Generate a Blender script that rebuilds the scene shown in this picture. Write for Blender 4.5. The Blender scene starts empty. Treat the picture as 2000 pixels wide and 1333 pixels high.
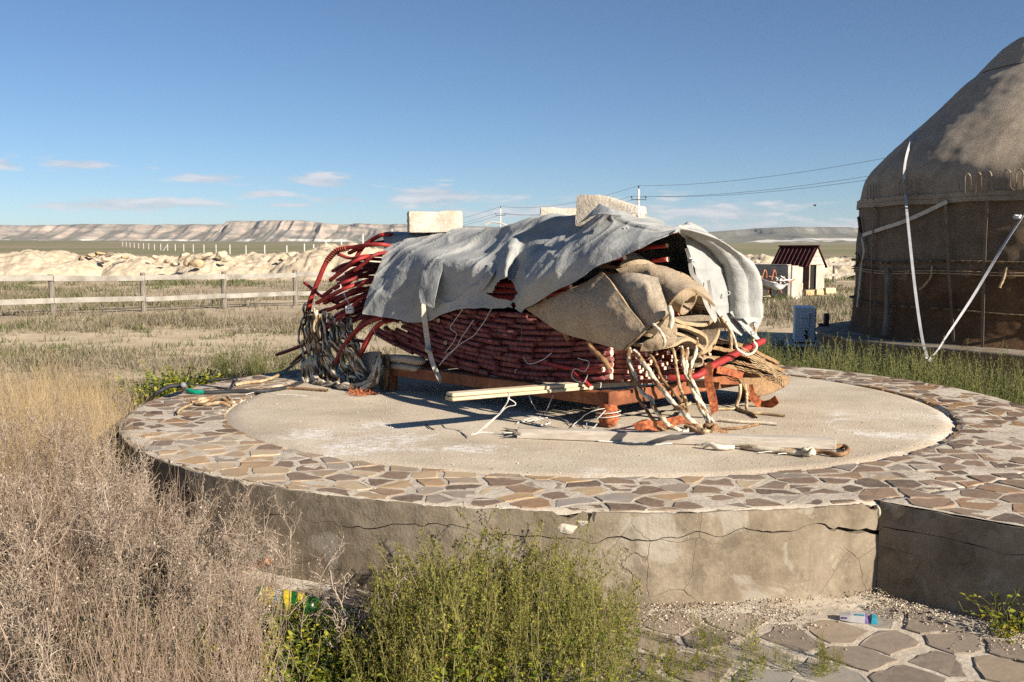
import bpy, math, random
import numpy as np
from mathutils import Matrix, Euler, Vector
from math import radians, sin, cos, pi, tan

random.seed(7)
RNG = np.random.default_rng(7)
scene = bpy.context.scene
col = scene.collection

# ------------------------------------------------------------------ camera
FPX, PITCH, ROLL = 1963.0, 0.0885, 0.002
CAM = np.array([0.0, 0.0, 1.53])          # metres; the ground is z = 0, the round platform z = 0.43
cam_d = bpy.data.cameras.new('camera')
cam_d.sensor_width = 36.0
cam_d.lens = FPX / 2000.0 * 36.0
cam_d.clip_start = 0.05
cam_d.clip_end = 40000.0
cam_o = bpy.data.objects.new('camera', cam_d)
col.objects.link(cam_o)
CAM_ROT = Euler((pi / 2 - PITCH, 0, 0)).to_matrix() @ Matrix.Rotation(ROLL, 3, 'Z')
cam_o.matrix_world = Matrix.Translation(CAM) @ CAM_ROT.to_4x4()
scene.camera = cam_o

# ------------------------------------------------------------------ sun and sky
SUN_AZ = np.array([0.731, -0.682])        # horizontal direction towards the sun
SUN_EL = radians(24.5)
sun_d = bpy.data.lights.new('sun', 'SUN')
sun_d.energy = 5.0
sun_d.angle = radians(0.53)
sun_d.color = (1.0, 0.905, 0.775)
sun_o = bpy.data.objects.new('sun', sun_d)
col.objects.link(sun_o)
sdir = Vector((SUN_AZ[0] * cos(SUN_EL), SUN_AZ[1] * cos(SUN_EL), sin(SUN_EL)))
sun_o.rotation_euler = sdir.to_track_quat('Z', 'Y').to_euler()
sun_o.location = (6, -6, 8)

world = bpy.data.worlds.new('World')
scene.world = world
world.use_nodes = True
wn = world.node_tree.nodes
wl = world.node_tree.links
wn.clear()
w_out = wn.new('ShaderNodeOutputWorld')
w_bg = wn.new('ShaderNodeBackground')
w_bg.inputs['Strength'].default_value = 0.05
w_sky = wn.new('ShaderNodeTexSky')
w_sky.sky_type = 'NISHITA'
w_sky.sun_disc = False
w_sky.sun_elevation = SUN_EL
w_sky.sun_rotation = math.atan2(SUN_AZ[0], SUN_AZ[1])
w_sky.altitude = 2000.0
w_sky.air_density = 1.0
w_sky.dust_density = 0.0
w_sky.ozone_density = 4.6


def wmath(op, a, b=None, clamp=False):
    n = wn.new('ShaderNodeMath')
    n.operation = op
    n.use_clamp = clamp
    for i, v in enumerate((a, b)):
        if v is None:
            continue
        if isinstance(v, (int, float)):
            n.inputs[i].default_value = v
        else:
            wl.new(v, n.inputs[i])
    return n.outputs[0]


# low fair-weather clouds all round the horizon: noise in azimuth and elevation
w_tc = wn.new('ShaderNodeTexCoord')
w_sep = wn.new('ShaderNodeSeparateXYZ')
wl.new(w_tc.outputs['Generated'], w_sep.inputs[0])
az = wmath('ARCTAN2', w_sep.outputs['X'], w_sep.outputs['Y'])
el = wmath('ARCSINE', w_sep.outputs['Z'])
w_com = wn.new('ShaderNodeCombineXYZ')
wl.new(wmath('MULTIPLY', az, 24.0), w_com.inputs['X'])
wl.new(wmath('MULTIPLY', el, 120.0), w_com.inputs['Y'])
w_com.inputs['Z'].default_value = 3.7
w_no = wn.new('ShaderNodeTexNoise')
w_no.inputs['Scale'].default_value = 1.0
w_no.inputs['Detail'].default_value = 7.0
w_no.inputs['Roughness'].default_value = 0.52
wl.new(w_com.outputs[0], w_no.inputs['Vector'])
n_raw = w_no.outputs['Fac']
# where the cloud banks of this afternoon stand: (azimuth, elevation, half width, half height, gain), radians
BANKS = [(-0.462, 0.0850, 0.014, 0.0042, .34), (-0.405, 0.0846, 0.030, 0.0042, .36), (-0.343, 0.0823, 0.010, 0.0025, .22),
         (-0.290, 0.0712, 0.034, 0.0042, .36), (-0.240, 0.056, 0.026, 0.0032, .30), (-0.185, 0.0690, 0.040, 0.0058, .36),
         (-0.355, 0.0455, 0.095, 0.0052, .36), (-0.160, 0.0520, 0.045, 0.0040, .28), (-0.075, 0.0540, 0.055, 0.0090, .40),
         (-0.490, 0.0470, 0.012, 0.0025, .24), (-0.215, 0.0460, 0.04, 0.0030, .24), (0.06, 0.040, 0.13, 0.011, .33),
         (0.20, 0.0360, 0.075, 0.0110, .34), (0.255, 0.0265, 0.055, 0.0060, .36), (0.315, 0.0255, 0.045, 0.0060, .36),
         (0.15, 0.026, 0.11, 0.008, .32), (0.62, 0.05, 0.10, 0.010, .34), (0.95, 0.06, 0.09, 0.008, .34),
         (1.5, 0.05, 0.15, 0.010, .32), (2.2, 0.06, 0.12, 0.010, .34), (2.9, 0.05, 0.14, 0.010, .32),
         (-0.75, 0.07, 0.09, 0.007, .34), (-1.2, 0.05, 0.13, 0.009, .34), (-1.9, 0.06, 0.13, 0.010, .34), (-2.6, 0.05, 0.13, 0.010, .32)]
total = None
for (a0, e0, sa, se, g) in BANKS:
    qa = wmath('MULTIPLY', wmath('SUBTRACT', az, a0), 1.0 / sa)
    qe = wmath('MULTIPLY', wmath('SUBTRACT', el, e0 * (math.cos(a0) if abs(a0) < .6 else .85)), 0.8 / se)
    r2 = wmath('ADD', wmath('MULTIPLY', qa, qa), wmath('MULTIPLY', qe, qe))
    e = wmath('MULTIPLY', wmath('EXPONENT', wmath('MULTIPLY', r2, -0.9)), g)
    total = e if total is None else wmath('MAXIMUM', total, e)
cl = wmath('ADD', wmath('MULTIPLY', total, 3.1), wmath('MULTIPLY', wmath('SUBTRACT', n_raw, 0.5), 3.0))
cl = wmath('MULTIPLY', wmath('SUBTRACT', cl, 0.36), 1.6, True)
cl = wmath('MULTIPLY', wmath('MULTIPLY', cl, 0.70), wmath('MULTIPLY', total, 14.0, True))
# cloud brightness: lit tops, greyer bases
w_c2 = wn.new('ShaderNodeValToRGB')
w_c2.color_ramp.elements[0].position = 0.36
w_c2.color_ramp.elements[0].color = (5.4, 5.8, 6.6, 1)
w_c2.color_ramp.elements[1].position = 0.66
w_c2.color_ramp.elements[1].color = (8.8, 8.3, 8.4, 1)
wl.new(n_raw, w_c2.inputs[0])
w_mix = wn.new('ShaderNodeMix')
w_mix.data_type = 'RGBA'
wl.new(cl, w_mix.inputs['Factor'])
wl.new(w_sky.outputs[0], w_mix.inputs['A'])
wl.new(w_c2.outputs[0], w_mix.inputs['B'])
wl.new(w_mix.outputs['Result'], w_bg.inputs['Color'])
wl.new(w_bg.outputs[0], w_out.inputs[0])

scene.view_settings.view_transform = 'Standard'
scene.view_settings.look = 'None'
scene.view_settings.exposure = 0.98
scene.view_settings.gamma = 1.0
scene.view_settings.use_curve_mapping = False
scene.render.engine = 'CYCLES'
scene.cycles.use_denoising = False
scene.cycles.max_bounces = 6
scene.cycles.diffuse_bounces = 1
scene.cycles.glossy_bounces = 2
scene.cycles.transmission_bounces = 4
scene.cycles.transparent_max_bounces = 8
scene.cycles.use_adaptive_sampling = True
scene.cycles.adaptive_threshold = 0.01
scene.cycles.sample_clamp_indirect = 8.0

# ------------------------------------------------------------------ geometry helpers
R3 = np.array(CAM_ROT)


def ray(px, py):
    """direction of a photograph pixel, scaled so that its world y is 1"""
    u = (px - 1000.0) / FPX
    v = -(py - 666.5) / FPX
    d = R3 @ np.array([u, v, -1.0])
    return d / d[1]


def P(px, py, D):
    return CAM + ray(px, py) * D


def G(px, py, z=0.0):
    d = ray(px, py)
    return CAM + d * ((z - CAM[2]) / d[2])


def _hash(i):
    i = (i.astype(np.int64) * 2654435761) & 0xFFFFFFFF
    i = ((i >> 16) ^ i) * 0x45d9f3b & 0xFFFFFFFF
    i = ((i >> 16) ^ i) * 0x45d9f3b & 0xFFFFFFFF
    i = (i >> 16) ^ i
    return (i & 0xFFFFFF) / float(0xFFFFFF)


def vnoise(p, seed=0):
    """value noise, p (...,3), returns -1..1"""
    p = np.asarray(p, float)
    ip = np.floor(p).astype(np.int64)
    f = p - ip
    f = f * f * f * (f * (f * 6 - 15) + 10)
    res = 0
    for dx in (0, 1):
        for dy in (0, 1):
            for dz in (0, 1):
                h = _hash((ip[..., 0] + dx) * 73856093 ^ (ip[..., 1] + dy) * 19349663 ^ (ip[..., 2] + dz) * 83492791 ^ (seed * 7919 + 13))
                w = (f[..., 0] if dx else 1 - f[..., 0]) * (f[..., 1] if dy else 1 - f[..., 1]) * (f[..., 2] if dz else 1 - f[..., 2])
                res = res + h * w
    return res * 2 - 1


def fbm(p, octaves=4, seed=0, gain=.5):
    p = np.asarray(p, float)
    a, s, out = 1.0, 0.0, 0
    for o in range(octaves):
        out = out + a * vnoise(p * (2.03 ** o) + 17.3 * o, seed + o)
        s += a
        a *= gain
    return out / s


def mesh_data(name, verts, faces, mats, smooth=False, midx=None):
    me = bpy.data.meshes.new(name)
    verts = np.asarray(verts, dtype=np.float32).reshape(-1, 3)
    if isinstance(faces, np.ndarray):
        k = faces.shape[1]
        n = faces.shape[0]
        me.vertices.add(len(verts))
        me.vertices.foreach_set('co', verts.ravel())
        me.loops.add(n * k)
        me.loops.foreach_set('vertex_index', faces.astype(np.int32).ravel())
        me.polygons.add(n)
        me.polygons.foreach_set('loop_start', np.arange(0, n * k, k, dtype=np.int32))
        me.update(calc_edges=True)
    else:
        me.from_pydata([tuple(v) for v in verts.tolist()], [], [tuple(f) for f in faces])
        me.update()
    if not isinstance(mats, (list, tuple)):
        mats = [mats]
    for m in mats:
        me.materials.append(m)
    if midx is not None:
        me.polygons.foreach_set('material_index', np.asarray(midx, dtype=np.int32))
    if smooth:
        me.polygons.foreach_set('use_smooth', np.ones(len(me.polygons), dtype=bool))
    me.validate()
    return me


def link(o, parent=None):
    col.objects.link(o)
    if parent is not None:
        o.parent = parent
    return o


def mobj(name, verts, faces, mats, parent=None, smooth=False, midx=None):
    return link(bpy.data.objects.new(name, mesh_data(name, verts, faces, mats, smooth, midx)), parent)


def tag(o, label=None, cat=None, group=None, kind=None):
    if label:
        o['label'] = label
    if cat:
        o['category'] = cat
    if group:
        o['group'] = group
    if kind:
        o['kind'] = kind
    return o


def thing(name, label, cat, group=None, loc=(0, 0, 0), rz=0.0):
    o = bpy.data.objects.new(name, None)
    o.empty_display_size = 0.1
    o.location = loc
    o.rotation_euler = (0, 0, rz)
    col.objects.link(o)
    return tag(o, label, cat, group)


def copy_tree(o, parent=None):
    c = o.copy()
    col.objects.link(c)
    c.parent = parent
    for ch in [x for x in bpy.data.objects if x.parent is o]:
        copy_tree(ch, c)
    return c


class MB:
    """collects boxes, prisms and tubes into one mesh"""

    def __init__(self):
        self.v, self.f, self.m, self.n = [], [], [], 0

    def add(self, v, f, mi=0):
        v = np.asarray(v, float).reshape(-1, 3)
        self.v.append(v)
        for q in f:
            self.f.append(tuple(int(i) + self.n for i in q))
            self.m.append(mi)
        self.n += len(v)
        return self

    def box(self, c, size, ax=None, bev=0.0, mi=0, jit=0.0):
        """bevelled box: c centre, size full sizes, ax 3x3 rows = axes"""
        ax = np.eye(3) if ax is None else np.asarray(ax, float)
        hx, hy, hz = [s / 2 for s in size]
        b = min(bev, hx * .9, hy * .9, hz * .9)
        if b <= 0:
            pts = [(sx * hx, sy * hy, sz * hz) for sz in (-1, 1) for sy in (-1, 1) for sx in (-1, 1)]
            fs = [(0, 2, 3, 1), (4, 5, 7, 6), (0, 1, 5, 4), (2, 6, 7, 3), (0, 4, 6, 2), (1, 3, 7, 5)]
        else:
            pts, idx = [], {}
            for sz in (-1, 1):
                for sy in (-1, 1):
                    for sx in (-1, 1):
                        for k in range(3):
                            q = [sx * (hx - b), sy * (hy - b), sz * (hz - b)]
                            q[k] = (sx * hx, sy * hy, sz * hz)[k]
                            idx[(sx, sy, sz, k)] = len(pts)
                            pts.append(tuple(q))
            fs = []
            for k in range(3):
                o1, o2 = (k + 1) % 3, (k + 2) % 3
                for s in (-1, 1):
                    q = []
                    for (s1, s2) in ((-1, -1), (1, -1), (1, 1), (-1, 1)):
                        t = [0, 0, 0]
                        t[k], t[o1], t[o2] = s, s1, s2
                        q.append(idx[(t[0], t[1], t[2], k)])
                    fs.append(tuple(q if s > 0 else q[::-1]))
            for k in range(3):               # edges along axis k
                o1, o2 = (k + 1) % 3, (k + 2) % 3
                for s1 in (-1, 1):
                    for s2 in (-1, 1):
                        q = []
                        for (s, kk) in ((-1, o1), (1, o1), (1, o2), (-1, o2)):
                            t = [0, 0, 0]
                            t[k], t[o1], t[o2] = s, s1, s2
                            q.append(idx[(t[0], t[1], t[2], kk)])
                        fs.append(tuple(q if s1 * s2 < 0 else q[::-1]))
            for sx in (-1, 1):
                for sy in (-1, 1):
                    for sz in (-1, 1):
                        q = [idx[(sx, sy, sz, k)] for k in range(3)]
                        fs.append(tuple(q if sx * sy * sz > 0 else q[::-1]))
        pts = np.array(pts)
        if jit:
            pts = pts + RNG.normal(0, jit, pts.shape)
        return self.add(pts @ ax + np.asarray(c, float), fs, mi)

    def tube(self, path, r, sides=8, mi=0, caps=True):
        v, f = tubes(np.asarray(path, float)[None], r, sides, caps=caps)
        return self.add(v, f, mi)

    def prism(self, poly, z0, z1, mi=0):
        n = len(poly)
        v = [(x, y, z0) for x, y in poly] + [(x, y, z1) for x, y in poly]
        f = [tuple(range(n))[::-1], tuple(range(n, 2 * n))] + [(i, (i + 1) % n, n + (i + 1) % n, n + i) for i in range(n)]
        return self.add(v, f, mi)

    def build(self, name, mats, parent=None, smooth=False):
        return mobj(name, np.concatenate(self.v), self.f, mats, parent, smooth, self.m)


def unit(v):
    v = np.asarray(v, float)
    return v / (np.linalg.norm(v, axis=-1, keepdims=True) + 1e-12)


def axes_from(d, up=(0, 0, 1)):
    """rows: along d, sideways, up"""
    x = unit(d)
    y = unit(np.cross(up, x))
    z = np.cross(x, y)
    return np.array([x, y, z])


def tubes(paths, rad, sides=5, aspect=1.0, lobes=0, pitch=0.1, depth=.25, caps=False, up=None, phase0=0.0, boxy=0.0):
    """paths (M,N,3), rad scalar / (M,) / (M,N).  Returns verts, faces (list when caps else quad array)."""
    paths = np.asarray(paths, float)
    M, N, _ = paths.shape
    t = unit(np.gradient(paths, axis=1))
    if up is None:
        mean = np.abs(t).mean(axis=1)
        k = mean.argmin(axis=1)
        ref = np.eye(3)[k][:, None, :]
    else:
        ref = np.asarray(up, float)[None, None, :]
    a = unit(np.cross(t, np.broadcast_to(ref, t.shape)))
    b = np.cross(t, a)
    rad = np.asarray(rad, float)
    if rad.ndim == 0:
        rad = np.full((M, N), float(rad))
    elif rad.ndim == 1:
        rad = np.repeat(rad[:, None], N, 1)
    th = np.arange(sides) * 2 * pi / sides + phase0
    rr = rad[..., None] * np.ones(sides)
    if boxy:
        rr = rr * ((np.abs(np.cos(th)) ** boxy + np.abs(np.sin(th)) ** boxy) ** (-1.0 / boxy))
    if lobes:
        seg = np.linalg.norm(np.diff(paths, axis=1), axis=2)
        s = np.concatenate([np.zeros((M, 1)), np.cumsum(seg, 1)], 1)
        rr = rr * (1 - depth * .5 + depth * np.abs(np.cos(lobes / 2 * th[None, None, :] + pi * lobes * .5 * s[..., None] / pitch)))
    v = paths[:, :, None, :] + rr[..., None] * (np.cos(th)[None, None, :, None] * a[:, :, None, :] + aspect * np.sin(th)[None, None, :, None] * b[:, :, None, :])
    v = v.reshape(-1, 3)
    m = np.arange(M)[:, None, None] * (N * sides)
    n = np.arange(N - 1)[None, :, None] * sides
    s0 = np.arange(sides)[None, None, :]
    s1 = (s0 + 1) % sides
    f = np.stack([m + n + s0, m + n + s1, m + n + sides + s1, m + n + sides + s0], -1).reshape(-1, 4)
    if not caps:
        return v, f
    fl = [tuple(q) for q in f.tolist()]
    for mm in range(M):
        o = mm * N * sides
        fl.append(tuple(range(o + sides - 1, o - 1, -1)))
        o2 = o + (N - 1) * sides
        fl.append(tuple(range(o2, o2 + sides)))
    return v, fl


def spline(pts, step=0.02, n=None):
    """Catmull-Rom through the points, resampled evenly"""
    p = np.asarray(pts, float)
    if len(p) == 2:
        dense = p[0] + (p[1] - p[0]) * np.linspace(0, 1, 20)[:, None]
    else:
        q = np.concatenate([[2 * p[0] - p[1]], p, [2 * p[-1] - p[-2]]])
        out = []
        t = np.linspace(0, 1, 24, endpoint=False)[:, None]
        for i in range(len(p) - 1):
            p0, p1, p2, p3 = q[i], q[i + 1], q[i + 2], q[i + 3]
            out.append(.5 * (2 * p1 + (p2 - p0) * t + (2 * p0 - 5 * p1 + 4 * p2 - p3) * t ** 2 + (3 * p1 - p0 - 3 * p2 + p3) * t ** 3))
        dense = np.concatenate(out + [p[-1:]])
    s = np.concatenate([[0], np.cumsum(np.linalg.norm(np.diff(dense, axis=0), axis=1))])
    if n is None:
        n = max(3, int(s[-1] / step) + 1)
    si = np.linspace(0, s[-1], n)
    return np.stack([np.interp(si, s, dense[:, k]) for k in range(3)], 1)


def grid_surface(ctrl, nu, nv):
    """bicubic (Catmull-Rom) surface through a control grid (U,V,3)"""
    c = np.asarray(ctrl, float)

    def up(c, n):                # interpolate axis 0 to n samples
        k = c.shape[0]
        q = np.concatenate([2 * c[:1] - c[1:2], c, 2 * c[-1:] - c[-2:-1]])
        x = np.linspace(0, k - 1 - 1e-9, n)
        i = x.astype(int)
        t = (x - i).reshape((-1,) + (1,) * (c.ndim - 1))
        p0, p1, p2, p3 = q[i], q[i + 1], q[i + 2], q[i + 3]
        return .5 * (2 * p1 + (p2 - p0) * t + (2 * p0 - 5 * p1 + 4 * p2 - p3) * t ** 2 + (3 * p1 - p0 - 3 * p2 + p3) * t ** 3)
    c = up(c, nu)
    c = np.swapaxes(up(np.swapaxes(c, 0, 1), nv), 0, 1)
    return c


def grid_normals(g):
    n = np.cross(np.gradient(g, axis=0), np.gradient(g, axis=1))
    return unit(n)


def thick_sheet(g, th, keep=None, taper=None):
    """closed mesh from a surface grid (U,V,3): both skins and the rim.  keep: (U-1,V-1) mask of quads."""
    U, V, _ = g.shape
    n = grid_normals(g)
    top = g + n * th / 2
    bot = g - n * th / 2
    v = np.concatenate([top.reshape(-1, 3), bot.reshape(-1, 3)])
    keep = np.ones((U - 1, V - 1), bool) if keep is None else keep
    idx = np.arange(U * V).reshape(U, V)
    ii, jj = np.nonzero(keep)
    a, b, c, d = idx[ii, jj], idx[ii + 1, jj], idx[ii + 1, jj + 1], idx[ii, jj + 1]
    o = U * V
    fs = [np.stack([a, b, c, d], 1), np.stack([a + o, d + o, c + o, b + o], 1)]
    kp = np.pad(keep, 1)
    # the rim has its own vertices so that the edge stays crisp under smooth shading
    v = np.concatenate([v, v])
    r0 = 2 * o
    for (di, dj, p, q) in ((-1, 0, d, a), (1, 0, b, c), (0, -1, a, b), (0, 1, c, d)):
        edge = ~kp[ii + 1 + di, jj + 1 + dj]
        fs.append(np.stack([q[edge], p[edge], p[edge] + o, q[edge] + o], 1) + r0)
    return v, np.concatenate(fs)


# ------------------------------------------------------------------ material helper
def newmat(name):
    m = bpy.data.materials.new(name)
    m.use_nodes = True
    nt = m.node_tree
    for n in list(nt.nodes):
        nt.nodes.remove(n)
    out = nt.nodes.new('ShaderNodeOutputMaterial')
    bs = nt.nodes.new('ShaderNodeBsdfPrincipled')
    nt.links.new(bs.outputs[0], out.inputs[0])
    return m, nt, bs


def lnk(nt, a, b):
    nt.links.new(a, b)


def ramp(nt, fac, stops):
    r = nt.nodes.new('ShaderNodeValToRGB')
    e = r.color_ramp.elements
    while len(e) < len(stops):
        e.new(0.5)
    for i, (p, c) in enumerate(stops):
        e[i].position = p
        e[i].color = (c[0], c[1], c[2], 1) if hasattr(c, '__len__') else (c, c, c, 1)
    lnk(nt, fac, r.inputs[0])
    return r.outputs[0]


def tex(nt, kind, scale, vec, detail=5, rough=.55, dist=0.0, feature=None):
    if kind == 'noise':
        n = nt.nodes.new('ShaderNodeTexNoise')
        n.inputs['Detail'].default_value = detail
        n.inputs['Roughness'].default_value = rough
        n.inputs['Distortion'].default_value = dist
    else:
        n = nt.nodes.new('ShaderNodeTexVoronoi')
        if feature:
            n.feature = feature
    n.inputs['Scale'].default_value = scale
    lnk(nt, vec, n.inputs['Vector'])
    return n.outputs[0]


def mixc(nt, fac, a, b, mode='MIX'):
    n = nt.nodes.new('ShaderNodeMix')
    n.data_type = 'RGBA'
    n.blend_type = mode
    for s, v in ((n.inputs['Factor'], fac), (n.inputs['A'], a), (n.inputs['B'], b)):
        if hasattr(v, 'is_output') or hasattr(v, 'links'):
            lnk(nt, v, s)
        elif hasattr(v, '__len__'):
            s.default_value = (v[0], v[1], v[2], 1)
        else:
            s.default_value = v
    return n.outputs['Result']


def mth(nt, op, a, b=None, clamp=False):
    n = nt.nodes.new('ShaderNodeMath')
    n.operation = op
    n.use_clamp = clamp
    for i, v in enumerate((a, b)):
        if v is None:
            continue
        if isinstance(v, (int, float)):
            n.inputs[i].default_value = v
        else:
            lnk(nt, v, n.inputs[i])
    return n.outputs[0]


def bumpn(nt, bs, h, strength, dist):
    b = nt.nodes.new('ShaderNodeBump')
    b.inputs['Strength'].default_value = strength
    b.inputs['Distance'].default_value = dist
    lnk(nt, h, b.inputs['Height'])
    lnk(nt, b.outputs[0], bs.inputs['Normal'])


def coord(nt, which='Object', scale=None):
    t = nt.nodes.new('ShaderNodeTexCoord')
    o = t.outputs[which]
    if scale is not None:
        mp = nt.nodes.new('ShaderNodeMapping')
        mp.inputs['Scale'].default_value = scale
        lnk(nt, o, mp.inputs['Vector'])
        o = mp.outputs[0]
    return o


def pmat(name, stops, scale=4.0, rough=.85, detail=6, bump=.4, bdist=.01, bscale=None, stretch=None, fine=None, spec=.25, rnd=0.0, dist=0.0, world_coord=True, island=0.0, sheen=0.0):
    """colour ramp over noise, fine bump, optional random value per object or island"""
    m, nt, bs = newmat(name)
    if world_coord:
        g = nt.nodes.new('ShaderNodeNewGeometry')
        vec = g.outputs['Position']
        if stretch is not None:
            mp = nt.nodes.new('ShaderNodeMapping')
            mp.inputs['Scale'].default_value = stretch
            lnk(nt, vec, mp.inputs['Vector'])
            vec = mp.outputs[0]
    else:
        vec = coord(nt, 'Object', stretch)
    fac = tex(nt, 'noise', scale, vec, detail, .6, dist)
    if rnd:
        oi = nt.nodes.new('ShaderNodeObjectInfo')
        fac = mth(nt, 'ADD', mth(nt, 'MULTIPLY', fac, 1 - rnd), mth(nt, 'MULTIPLY', oi.outputs['Random'], rnd))
    if island:
        g2 = nt.nodes.new('ShaderNodeNewGeometry')
        fac = mth(nt, 'ADD', mth(nt, 'MULTIPLY', fac, 1 - island), mth(nt, 'MULTIPLY', g2.outputs['Random Per Island'], island))
    c = ramp(nt, fac, stops)
    if fine:
        f2 = tex(nt, 'noise', fine[0], vec, 3, .6)
        c = mixc(nt, mth(nt, 'MULTIPLY', ramp(nt, f2, [(.4, 0.), (.62, 1.)]), fine[1]), c, fine[2])
    lnk(nt, c, bs.inputs['Base Color'])
    bs.inputs['Roughness'].default_value = rough
    bs.inputs['Specular IOR Level'].default_value = spec
    if sheen:
        bs.inputs['Sheen Weight'].default_value = sheen
    if bump:
        h = tex(nt, 'noise', bscale or scale * 6, vec, 6, .65)
        bumpn(nt, bs, h, bump, bdist)
    return m
# ================================================================== the land
ZP = 0.43                                  # top of the round platform
PC = np.array([0.52, 7.39])                # its centre
RO, RI = 3.2, 2.53


def ground_h(x, y):
    x = np.asarray(x, float)
    y = np.asarray(y, float)
    r = np.hypot(x, y)
    p = np.stack([x, y, np.zeros_like(x)], -1)
    far = np.clip((r - 80) / 400, 0, 1)
    z = 0.0098 * np.maximum(0, r - 80) * (.35 + .65 * far)
    near = np.clip((np.hypot(x - PC[0], y - PC[1]) - 3.6) / 5.0, 0, 1)
    z = z + near * (.05 * fbm(p / 2.2, 3, 3)) + np.clip((r - 16) / 30, 0, 1) * .16 * fbm(p / 16., 2, 5)
    z = z + np.clip((r - 150) / 600, 0, 1) * 2.2 * fbm(p / 180., 3, 9)
    z = z - .04 * near
    return z


def ground_mat():
    m, nt, bs = newmat('steppe_soil')
    g = nt.nodes.new('ShaderNodeNewGeometry')
    pos = g.outputs['Position']
    sep = nt.nodes.new('ShaderNodeSeparateXYZ')
    lnk(nt, pos, sep.inputs[0])
    big = tex(nt, 'noise', .22, pos, 5, .6)
    mid = tex(nt, 'noise', 1.1, pos, 6, .65)
    fine = tex(nt, 'noise', 26, pos, 4, .7)
    sand = ramp(nt, mid, [(.3, (.40, .31, .20)), (.5, (.53, .42, .285)), (.7, (.62, .51, .355))])
    litter = ramp(nt, fine, [(.3, (.22, .175, .115)), (.6, (.44, .35, .235))])
    # a sandy vehicle track runs across in front of the fence
    tx = mth(nt, 'ADD', sep.outputs['Y'], mth(nt, 'MULTIPLY', sep.outputs['X'], -.16))
    dtrack = mth(nt, 'ABSOLUTE', mth(nt, 'SUBTRACT', tx, 18.4))
    track = mth(nt, 'MULTIPLY', mth(nt, 'SUBTRACT', 3.3, dtrack), .8, True)
    d2 = mth(nt, 'ABSOLUTE', mth(nt, 'SUBTRACT', tx, 13.3))
    track = mth(nt, 'MAXIMUM', track, mth(nt, 'MULTIPLY', mth(nt, 'SUBTRACT', 1.0, d2), .55, True))
    lf = mth(nt, 'SUBTRACT', ramp(nt, big, [(.36, 0.), (.56, 1.)]), mth(nt, 'MULTIPLY', track, .8), True)
    c = mixc(nt, lf, sand, litter)
    # beyond the fence the plain carries low green and brown growth
    mp = nt.nodes.new('ShaderNodeMapping')
    mp.inputs['Scale'].default_value = (.004, .016, 1)
    lnk(nt, pos, mp.inputs['Vector'])
    bands = tex(nt, 'noise', 1.0, mp.outputs[0], 6, .62)
    speck = tex(nt, 'noise', .35, pos, 6, .7)
    plain = ramp(nt, bands, [(.30, (.27, .22, .155)), (.44, (.31, .25, .17)), (.52, (.205, .20, .10)), (.62, (.235, .22, .12)), (.74, (.36, .30, .20))])
    plain = mixc(nt, mth(nt, 'MULTIPLY', ramp(nt, speck, [(.45, 0.), (.7, 1.)]), .45), plain, (.10, .105, .06))
    ff = mth(nt, 'MULTIPLY', mth(nt, 'SUBTRACT', sep.outputs['Y'], 62.0), .05, True)
    c = mixc(nt, ff, c, plain)
    far = mth(nt, 'MULTIPLY', mth(nt, 'SUBTRACT', sep.outputs['Y'], 900.0), .0008, True)
    c = mixc(nt, mth(nt, 'MULTIPLY', far, .7), c, ramp(nt, speck, [(.35, (.17, .17, .14)), (.6, (.25, .235, .19))]))
    lnk(nt, c, bs.inputs['Base Color'])
    bs.inputs['Roughness'].default_value = .95
    bs.inputs['Specular IOR Level'].default_value = .1
    h = mth(nt, 'ADD', mth(nt, 'MULTIPLY', fine, .6), mid)
    bumpn(nt, bs, h, .5, .03)
    return m


M_GROUND = ground_mat()
rings = np.concatenate([np.linspace(0, 8, 33)[1:], np.geomspace(8.25, 12500, 150)])
SEC = 288
ang = np.arange(SEC) * 2 * pi / SEC
gx = rings[:, None] * np.sin(ang)
gy = rings[:, None] * np.cos(ang) + 2.0
gz = ground_h(gx, gy)
gv = np.concatenate([[[0, 2.0, 0.0]], np.stack([gx, gy, gz], -1).reshape(-1, 3)])
gf = []
for i in range(len(rings) - 1):
    a = 1 + i * SEC + np.arange(SEC)
    b = 1 + i * SEC + (np.arange(SEC) + 1) % SEC
    gf.append(np.stack([a, b, b + SEC, a + SEC], 1)[:, ::-1])
gf = np.concatenate(gf)
gl = [tuple(q) for q in gf.tolist()] + [(0, 1 + (i + 1) % SEC, 1 + i) for i in range(SEC)]
ground = mobj('ground', gv, gl, M_GROUND, smooth=True)
tag(ground, 'sandy steppe ground reaching to the horizon', 'ground', kind='structure')


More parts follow.
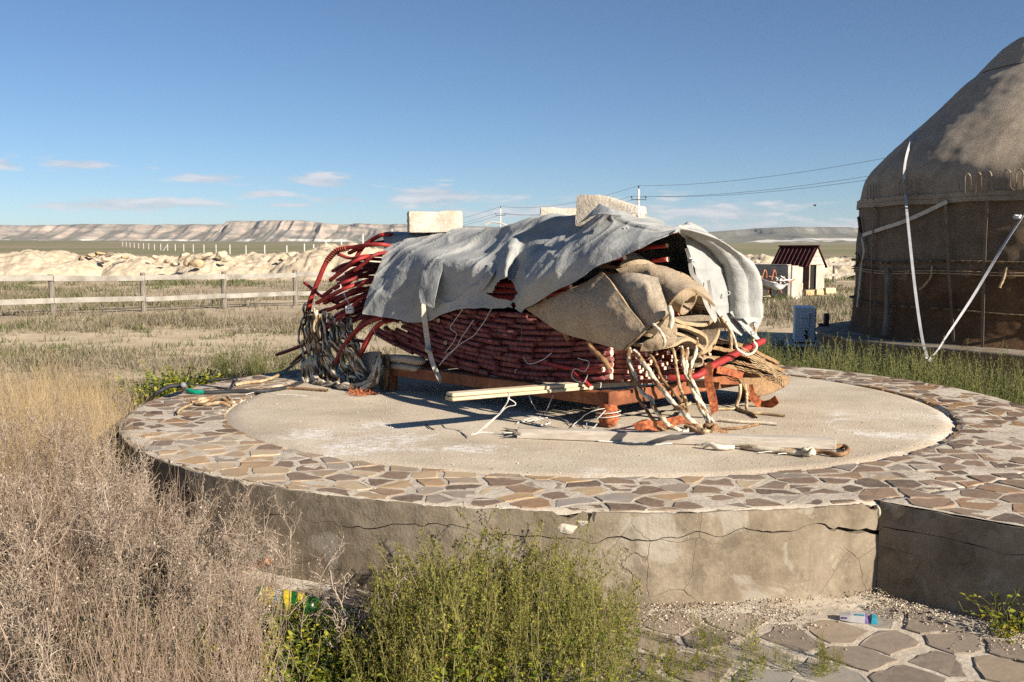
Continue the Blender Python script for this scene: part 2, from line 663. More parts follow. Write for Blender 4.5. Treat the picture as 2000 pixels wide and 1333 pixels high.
# ------------------------------------------------------------------ far table mountains and hills
def mesa_mat(name, cols, white_lo):
    m, nt, bs = newmat(name)
    g = nt.nodes.new('ShaderNodeNewGeometry')
    pos = g.outputs['Position']
    sep = nt.nodes.new('ShaderNodeSeparateXYZ')
    lnk(nt, pos, sep.inputs[0])
    mp = nt.nodes.new('ShaderNodeMapping')
    mp.inputs['Scale'].default_value = (.004, .004, .05)
    lnk(nt, pos, mp.inputs['Vector'])
    strata = tex(nt, 'noise', 1.0, mp.outputs[0], 6, .65)
    patch = tex(nt, 'noise', .008, pos, 6, .65)
    c = ramp(nt, mth(nt, 'ADD', mth(nt, 'MULTIPLY', strata, .55), mth(nt, 'MULTIPLY', patch, .45)), cols)
    nz = nt.nodes.new('ShaderNodeSeparateXYZ')
    lnk(nt, g.outputs['True Normal'], nz.inputs[0])
    flat = ramp(nt, nz.outputs['Z'], [(.86, 0.), (.97, 1.)])
    c = mixc(nt, mth(nt, 'MULTIPLY', flat, .75), c, (.17, .165, .125))
    w = mth(nt, 'MULTIPLY', ramp(nt, tex(nt, 'noise', .0045, pos, 4, .6), [(.5, 0.), (.56, 1.)]),
            ramp(nt, mth(nt, 'MULTIPLY', sep.outputs['Z'], .01), [(white_lo / 100 - .03, 1.), (white_lo / 100 + .02, 0.)]))
    c = mixc(nt, mth(nt, 'MULTIPLY', w, .8), c, (.72, .68, .60))
    lnk(nt, c, bs.inputs['Base Color'])
    bs.inputs['Roughness'].default_value = 1.0
    bs.inputs['Specular IOR Level'].default_value = 0.0
    return m


def mesa(name, label, x0, x1, nx, front, depth, ny, top_fn, mat, seed, gully=150., cliff=.8, wave=900., run=420.):
    xs = np.linspace(x0, x1, nx)
    ts = np.linspace(-.3, 1, ny) ** 1
    X, T = np.meshgrid(xs, ts, indexing='ij')
    Y = front + T * depth
    q = np.stack([X / wave, np.zeros_like(X), np.full_like(X, seed * 3.1)], -1)
    edge = front + 260 * fbm(q, 3, seed)
    gq = np.stack([X / gully, Y / 900., np.full_like(X, seed)], -1)
    ridged = 1 - np.abs(fbm(gq, 4, seed + 4)) * 2.2
    edge = edge + 150 * (1 - ridged)
    t = (Y - edge) / run
    tt = np.clip(t, 0, 1)
    prof = np.where(tt < cliff, .66 * (tt / cliff) ** 1.25, .66 + .34 * np.clip((tt - cliff) / (1 - cliff), 0, 1) ** .7)
    base = 0.0098 * np.maximum(0, np.hypot(X, Y) - 80) - 6.0
    base0 = 0.0098 * (front - 80) - 4
    H = np.array([top_fn(x) for x in xs])[:, None] - base0
    z = base0 + H * prof + 7 * fbm(np.stack([X / 60, Y / 60, X * 0], -1), 3, seed + 9) * np.clip(prof * 3, 0, 1) * (1 - .75 * (prof > .98))
    z = np.where(t <= 0, base - 4 * np.clip(-t, 0, 1), np.maximum(z, base))
    ends = np.clip(np.minimum(X - x0, x1 - X) / (.06 * (x1 - x0)), 0, 1)
    z = base - 8 + (z - base + 8) * ends
    v = np.stack([X, Y, z], -1).reshape(-1, 3)
    idx = np.arange(nx * ny).reshape(nx, ny)
    f = np.stack([idx[:-1, :-1], idx[1:, :-1], idx[1:, 1:], idx[:-1, 1:]], -1).reshape(-1, 4)
    o = mobj(name, v, f, mat, smooth=False)
    tag(o, label, 'hill', kind='structure')
    return o


def px_top(table, D):
    xs = [t[0] for t in table]
    zs = [P(t[0], t[1], D)[2] for t in table]
    wx = [P(t[0], t[1], D)[0] for t in table]
    return lambda X: float(np.interp(X, wx, zs))


M_MESA = mesa_mat('pink_grey_badland', [(.36, (.15, .145, .13)), (.45, (.235, .21, .18)), (.53, (.37, .295, .235)), (.6, (.43, .355, .29)), (.7, (.52, .455, .385))], 62)
M_HILL = mesa_mat('grey_chalk_hill', [(.36, (.185, .18, .16)), (.5, (.23, .22, .19)), (.585, (.30, .28, .235)), (.63, (.60, .55, .46))], 60)
mesa('table_mountain', 'long low pinkish grey table mountain along the horizon', -4700, 900, 520, 5050, 1500, 46,
     px_top([(-900, 444), (-500, 441), (0, 441), (120, 439), (640, 439), (800, 438), (1000, 444), (1300, 452)], 5600), M_MESA, 11)
mesa('table_mountain_spur', 'taller flat-topped pale spur of the table mountain', -1560, -520, 240, 4750, 620, 40,
     px_top([(340, 440), (405, 438), (428, 431), (500, 430), (590, 431), (640, 437), (760, 450)], 5150), M_MESA, 23, run=380.)
mesa('chalk_hill', 'low grey hills with white chalk patches at right', 350, 4700, 420, 3700, 1900, 46,
     px_top([(1100, 462), (1300, 449), (1345, 447), (1400, 452), (1500, 444), (1560, 443), (1700, 444), (2300, 446), (3000, 448)], 4500), M_HILL, 37, gully=260., cliff=.93, wave=600., run=900.)

# ------------------------------------------------------------------ heaps of dug soil beyond the fence
M_HEAP = pmat('dug_marl', [(.25, (.30, .235, .16)), (.45, (.46, .375, .265)), (.6, (.53, .445, .325)), (.8, (.60, .52, .40))], 2.2, .95, 7, .8, .10, 3.2, fine=(9, .35, (.42, .34, .24)))
M_ROCKB = pmat('brown_heap_rock', [(.3, (.20, .155, .11)), (.5, (.36, .27, .18)), (.7, (.50, .37, .22))], 2.0, .9, 5, .5, .05, 8, rnd=.5)
HEAPS = [(-70, 60, 8.5, 4.5, 492), (70, 59, 5.6, 4.2, 487), (165, 61, 4.2, 3.6, 497), (215, 62, 4.4, 3.6, 493), (300, 60, 4.2, 3.8, 500),
         (370, 61, 5.0, 3.6, 496), (450, 59, 4.4, 3.8, 496), (525, 60, 4.6, 3.8, 490), (600, 61, 4.4, 3.6, 492), (672, 58, 4.6, 4.2, 478),
         (1475, 62, 3.6, 3.4, 491), (1565, 63, 3.0, 3.2, 501), (1640, 64, 3.8, 3.4, 499)]
HEAP_LAB = ['half cut off by the left edge of the photo', 'broad and smooth, behind the leftmost fence post', 'low, left of the dark rocks', 'topped with dark flat rocks', 'low and sagging, behind the second fence post',
            'flat-topped with pale boulders', 'with ochre boulders on its flank', 'rounded, left of the rope bundle', 'low, just left of the red poles', 'tallest, grown over with weeds behind the red poles',
            'pointed, seen over the concrete wall', 'small, left of the red-roofed shed', 'smooth, right of the red-roofed shed']
for (hx, hd, hw, hdp, hy), lab in zip(HEAPS, HEAP_LAB):
    c = P(hx, hy, hd)
    topz = c[2]
    n = 84
    uu, vv = np.meshgrid(np.linspace(-1, 1, n), np.linspace(-1, 1, n), indexing='ij')
    X = c[0] + uu * hw
    Y = hd + vv * hdp
    p3 = np.stack([X, Y, np.zeros_like(X)], -1)
    rr = np.hypot(uu, vv) * (1 + .18 * fbm(p3 / 1.6, 3, int(hx) % 91))
    g0 = ground_h(X, Y)
    body = np.clip(1 - rr, 0, 1)
    prof = np.where(body > 0, (1 - (1 - body) ** 2.2), 0)
    z = g0 - .06 + (topz - .1) * prof * (1 + .16 * fbm(p3 / .9, 4, 3)) + np.clip(prof * 2, 0, 1) * (.26 * fbm(p3 / 1.3, 4, 8) + .10 - .30 * np.abs(fbm(p3 / .55, 4, 12)) + .07 * fbm(p3 / .16, 2, 14))
    idx = np.arange(n * n).reshape(n, n)
    f = np.stack([idx[:-1, :-1], idx[1:, :-1], idx[1:, 1:], idx[:-1, 1:]], -1).reshape(-1, 4)
    tag(mobj('soil_heap', np.stack([X, Y, z], -1).reshape(-1, 3), f, M_HEAP, smooth=False), 'cream heap of dug soil ' + lab, 'soil heap', 'heaps of soil beyond the fence')


def rock_mesh(name, size, seed, mat, sub=3, rough=.22):
    """angular boulder from a cube sphere"""
    n = 9
    lin = np.linspace(-1, 1, n)
    vs, fs = [], []
    for ax in range(3):
        for s in (-1, 1):
            a, b = np.meshgrid(lin, lin, indexing='ij')
            p = np.zeros((n, n, 3))
            p[..., ax] = s
            p[..., (ax + 1) % 3] = a
            p[..., (ax + 2) % 3] = b
            o = len(vs) * n * n
            vs.append(p.reshape(-1, 3))
            idx = o + np.arange(n * n).reshape(n, n)
            q = np.stack([idx[:-1, :-1], idx[1:, :-1], idx[1:, 1:], idx[:-1, 1:]], -1).reshape(-1, 4)
            fs.append(q if s > 0 else q[:, ::-1])
    v = np.concatenate(vs)
    v = v / np.linalg.norm(v, axis=1, keepdims=True) ** .75
    # broken faces: cut the ball with random planes, then roughen
    rp = np.random.default_rng(seed * 31 + 5)
    pn = unit(rp.normal(0, 1, (13, 3)))
    pd = rp.uniform(.62, .95, 13)
    u = unit(v)
    dots = u @ pn.T
    rad = np.min(np.where(dots > .05, pd[None, :] / np.maximum(dots, .05), 9.0), axis=1)
    v = u * np.minimum(rad, 1.15)[:, None]
    v = v * (1 + rough * .25 * fbm(v * 2.1 + seed * 7.7, 3, seed)[:, None])
    v = v * np.asarray(size) / 2
    return mesh_data(name, v, np.concatenate(fs), mat)


ROCKS = [(178, 494, 58.4, (1.5, .9, .5), 0), (196, 492, 58.6, (1.9, 1., .42), 0), (214, 494, 58.4, (1.0, .8, .55), 0), (244, 499, 58.2, (1.2, .9, .40), 0), (206, 503, 57.6, (1.1, .8, .5), 1),
         (303, 500, 57.6, (.8, .6, .5), 1), (358, 497, 57.8, (1.7, 1., .7), 1), (395, 498, 57.4, (2.1, 1.1, .6), 1), (432, 495, 57.2, (1.3, 1., .9), 1), (382, 511, 55.6, (1.5, 1., .95), 0), (366, 509, 55.8, (.9, .8, .9), 0),
         (325, 507, 57.0, (.9, .7, .45), 0), (340, 512, 56.0, (.8, .7, .5), 1), (440, 505, 56.4, (.9, .7, .5), 1), (570, 494, 57.8, (1.4, 1, .8), 1), (585, 505, 56.8, (1.0, .8, .5), 1), (555, 500, 57.0, (.8, .7, .5), 1), (160, 500, 57.6, (.7, .6, .4), 0)]
ROCK_LAB = ['leftmost flat dark rock in a row on the heap', 'widest flat dark rock on the heap crest', 'chunky dark rock right of the widest one', 'flat dark slab alone on the heap crest', 'pale rock below the dark row',
            'small pale rock on the sagging heap', 'pale boulder left on the flat-topped heap', 'longest pale boulder on the flat-topped heap', 'pointed pale boulder at the heap end', 'larger ochre boulder on the heap flank', 'smaller ochre boulder beside the larger one',
            'small dark rock between two heaps', 'small pale stone low on the heap', 'pale stone under the pointed boulder', 'squarish pale boulder left of the rope bundle', 'pale stone below the squarish boulder', 'pale stone on the rounded heap', 'small dark rock left of the row']
for i, ((px, py, D, sz, br), lab) in enumerate(zip(ROCKS, ROCK_LAB)):
    o = link(bpy.data.objects.new('heap_rock', rock_mesh('heap_rock', [q_ * .55 for q_ in sz], i + 3, M_HEAP if br else M_ROCKB, rough=.55)))
    o.location = P(px, py + 4, D)
    o.rotation_euler = (RNG.normal(0, .2), RNG.normal(0, .2), RNG.uniform(0, 6))
    tag(o, lab, 'rock', 'rocks on the soil heaps')

# ------------------------------------------------------------------ fence of round posts and boards
M_WOODG = pmat('weathered_grey_wood', [(.3, (.17, .155, .13)), (.5, (.29, .27, .235)), (.7, (.38, .36, .32))], 3.0, .85, 6, .4, .01, 30, stretch=(1, 1, 1), fine=(40, .3, (.20, .16, .12)))
M_WOODP = pmat('weathered_post_wood', [(.3, (.10, .085, .068)), (.5, (.19, .165, .135)), (.7, (.27, .235, .195))], 7.0, .9, 6, .6, .015, 40, stretch=(3, 3, .5))
fence = thing('post_and_rail_fence', 'weathered grey wooden fence with round posts and two board rails', 'fence')
fdir = np.array([1.63, 1.60])
fposts = [np.array([-11.2, 24.5]) + fdir * k for k in range(-3, 20)]
for k, fp in enumerate(fposts):
    z0 = float(ground_h(fp[0], fp[1]))
    lean = RNG.normal(0, .015, 2)
    h = 1.02 + RNG.normal(0, .02)
    path = spline([(fp[0], fp[1], z0 - .1), (fp[0] + lean[0] * .5, fp[1] + lean[1] * .5, z0 + .5), (fp[0] + lean[0], fp[1] + lean[1], z0 + h)], n=7)
    path[1:, :2] += RNG.normal(0, .006, (6, 2))
    v, f = tubes(path[None], np.array([.075, .074, .07, .073, .069, .07, .066])[None], 9, caps=True)
    mobj('post', v, f, M_WOODP, fence, smooth=False)
nrm = unit(np.array([fdir[1], -fdir[0], 0]))
for k in range(len(fposts) - 1):
    a, b = fposts[k], fposts[k + 1]
    za, zb = float(ground_h(*a)), float(ground_h(*b))
    for hz, hh in ((.90, .135), (.36, .13)):
        pa = np.array([a[0], a[1], za + hz + RNG.normal(0, .012)]) + nrm * .075
        pb = np.array([b[0], b[1], zb + hz + RNG.normal(0, .012)]) + nrm * .075
        MB().box((pa + pb) / 2, (np.linalg.norm(pb - pa) - .012, .03, hh), axes_from(pb - pa), .005, jit=.002).build('rail', M_WOODG, fence)

# ------------------------------------------------------------------ power line, white fence posts
M_CONC = pmat('pale_concrete_post', [(.3, (.48, .47, .44)), (.7, (.64, .63, .60))], 1.5, .9, 4, .2, .01)
M_DARK = pmat('dark_steel', [(.3, (.03, .03, .032)), (.7, (.06, .058, .055))], 5, .6, 3, 0)
M_WIRE = pmat('aluminium_wire', [(.3, (.10, .105, .115)), (.7, (.14, .145, .15))], 5, .55, 2, 0)
POLES = [(32.6, 54.0, 8.9, 'hidden behind the yurt'), (15.2, 122.0, 9.0, 'tallest, above the white blocks'), (-2.2, 190.0, 9.1, 'middle one, left of the two right-hand blocks'), (-29.5, 248.0, 6.0, 'smallest and farthest, left of the left block')]
ldir = unit(np.array([-17.4, 68.0, 0]))
lside = np.array([ldir[1], -ldir[0], 0])
tips = []
for (x, y, h, lab) in POLES:
    z0 = float(ground_h(x, y))
    t = thing('power_pole', 'pale concrete power pole with a short crossarm, ' + lab, 'power pole', 'power line poles')
    MB().box((x, y, z0 + h / 2 - .2), (.26, .24, h + .4), None, .03).build('pole', M_CONC, t)
    ca = np.array([x, y, z0 + h - 1.25])
    arm = MB().box(ca + np.array([0, -.16, 0]), (1.9, .08, .09), axes_from(lside), .01).build('crossarm', M_DARK, t)
    ends = []
    for s in (-1, 1):
        e = ca + lside * s * .9 + np.array([0, -.16, 0])
        MB().tube([e + np.array([0, 0, .03]), e + np.array([0, 0, .22])], .025, 6).tube([e + np.array([0, 0, .20]), e + np.array([0, 0, .30]), e + np.array([0, 0, .42])], np.array([[.07, .10, .05]]), 8).build('insulator', M_DARK, arm)
        ends.append(e + np.array([0, 0, .40]))
    e = np.array([x, y, z0 + h])
    MB().tube([e - np.array([0, 0, .1]), e + np.array([0, 0, .2])], .03, 6).tube([e + np.array([0, 0, .18]), e + np.array([0, 0, .30]), e + np.array([0, 0, .44])], np.array([[.07, .11, .05]]), 8).build('insulator', M_DARK, t)
    ends.append(e + np.array([0, 0, .42]))
    tips.append(ends)
WL = ['left lower', 'right lower', 'topmost']
for k in range(3):
    for i in range(len(tips) - 1):
        a, b = tips[i][k], tips[i + 1][k]
        s = np.linspace(0, 1, 24)[:, None]
        p = a + (b - a) * s
        p[:, 2] -= 1.1 * (4 * s[:, 0] * (1 - s[:, 0]))
        r = .008
        v, f = tubes(p[None], r + .00008 * p[:, 1][None], 5)
        tag(mobj('power_wire', v, f, M_WIRE), '%s wire between %s' % (WL[k], ['the yurt and the tallest power pole', 'the tallest and the middle power pole', 'the middle and the smallest power pole'][i]), 'wire', 'power line wires')

wp = [(710, 436, 3.6), (668, 446, 3.1), (638, 450, 2.8), (614, 458, 2.3), (596, 457, 2.4)]
cnt = 0
for k in range(24):
    if k < 5:
        px = wp[k][0]
        D = 44.9 / ((px - 50) / 1963.)
        h = wp[k][2]
    else:
        D = 88 * (1.957 + .18 * (k - 5))
        h = 2.05
    x = 44.9 - .484 * D
    z0 = float(ground_h(x, D))
    o = MB().box((x, D, z0 + h / 2 - .2), (.17, .17, h + .4), None, .02).build('white_fence_post', M_CONC)
    tag(o, 'thin white concrete post, one of the long row crossing the plain', 'post', 'row of white posts on the plain')
for (xa, xb, D) in ((614, 640, 139), (672, 640, 133), (318, 328, 300)):
    a = P(xa, 490, D)
    b = P(xb, 463, D)
    a[2] = float(ground_h(a[0], a[1])) - .1
    b[2] = a[2] + 2.2
    tag(MB().box((a + b) / 2, (np.linalg.norm(b - a), .14, .14), axes_from(b - a), .01).build('brace_post', M_CONC), 'slanting white brace of the post row on the plain', 'post', 'braces of the white posts')
# ================================================================== round platform with stone paving
def plaster_mat():
    m, nt, bs = newmat('stained_cement_plaster')
    g = nt.nodes.new('ShaderNodeNewGeometry')
    pos = g.outputs['Position']
    a = tex(nt, 'noise', 2.6, pos, 12, .70, .2)
    b = tex(nt, 'noise', 8.0, pos, 10, .75, .4)
    f = tex(nt, 'noise', 70, pos, 6, .7)
    c = ramp(nt, a, [(.28, (.105, .083, .058)), (.40, (.175, .14, .098)), (.50, (.235, .19, .135)), (.60, (.30, .25, .185)), (.74, (.37, .325, .26))])
    c = mixc(nt, mth(nt, 'MULTIPLY', ramp(nt, b, [(.52, 0.), (.62, 1.)]), .5), c, (.105, .085, .062))
    c = mixc(nt, mth(nt, 'MULTIPLY', ramp(nt, tex(nt, 'noise', 4.2, pos, 5, .6, .8), [(.57, 0.), (.62, 1.)]), .45), c, (.39, .355, .30))
    mpd = nt.nodes.new('ShaderNodeMapping')
    mpd.inputs['Scale'].default_value = (5.5, 5.5, .8)
    lnk(nt, pos, mpd.inputs['Vector'])
    drip = tex(nt, 'noise', 1.0, mpd.outputs[0], 8, .65, .3)
    c = mixc(nt, mth(nt, 'MULTIPLY', ramp(nt, drip, [(.52, 0.), (.66, 1.)]), .5), c, (.115, .09, .064))
    # hairline crazing and grains of light aggregate
    nz = nt.nodes.new('ShaderNodeTexNoise')
    nz.inputs['Scale'].default_value = 5.0
    nz.inputs['Detail'].default_value = 5
    lnk(nt, pos, nz.inputs['Vector'])
    wv = mixc(nt, .12, pos, nz.outputs['Color'], 'ADD')
    cr = tex(nt, 'voronoi', 3.3, wv, feature='DISTANCE_TO_EDGE')
    line = ramp(nt, cr, [(.0, 1.), (.007, 0.)])
    line = mth(nt, 'MULTIPLY', line, ramp(nt, tex(nt, 'noise', 1.7, pos, 2, .5), [(.48, 0.), (.58, 1.)]))
    c = mixc(nt, mth(nt, 'MULTIPLY', line, .40), c, (.09, .07, .055))
    sp = tex(nt, 'voronoi', 60, pos)
    c = mixc(nt, mth(nt, 'MULTIPLY', ramp(nt, sp, [(.06, 1.), (.12, 0.)]), .55), c, (.52, .47, .39))
    lnk(nt, c, bs.inputs['Base Color'])
    bs.inputs['Roughness'].default_value = .92
    bs.inputs['Specular IOR Level'].default_value = .15
    h = mth(nt, 'SUBTRACT', mth(nt, 'ADD', mth(nt, 'MULTIPLY', f, .6), b), mth(nt, 'MULTIPLY', line, .8))
    bumpn(nt, bs, h, .55, .012)
    return m


def deck_mat():
    m, nt, bs = newmat('gritty_concrete_deck')
    g = nt.nodes.new('ShaderNodeNewGeometry')
    pos = g.outputs['Position']
    a = tex(nt, 'noise', 1.6, pos, 6, .62)
    f = tex(nt, 'noise', 60, pos, 5, .75)
    v = tex(nt, 'voronoi', 75, pos)
    c = ramp(nt, a, [(.3, (.43, .355, .265)), (.5, (.54, .455, .345)), (.68, (.63, .545, .425))])
    c = mixc(nt, mth(nt, 'MULTIPLY', ramp(nt, f, [(.36, 1.), (.5, 0.)]), .4), c, (.20, .165, .125))
    c = mixc(nt, mth(nt, 'MULTIPLY', ramp(nt, v, [(.10, 1.), (.2, 0.)]), .35), c, (.63, .56, .46))
    # spilt white lime
    w = mth(nt, 'MULTIPLY', ramp(nt, tex(nt, 'noise', 1.15, pos, 4, .6, .6), [(.58, 0.), (.66, 1.)]), ramp(nt, tex(nt, 'noise', 22, pos, 4, .7), [(.42, 0.), (.6, 1.)]))
    c = mixc(nt, mth(nt, 'MULTIPLY', w, .75), c, (.80, .78, .74))
    lnk(nt, c, bs.inputs['Base Color'])
    bs.inputs['Roughness'].default_value = .95
    bs.inputs['Specular IOR Level'].default_value = .12
    bumpn(nt, bs, mth(nt, 'ADD', f, mth(nt, 'MULTIPLY', v, -.5)), .4, .008)
    return m


def stone_mat(name, stops):
    return pmat(name, stops, 3.0, .7, 6, .45, .006, 22, rnd=.72, fine=(34, .22, (.38, .31, .235)), spec=.35)


M_PLASTER = plaster_mat()
M_DECK = deck_mat()
M_MORTAR = pmat('paving_mortar', [(.3, (.40, .34, .265)), (.5, (.52, .45, .355)), (.7, (.62, .55, .445))], 5, .95, 6, .6, .012, 28, fine=(24, .28, (.32, .265, .20)))
M_STONE_W = stone_mat('warm_sandstone', [(.20, (.19, .13, .088)), (.34, (.28, .18, .11)), (.44, (.43, .285, .145)), (.54, (.26, .215, .17)), (.64, (.48, .37, .24)), (.74, (.40, .275, .155)), (.84, (.30, .265, .225))])
M_STONE_B = stone_mat('brown_sandstone', [(.2, (.12, .085, .06)), (.38, (.19, .125, .083)), (.52, (.235, .165, .11)), (.64, (.29, .17, .09)), (.76, (.19, .15, .118)), (.86, (.33, .275, .215))])
M_STONE_F = pmat('far_sandstone', [(.2, (.13, .085, .056)), (.38, (.19, .125, .08)), (.52, (.24, .165, .105)), (.64, (.30, .18, .09)), (.76, (.18, .145, .115)), (.86, (.34, .27, .20))], 3.0, .7, 6, .45, .006, 22, island=.72)
M_STONE_P = stone_mat('grey_brown_path_stone', [(.2, (.17, .135, .105)), (.45, (.25, .20, .155)), (.6, (.31, .24, .17)), (.8, (.27, .25, .215))])
M_RAW = pmat('broken_white_plaster', [(.3, (.42, .35, .26)), (.6, (.58, .51, .41))], 12, .95, 5, .8, .02, 40)

platform = thing('round_platform', 'low round concrete platform with a ring of flat stones, cracked plaster wall', 'platform', loc=(0, 0, 0))

# annex (paved ramp end) leaves the circle at the lower right
CA = np.array([1.64, 4.38])
adir = unit(np.array([.715, -.699]))
aperp = np.array([-adir[1], adir[0]])


def ring(r, n, a0=0, a1=2 * pi):
    t = np.linspace(a0, a1, n)
    return np.stack([PC[0] + r * np.cos(t), PC[1] + r * np.sin(t)], 1)


# concrete deck disc, slightly uneven
nr, na = 40, 160
rr = np.linspace(0.01, RI + .03, nr)
tt = np.linspace(0, 2 * pi, na, endpoint=False)
dx = PC[0] + rr[:, None] * np.cos(tt)
dy = PC[1] + rr[:, None] * np.sin(tt)
dz = ZP + .006 * fbm(np.stack([dx, dy, dx * 0], -1) / .5, 3, 2)
dz[-3:] = np.minimum(dz[-3:], ZP)
dz[-1] -= .03
idx = np.arange(nr * na).reshape(nr, na)
f = np.stack([idx[:-1], np.roll(idx[:-1], -1, 1), np.roll(idx[1:], -1, 1), idx[1:]], -1).reshape(-1, 4)[:, ::-1]
mobj('concrete_deck', np.stack([dx, dy, dz], -1).reshape(-1, 3), [tuple(q) for q in f.tolist()] + [tuple(idx[0].tolist())], M_DECK, platform, smooth=True)

# mortar bed under the paving: ring plus annex
nr = 26
rr = np.linspace(RI + .018, RO - .004, nr)
na = 420
tt = np.linspace(0, 2 * pi, na, endpoint=False)
dx = PC[0] + rr[:, None] * np.cos(tt)
dy = PC[1] + rr[:, None] * np.sin(tt)
q3 = np.stack([dx, dy, dx * 0], -1)
dz = ZP + .0018 + .0032 * fbm(q3 / .10, 3, 6) + .0015 * fbm(q3 / .6, 2, 4)
# small open cracks in the bed
dz[0] = ZP - .03
dz[-1] = ZP - .012 + .012 * vnoise(q3[-1] / .05, 5)
idx = np.arange(nr * na).reshape(nr, na)
f = np.stack([idx[:-1], np.roll(idx[:-1], -1, 1), np.roll(idx[1:], -1, 1), idx[1:]], -1).reshape(-1, 4)[:, ::-1]
mobj('mortar_bed', np.stack([dx, dy, dz], -1).reshape(-1, 3), f, M_MORTAR, platform, smooth=True)
nu, nv = 110, 70
uu, vv = np.meshgrid(np.linspace(-.25, 2.6, nu), np.linspace(0.004, 2.0, nv), indexing='ij')
ax = CA[0] + uu * adir[0] + vv * aperp[0]
ay = CA[1] + uu * adir[1] + vv * aperp[1]
q3 = np.stack([ax, ay, ax * 0], -1)
az_ = ZP + .0014 + .0032 * fbm(q3 / .10, 3, 6) + .004 * fbm(q3 / .6, 2, 4)
inside = np.hypot(ax - PC[0], ay - PC[1]) < RO - .03
az_ = np.where(inside, ZP - .05, az_)
idx = np.arange(nu * nv).reshape(nu, nv)
f = np.stack([idx[:-1, :-1], idx[1:, :-1], idx[1:, 1:], idx[:-1, 1:]], -1).reshape(-1, 4)
mobj('annex_mortar_bed', np.stack([ax, ay, az_], -1).reshape(-1, 3), f, M_MORTAR, platform, smooth=True)


# ---- paving stones: Voronoi cells cut back for the joints
def clip_poly(poly, p, n):
    """keep the side where (x-p).n <= 0"""
    out = []
    d = [(q[0] - p[0]) * n[0] + (q[1] - p[1]) * n[1] for q in poly]
    for i in range(len(poly)):
        j = (i + 1) % len(poly)
        if d[i] <= 0:
            out.append(poly[i])
        if (d[i] < 0) != (d[j] < 0):
            t = d[i] / (d[i] - d[j])
            out.append((poly[i][0] + t * (poly[j][0] - poly[i][0]), poly[i][1] + t * (poly[j][1] - poly[i][1])))
    return out


def voronoi_cells(pts, joint, box=1.0):
    pts = np.asarray(pts)
    cells = []
    for i, p in enumerate(pts):
        d = np.hypot(*(pts - p).T)
        nb = np.argsort(d)[1:16]
        poly = [(p[0] - box, p[1] - box), (p[0] + box, p[1] - box), (p[0] + box, p[1] + box), (p[0] - box, p[1] + box)]
        for j in nb:
            n = unit(pts[j] - p)
            mid = p + (pts[j] - p) * .5 - n * joint * (.2 + 1.9 * random.random() ** 1.5)
            poly = clip_poly(poly, mid, n)
            if len(poly) < 3:
                break
        cells.append(poly)
    return cells


def stone_object(poly, z, h, mat, parent, name='paving_stone', rim=.004, tilt=.008):
    """a flat flagstone with an irregular chipped outline and a worn edge"""
    poly = np.array(poly)
    c = poly.mean(0)
    out = []
    n = len(poly)
    for i in range(n):
        a, b = poly[i], poly[(i + 1) % n]
        L = np.linalg.norm(b - a)
        k = max(1, int(L / .045))
        for s in range(k):
            p = a + (b - a) * (s / k)
            if s == 0:
                p = p + (c - p) * random.uniform(.0, .04)
            out.append(p + RNG.normal(0, .005, 2))
    out = np.array(out)
    m = len(out)
    inn = out + (c - out) * (rim / (np.linalg.norm(c - out, axis=1, keepdims=True) + 1e-6))
    tx, ty = RNG.normal(0, tilt, 2)

    def zz(p, base):
        return base + (p[:, 0] - c[0]) * tx + (p[:, 1] - c[1]) * ty
    v = np.concatenate([np.c_[out - c, zz(out, -.03)], np.c_[out - c, zz(out, h * .7) + RNG.normal(0, .001, m)], np.c_[inn - c, zz(inn, h) + RNG.normal(0, .0012, m)]])
    f = [(i, (i + 1) % m, m + (i + 1) % m, m + i) for i in range(m)] + [(m + i, m + (i + 1) % m, 2 * m + (i + 1) % m, 2 * m + i) for i in range(m)] + [tuple(range(2 * m, 3 * m))]
    area = 0
    for i in range(m):
        area += out[i][0] * out[(i + 1) % m][1] - out[(i + 1) % m][0] * out[i][1]
    if area < 0:
        f = [q[::-1] for q in f]
    o = mobj(name, v, f, mat, parent)
    o.location = (c[0], c[1], z)
    return o


def poisson(sampler, dmin, tries, aniso=None):
    pts = np.zeros((0, 2))
    buf = np.zeros((4000, 2))
    n = 0
    for _ in range(tries):
        p = sampler()
        d = buf[:n] - p
        if aniso is not None:
            t = aniso(p)
            a = d[:, 0] * t[0] + d[:, 1] * t[1]
            b = -d[:, 0] * t[1] + d[:, 1] * t[0]
            ok = n == 0 or ((a / 1.35) ** 2 + (b / .8) ** 2).min() >= dmin ** 2
        else:
            ok = n == 0 or (d ** 2).sum(1).min() >= dmin ** 2
        if ok:
            buf[n] = p
            n += 1
    return [buf[k].copy() for k in range(n)]


def samp_ring():
    r = math.sqrt(random.uniform((RI - .1) ** 2, (RO + .1) ** 2))
    t = random.uniform(0, 2 * pi)
    return np.array([PC[0] + r * cos(t), PC[1] + r * sin(t)])


ring_pts = poisson(samp_ring, .118, 16000, lambda p: unit(np.array([-(p - PC)[1], (p - PC)[0]])))
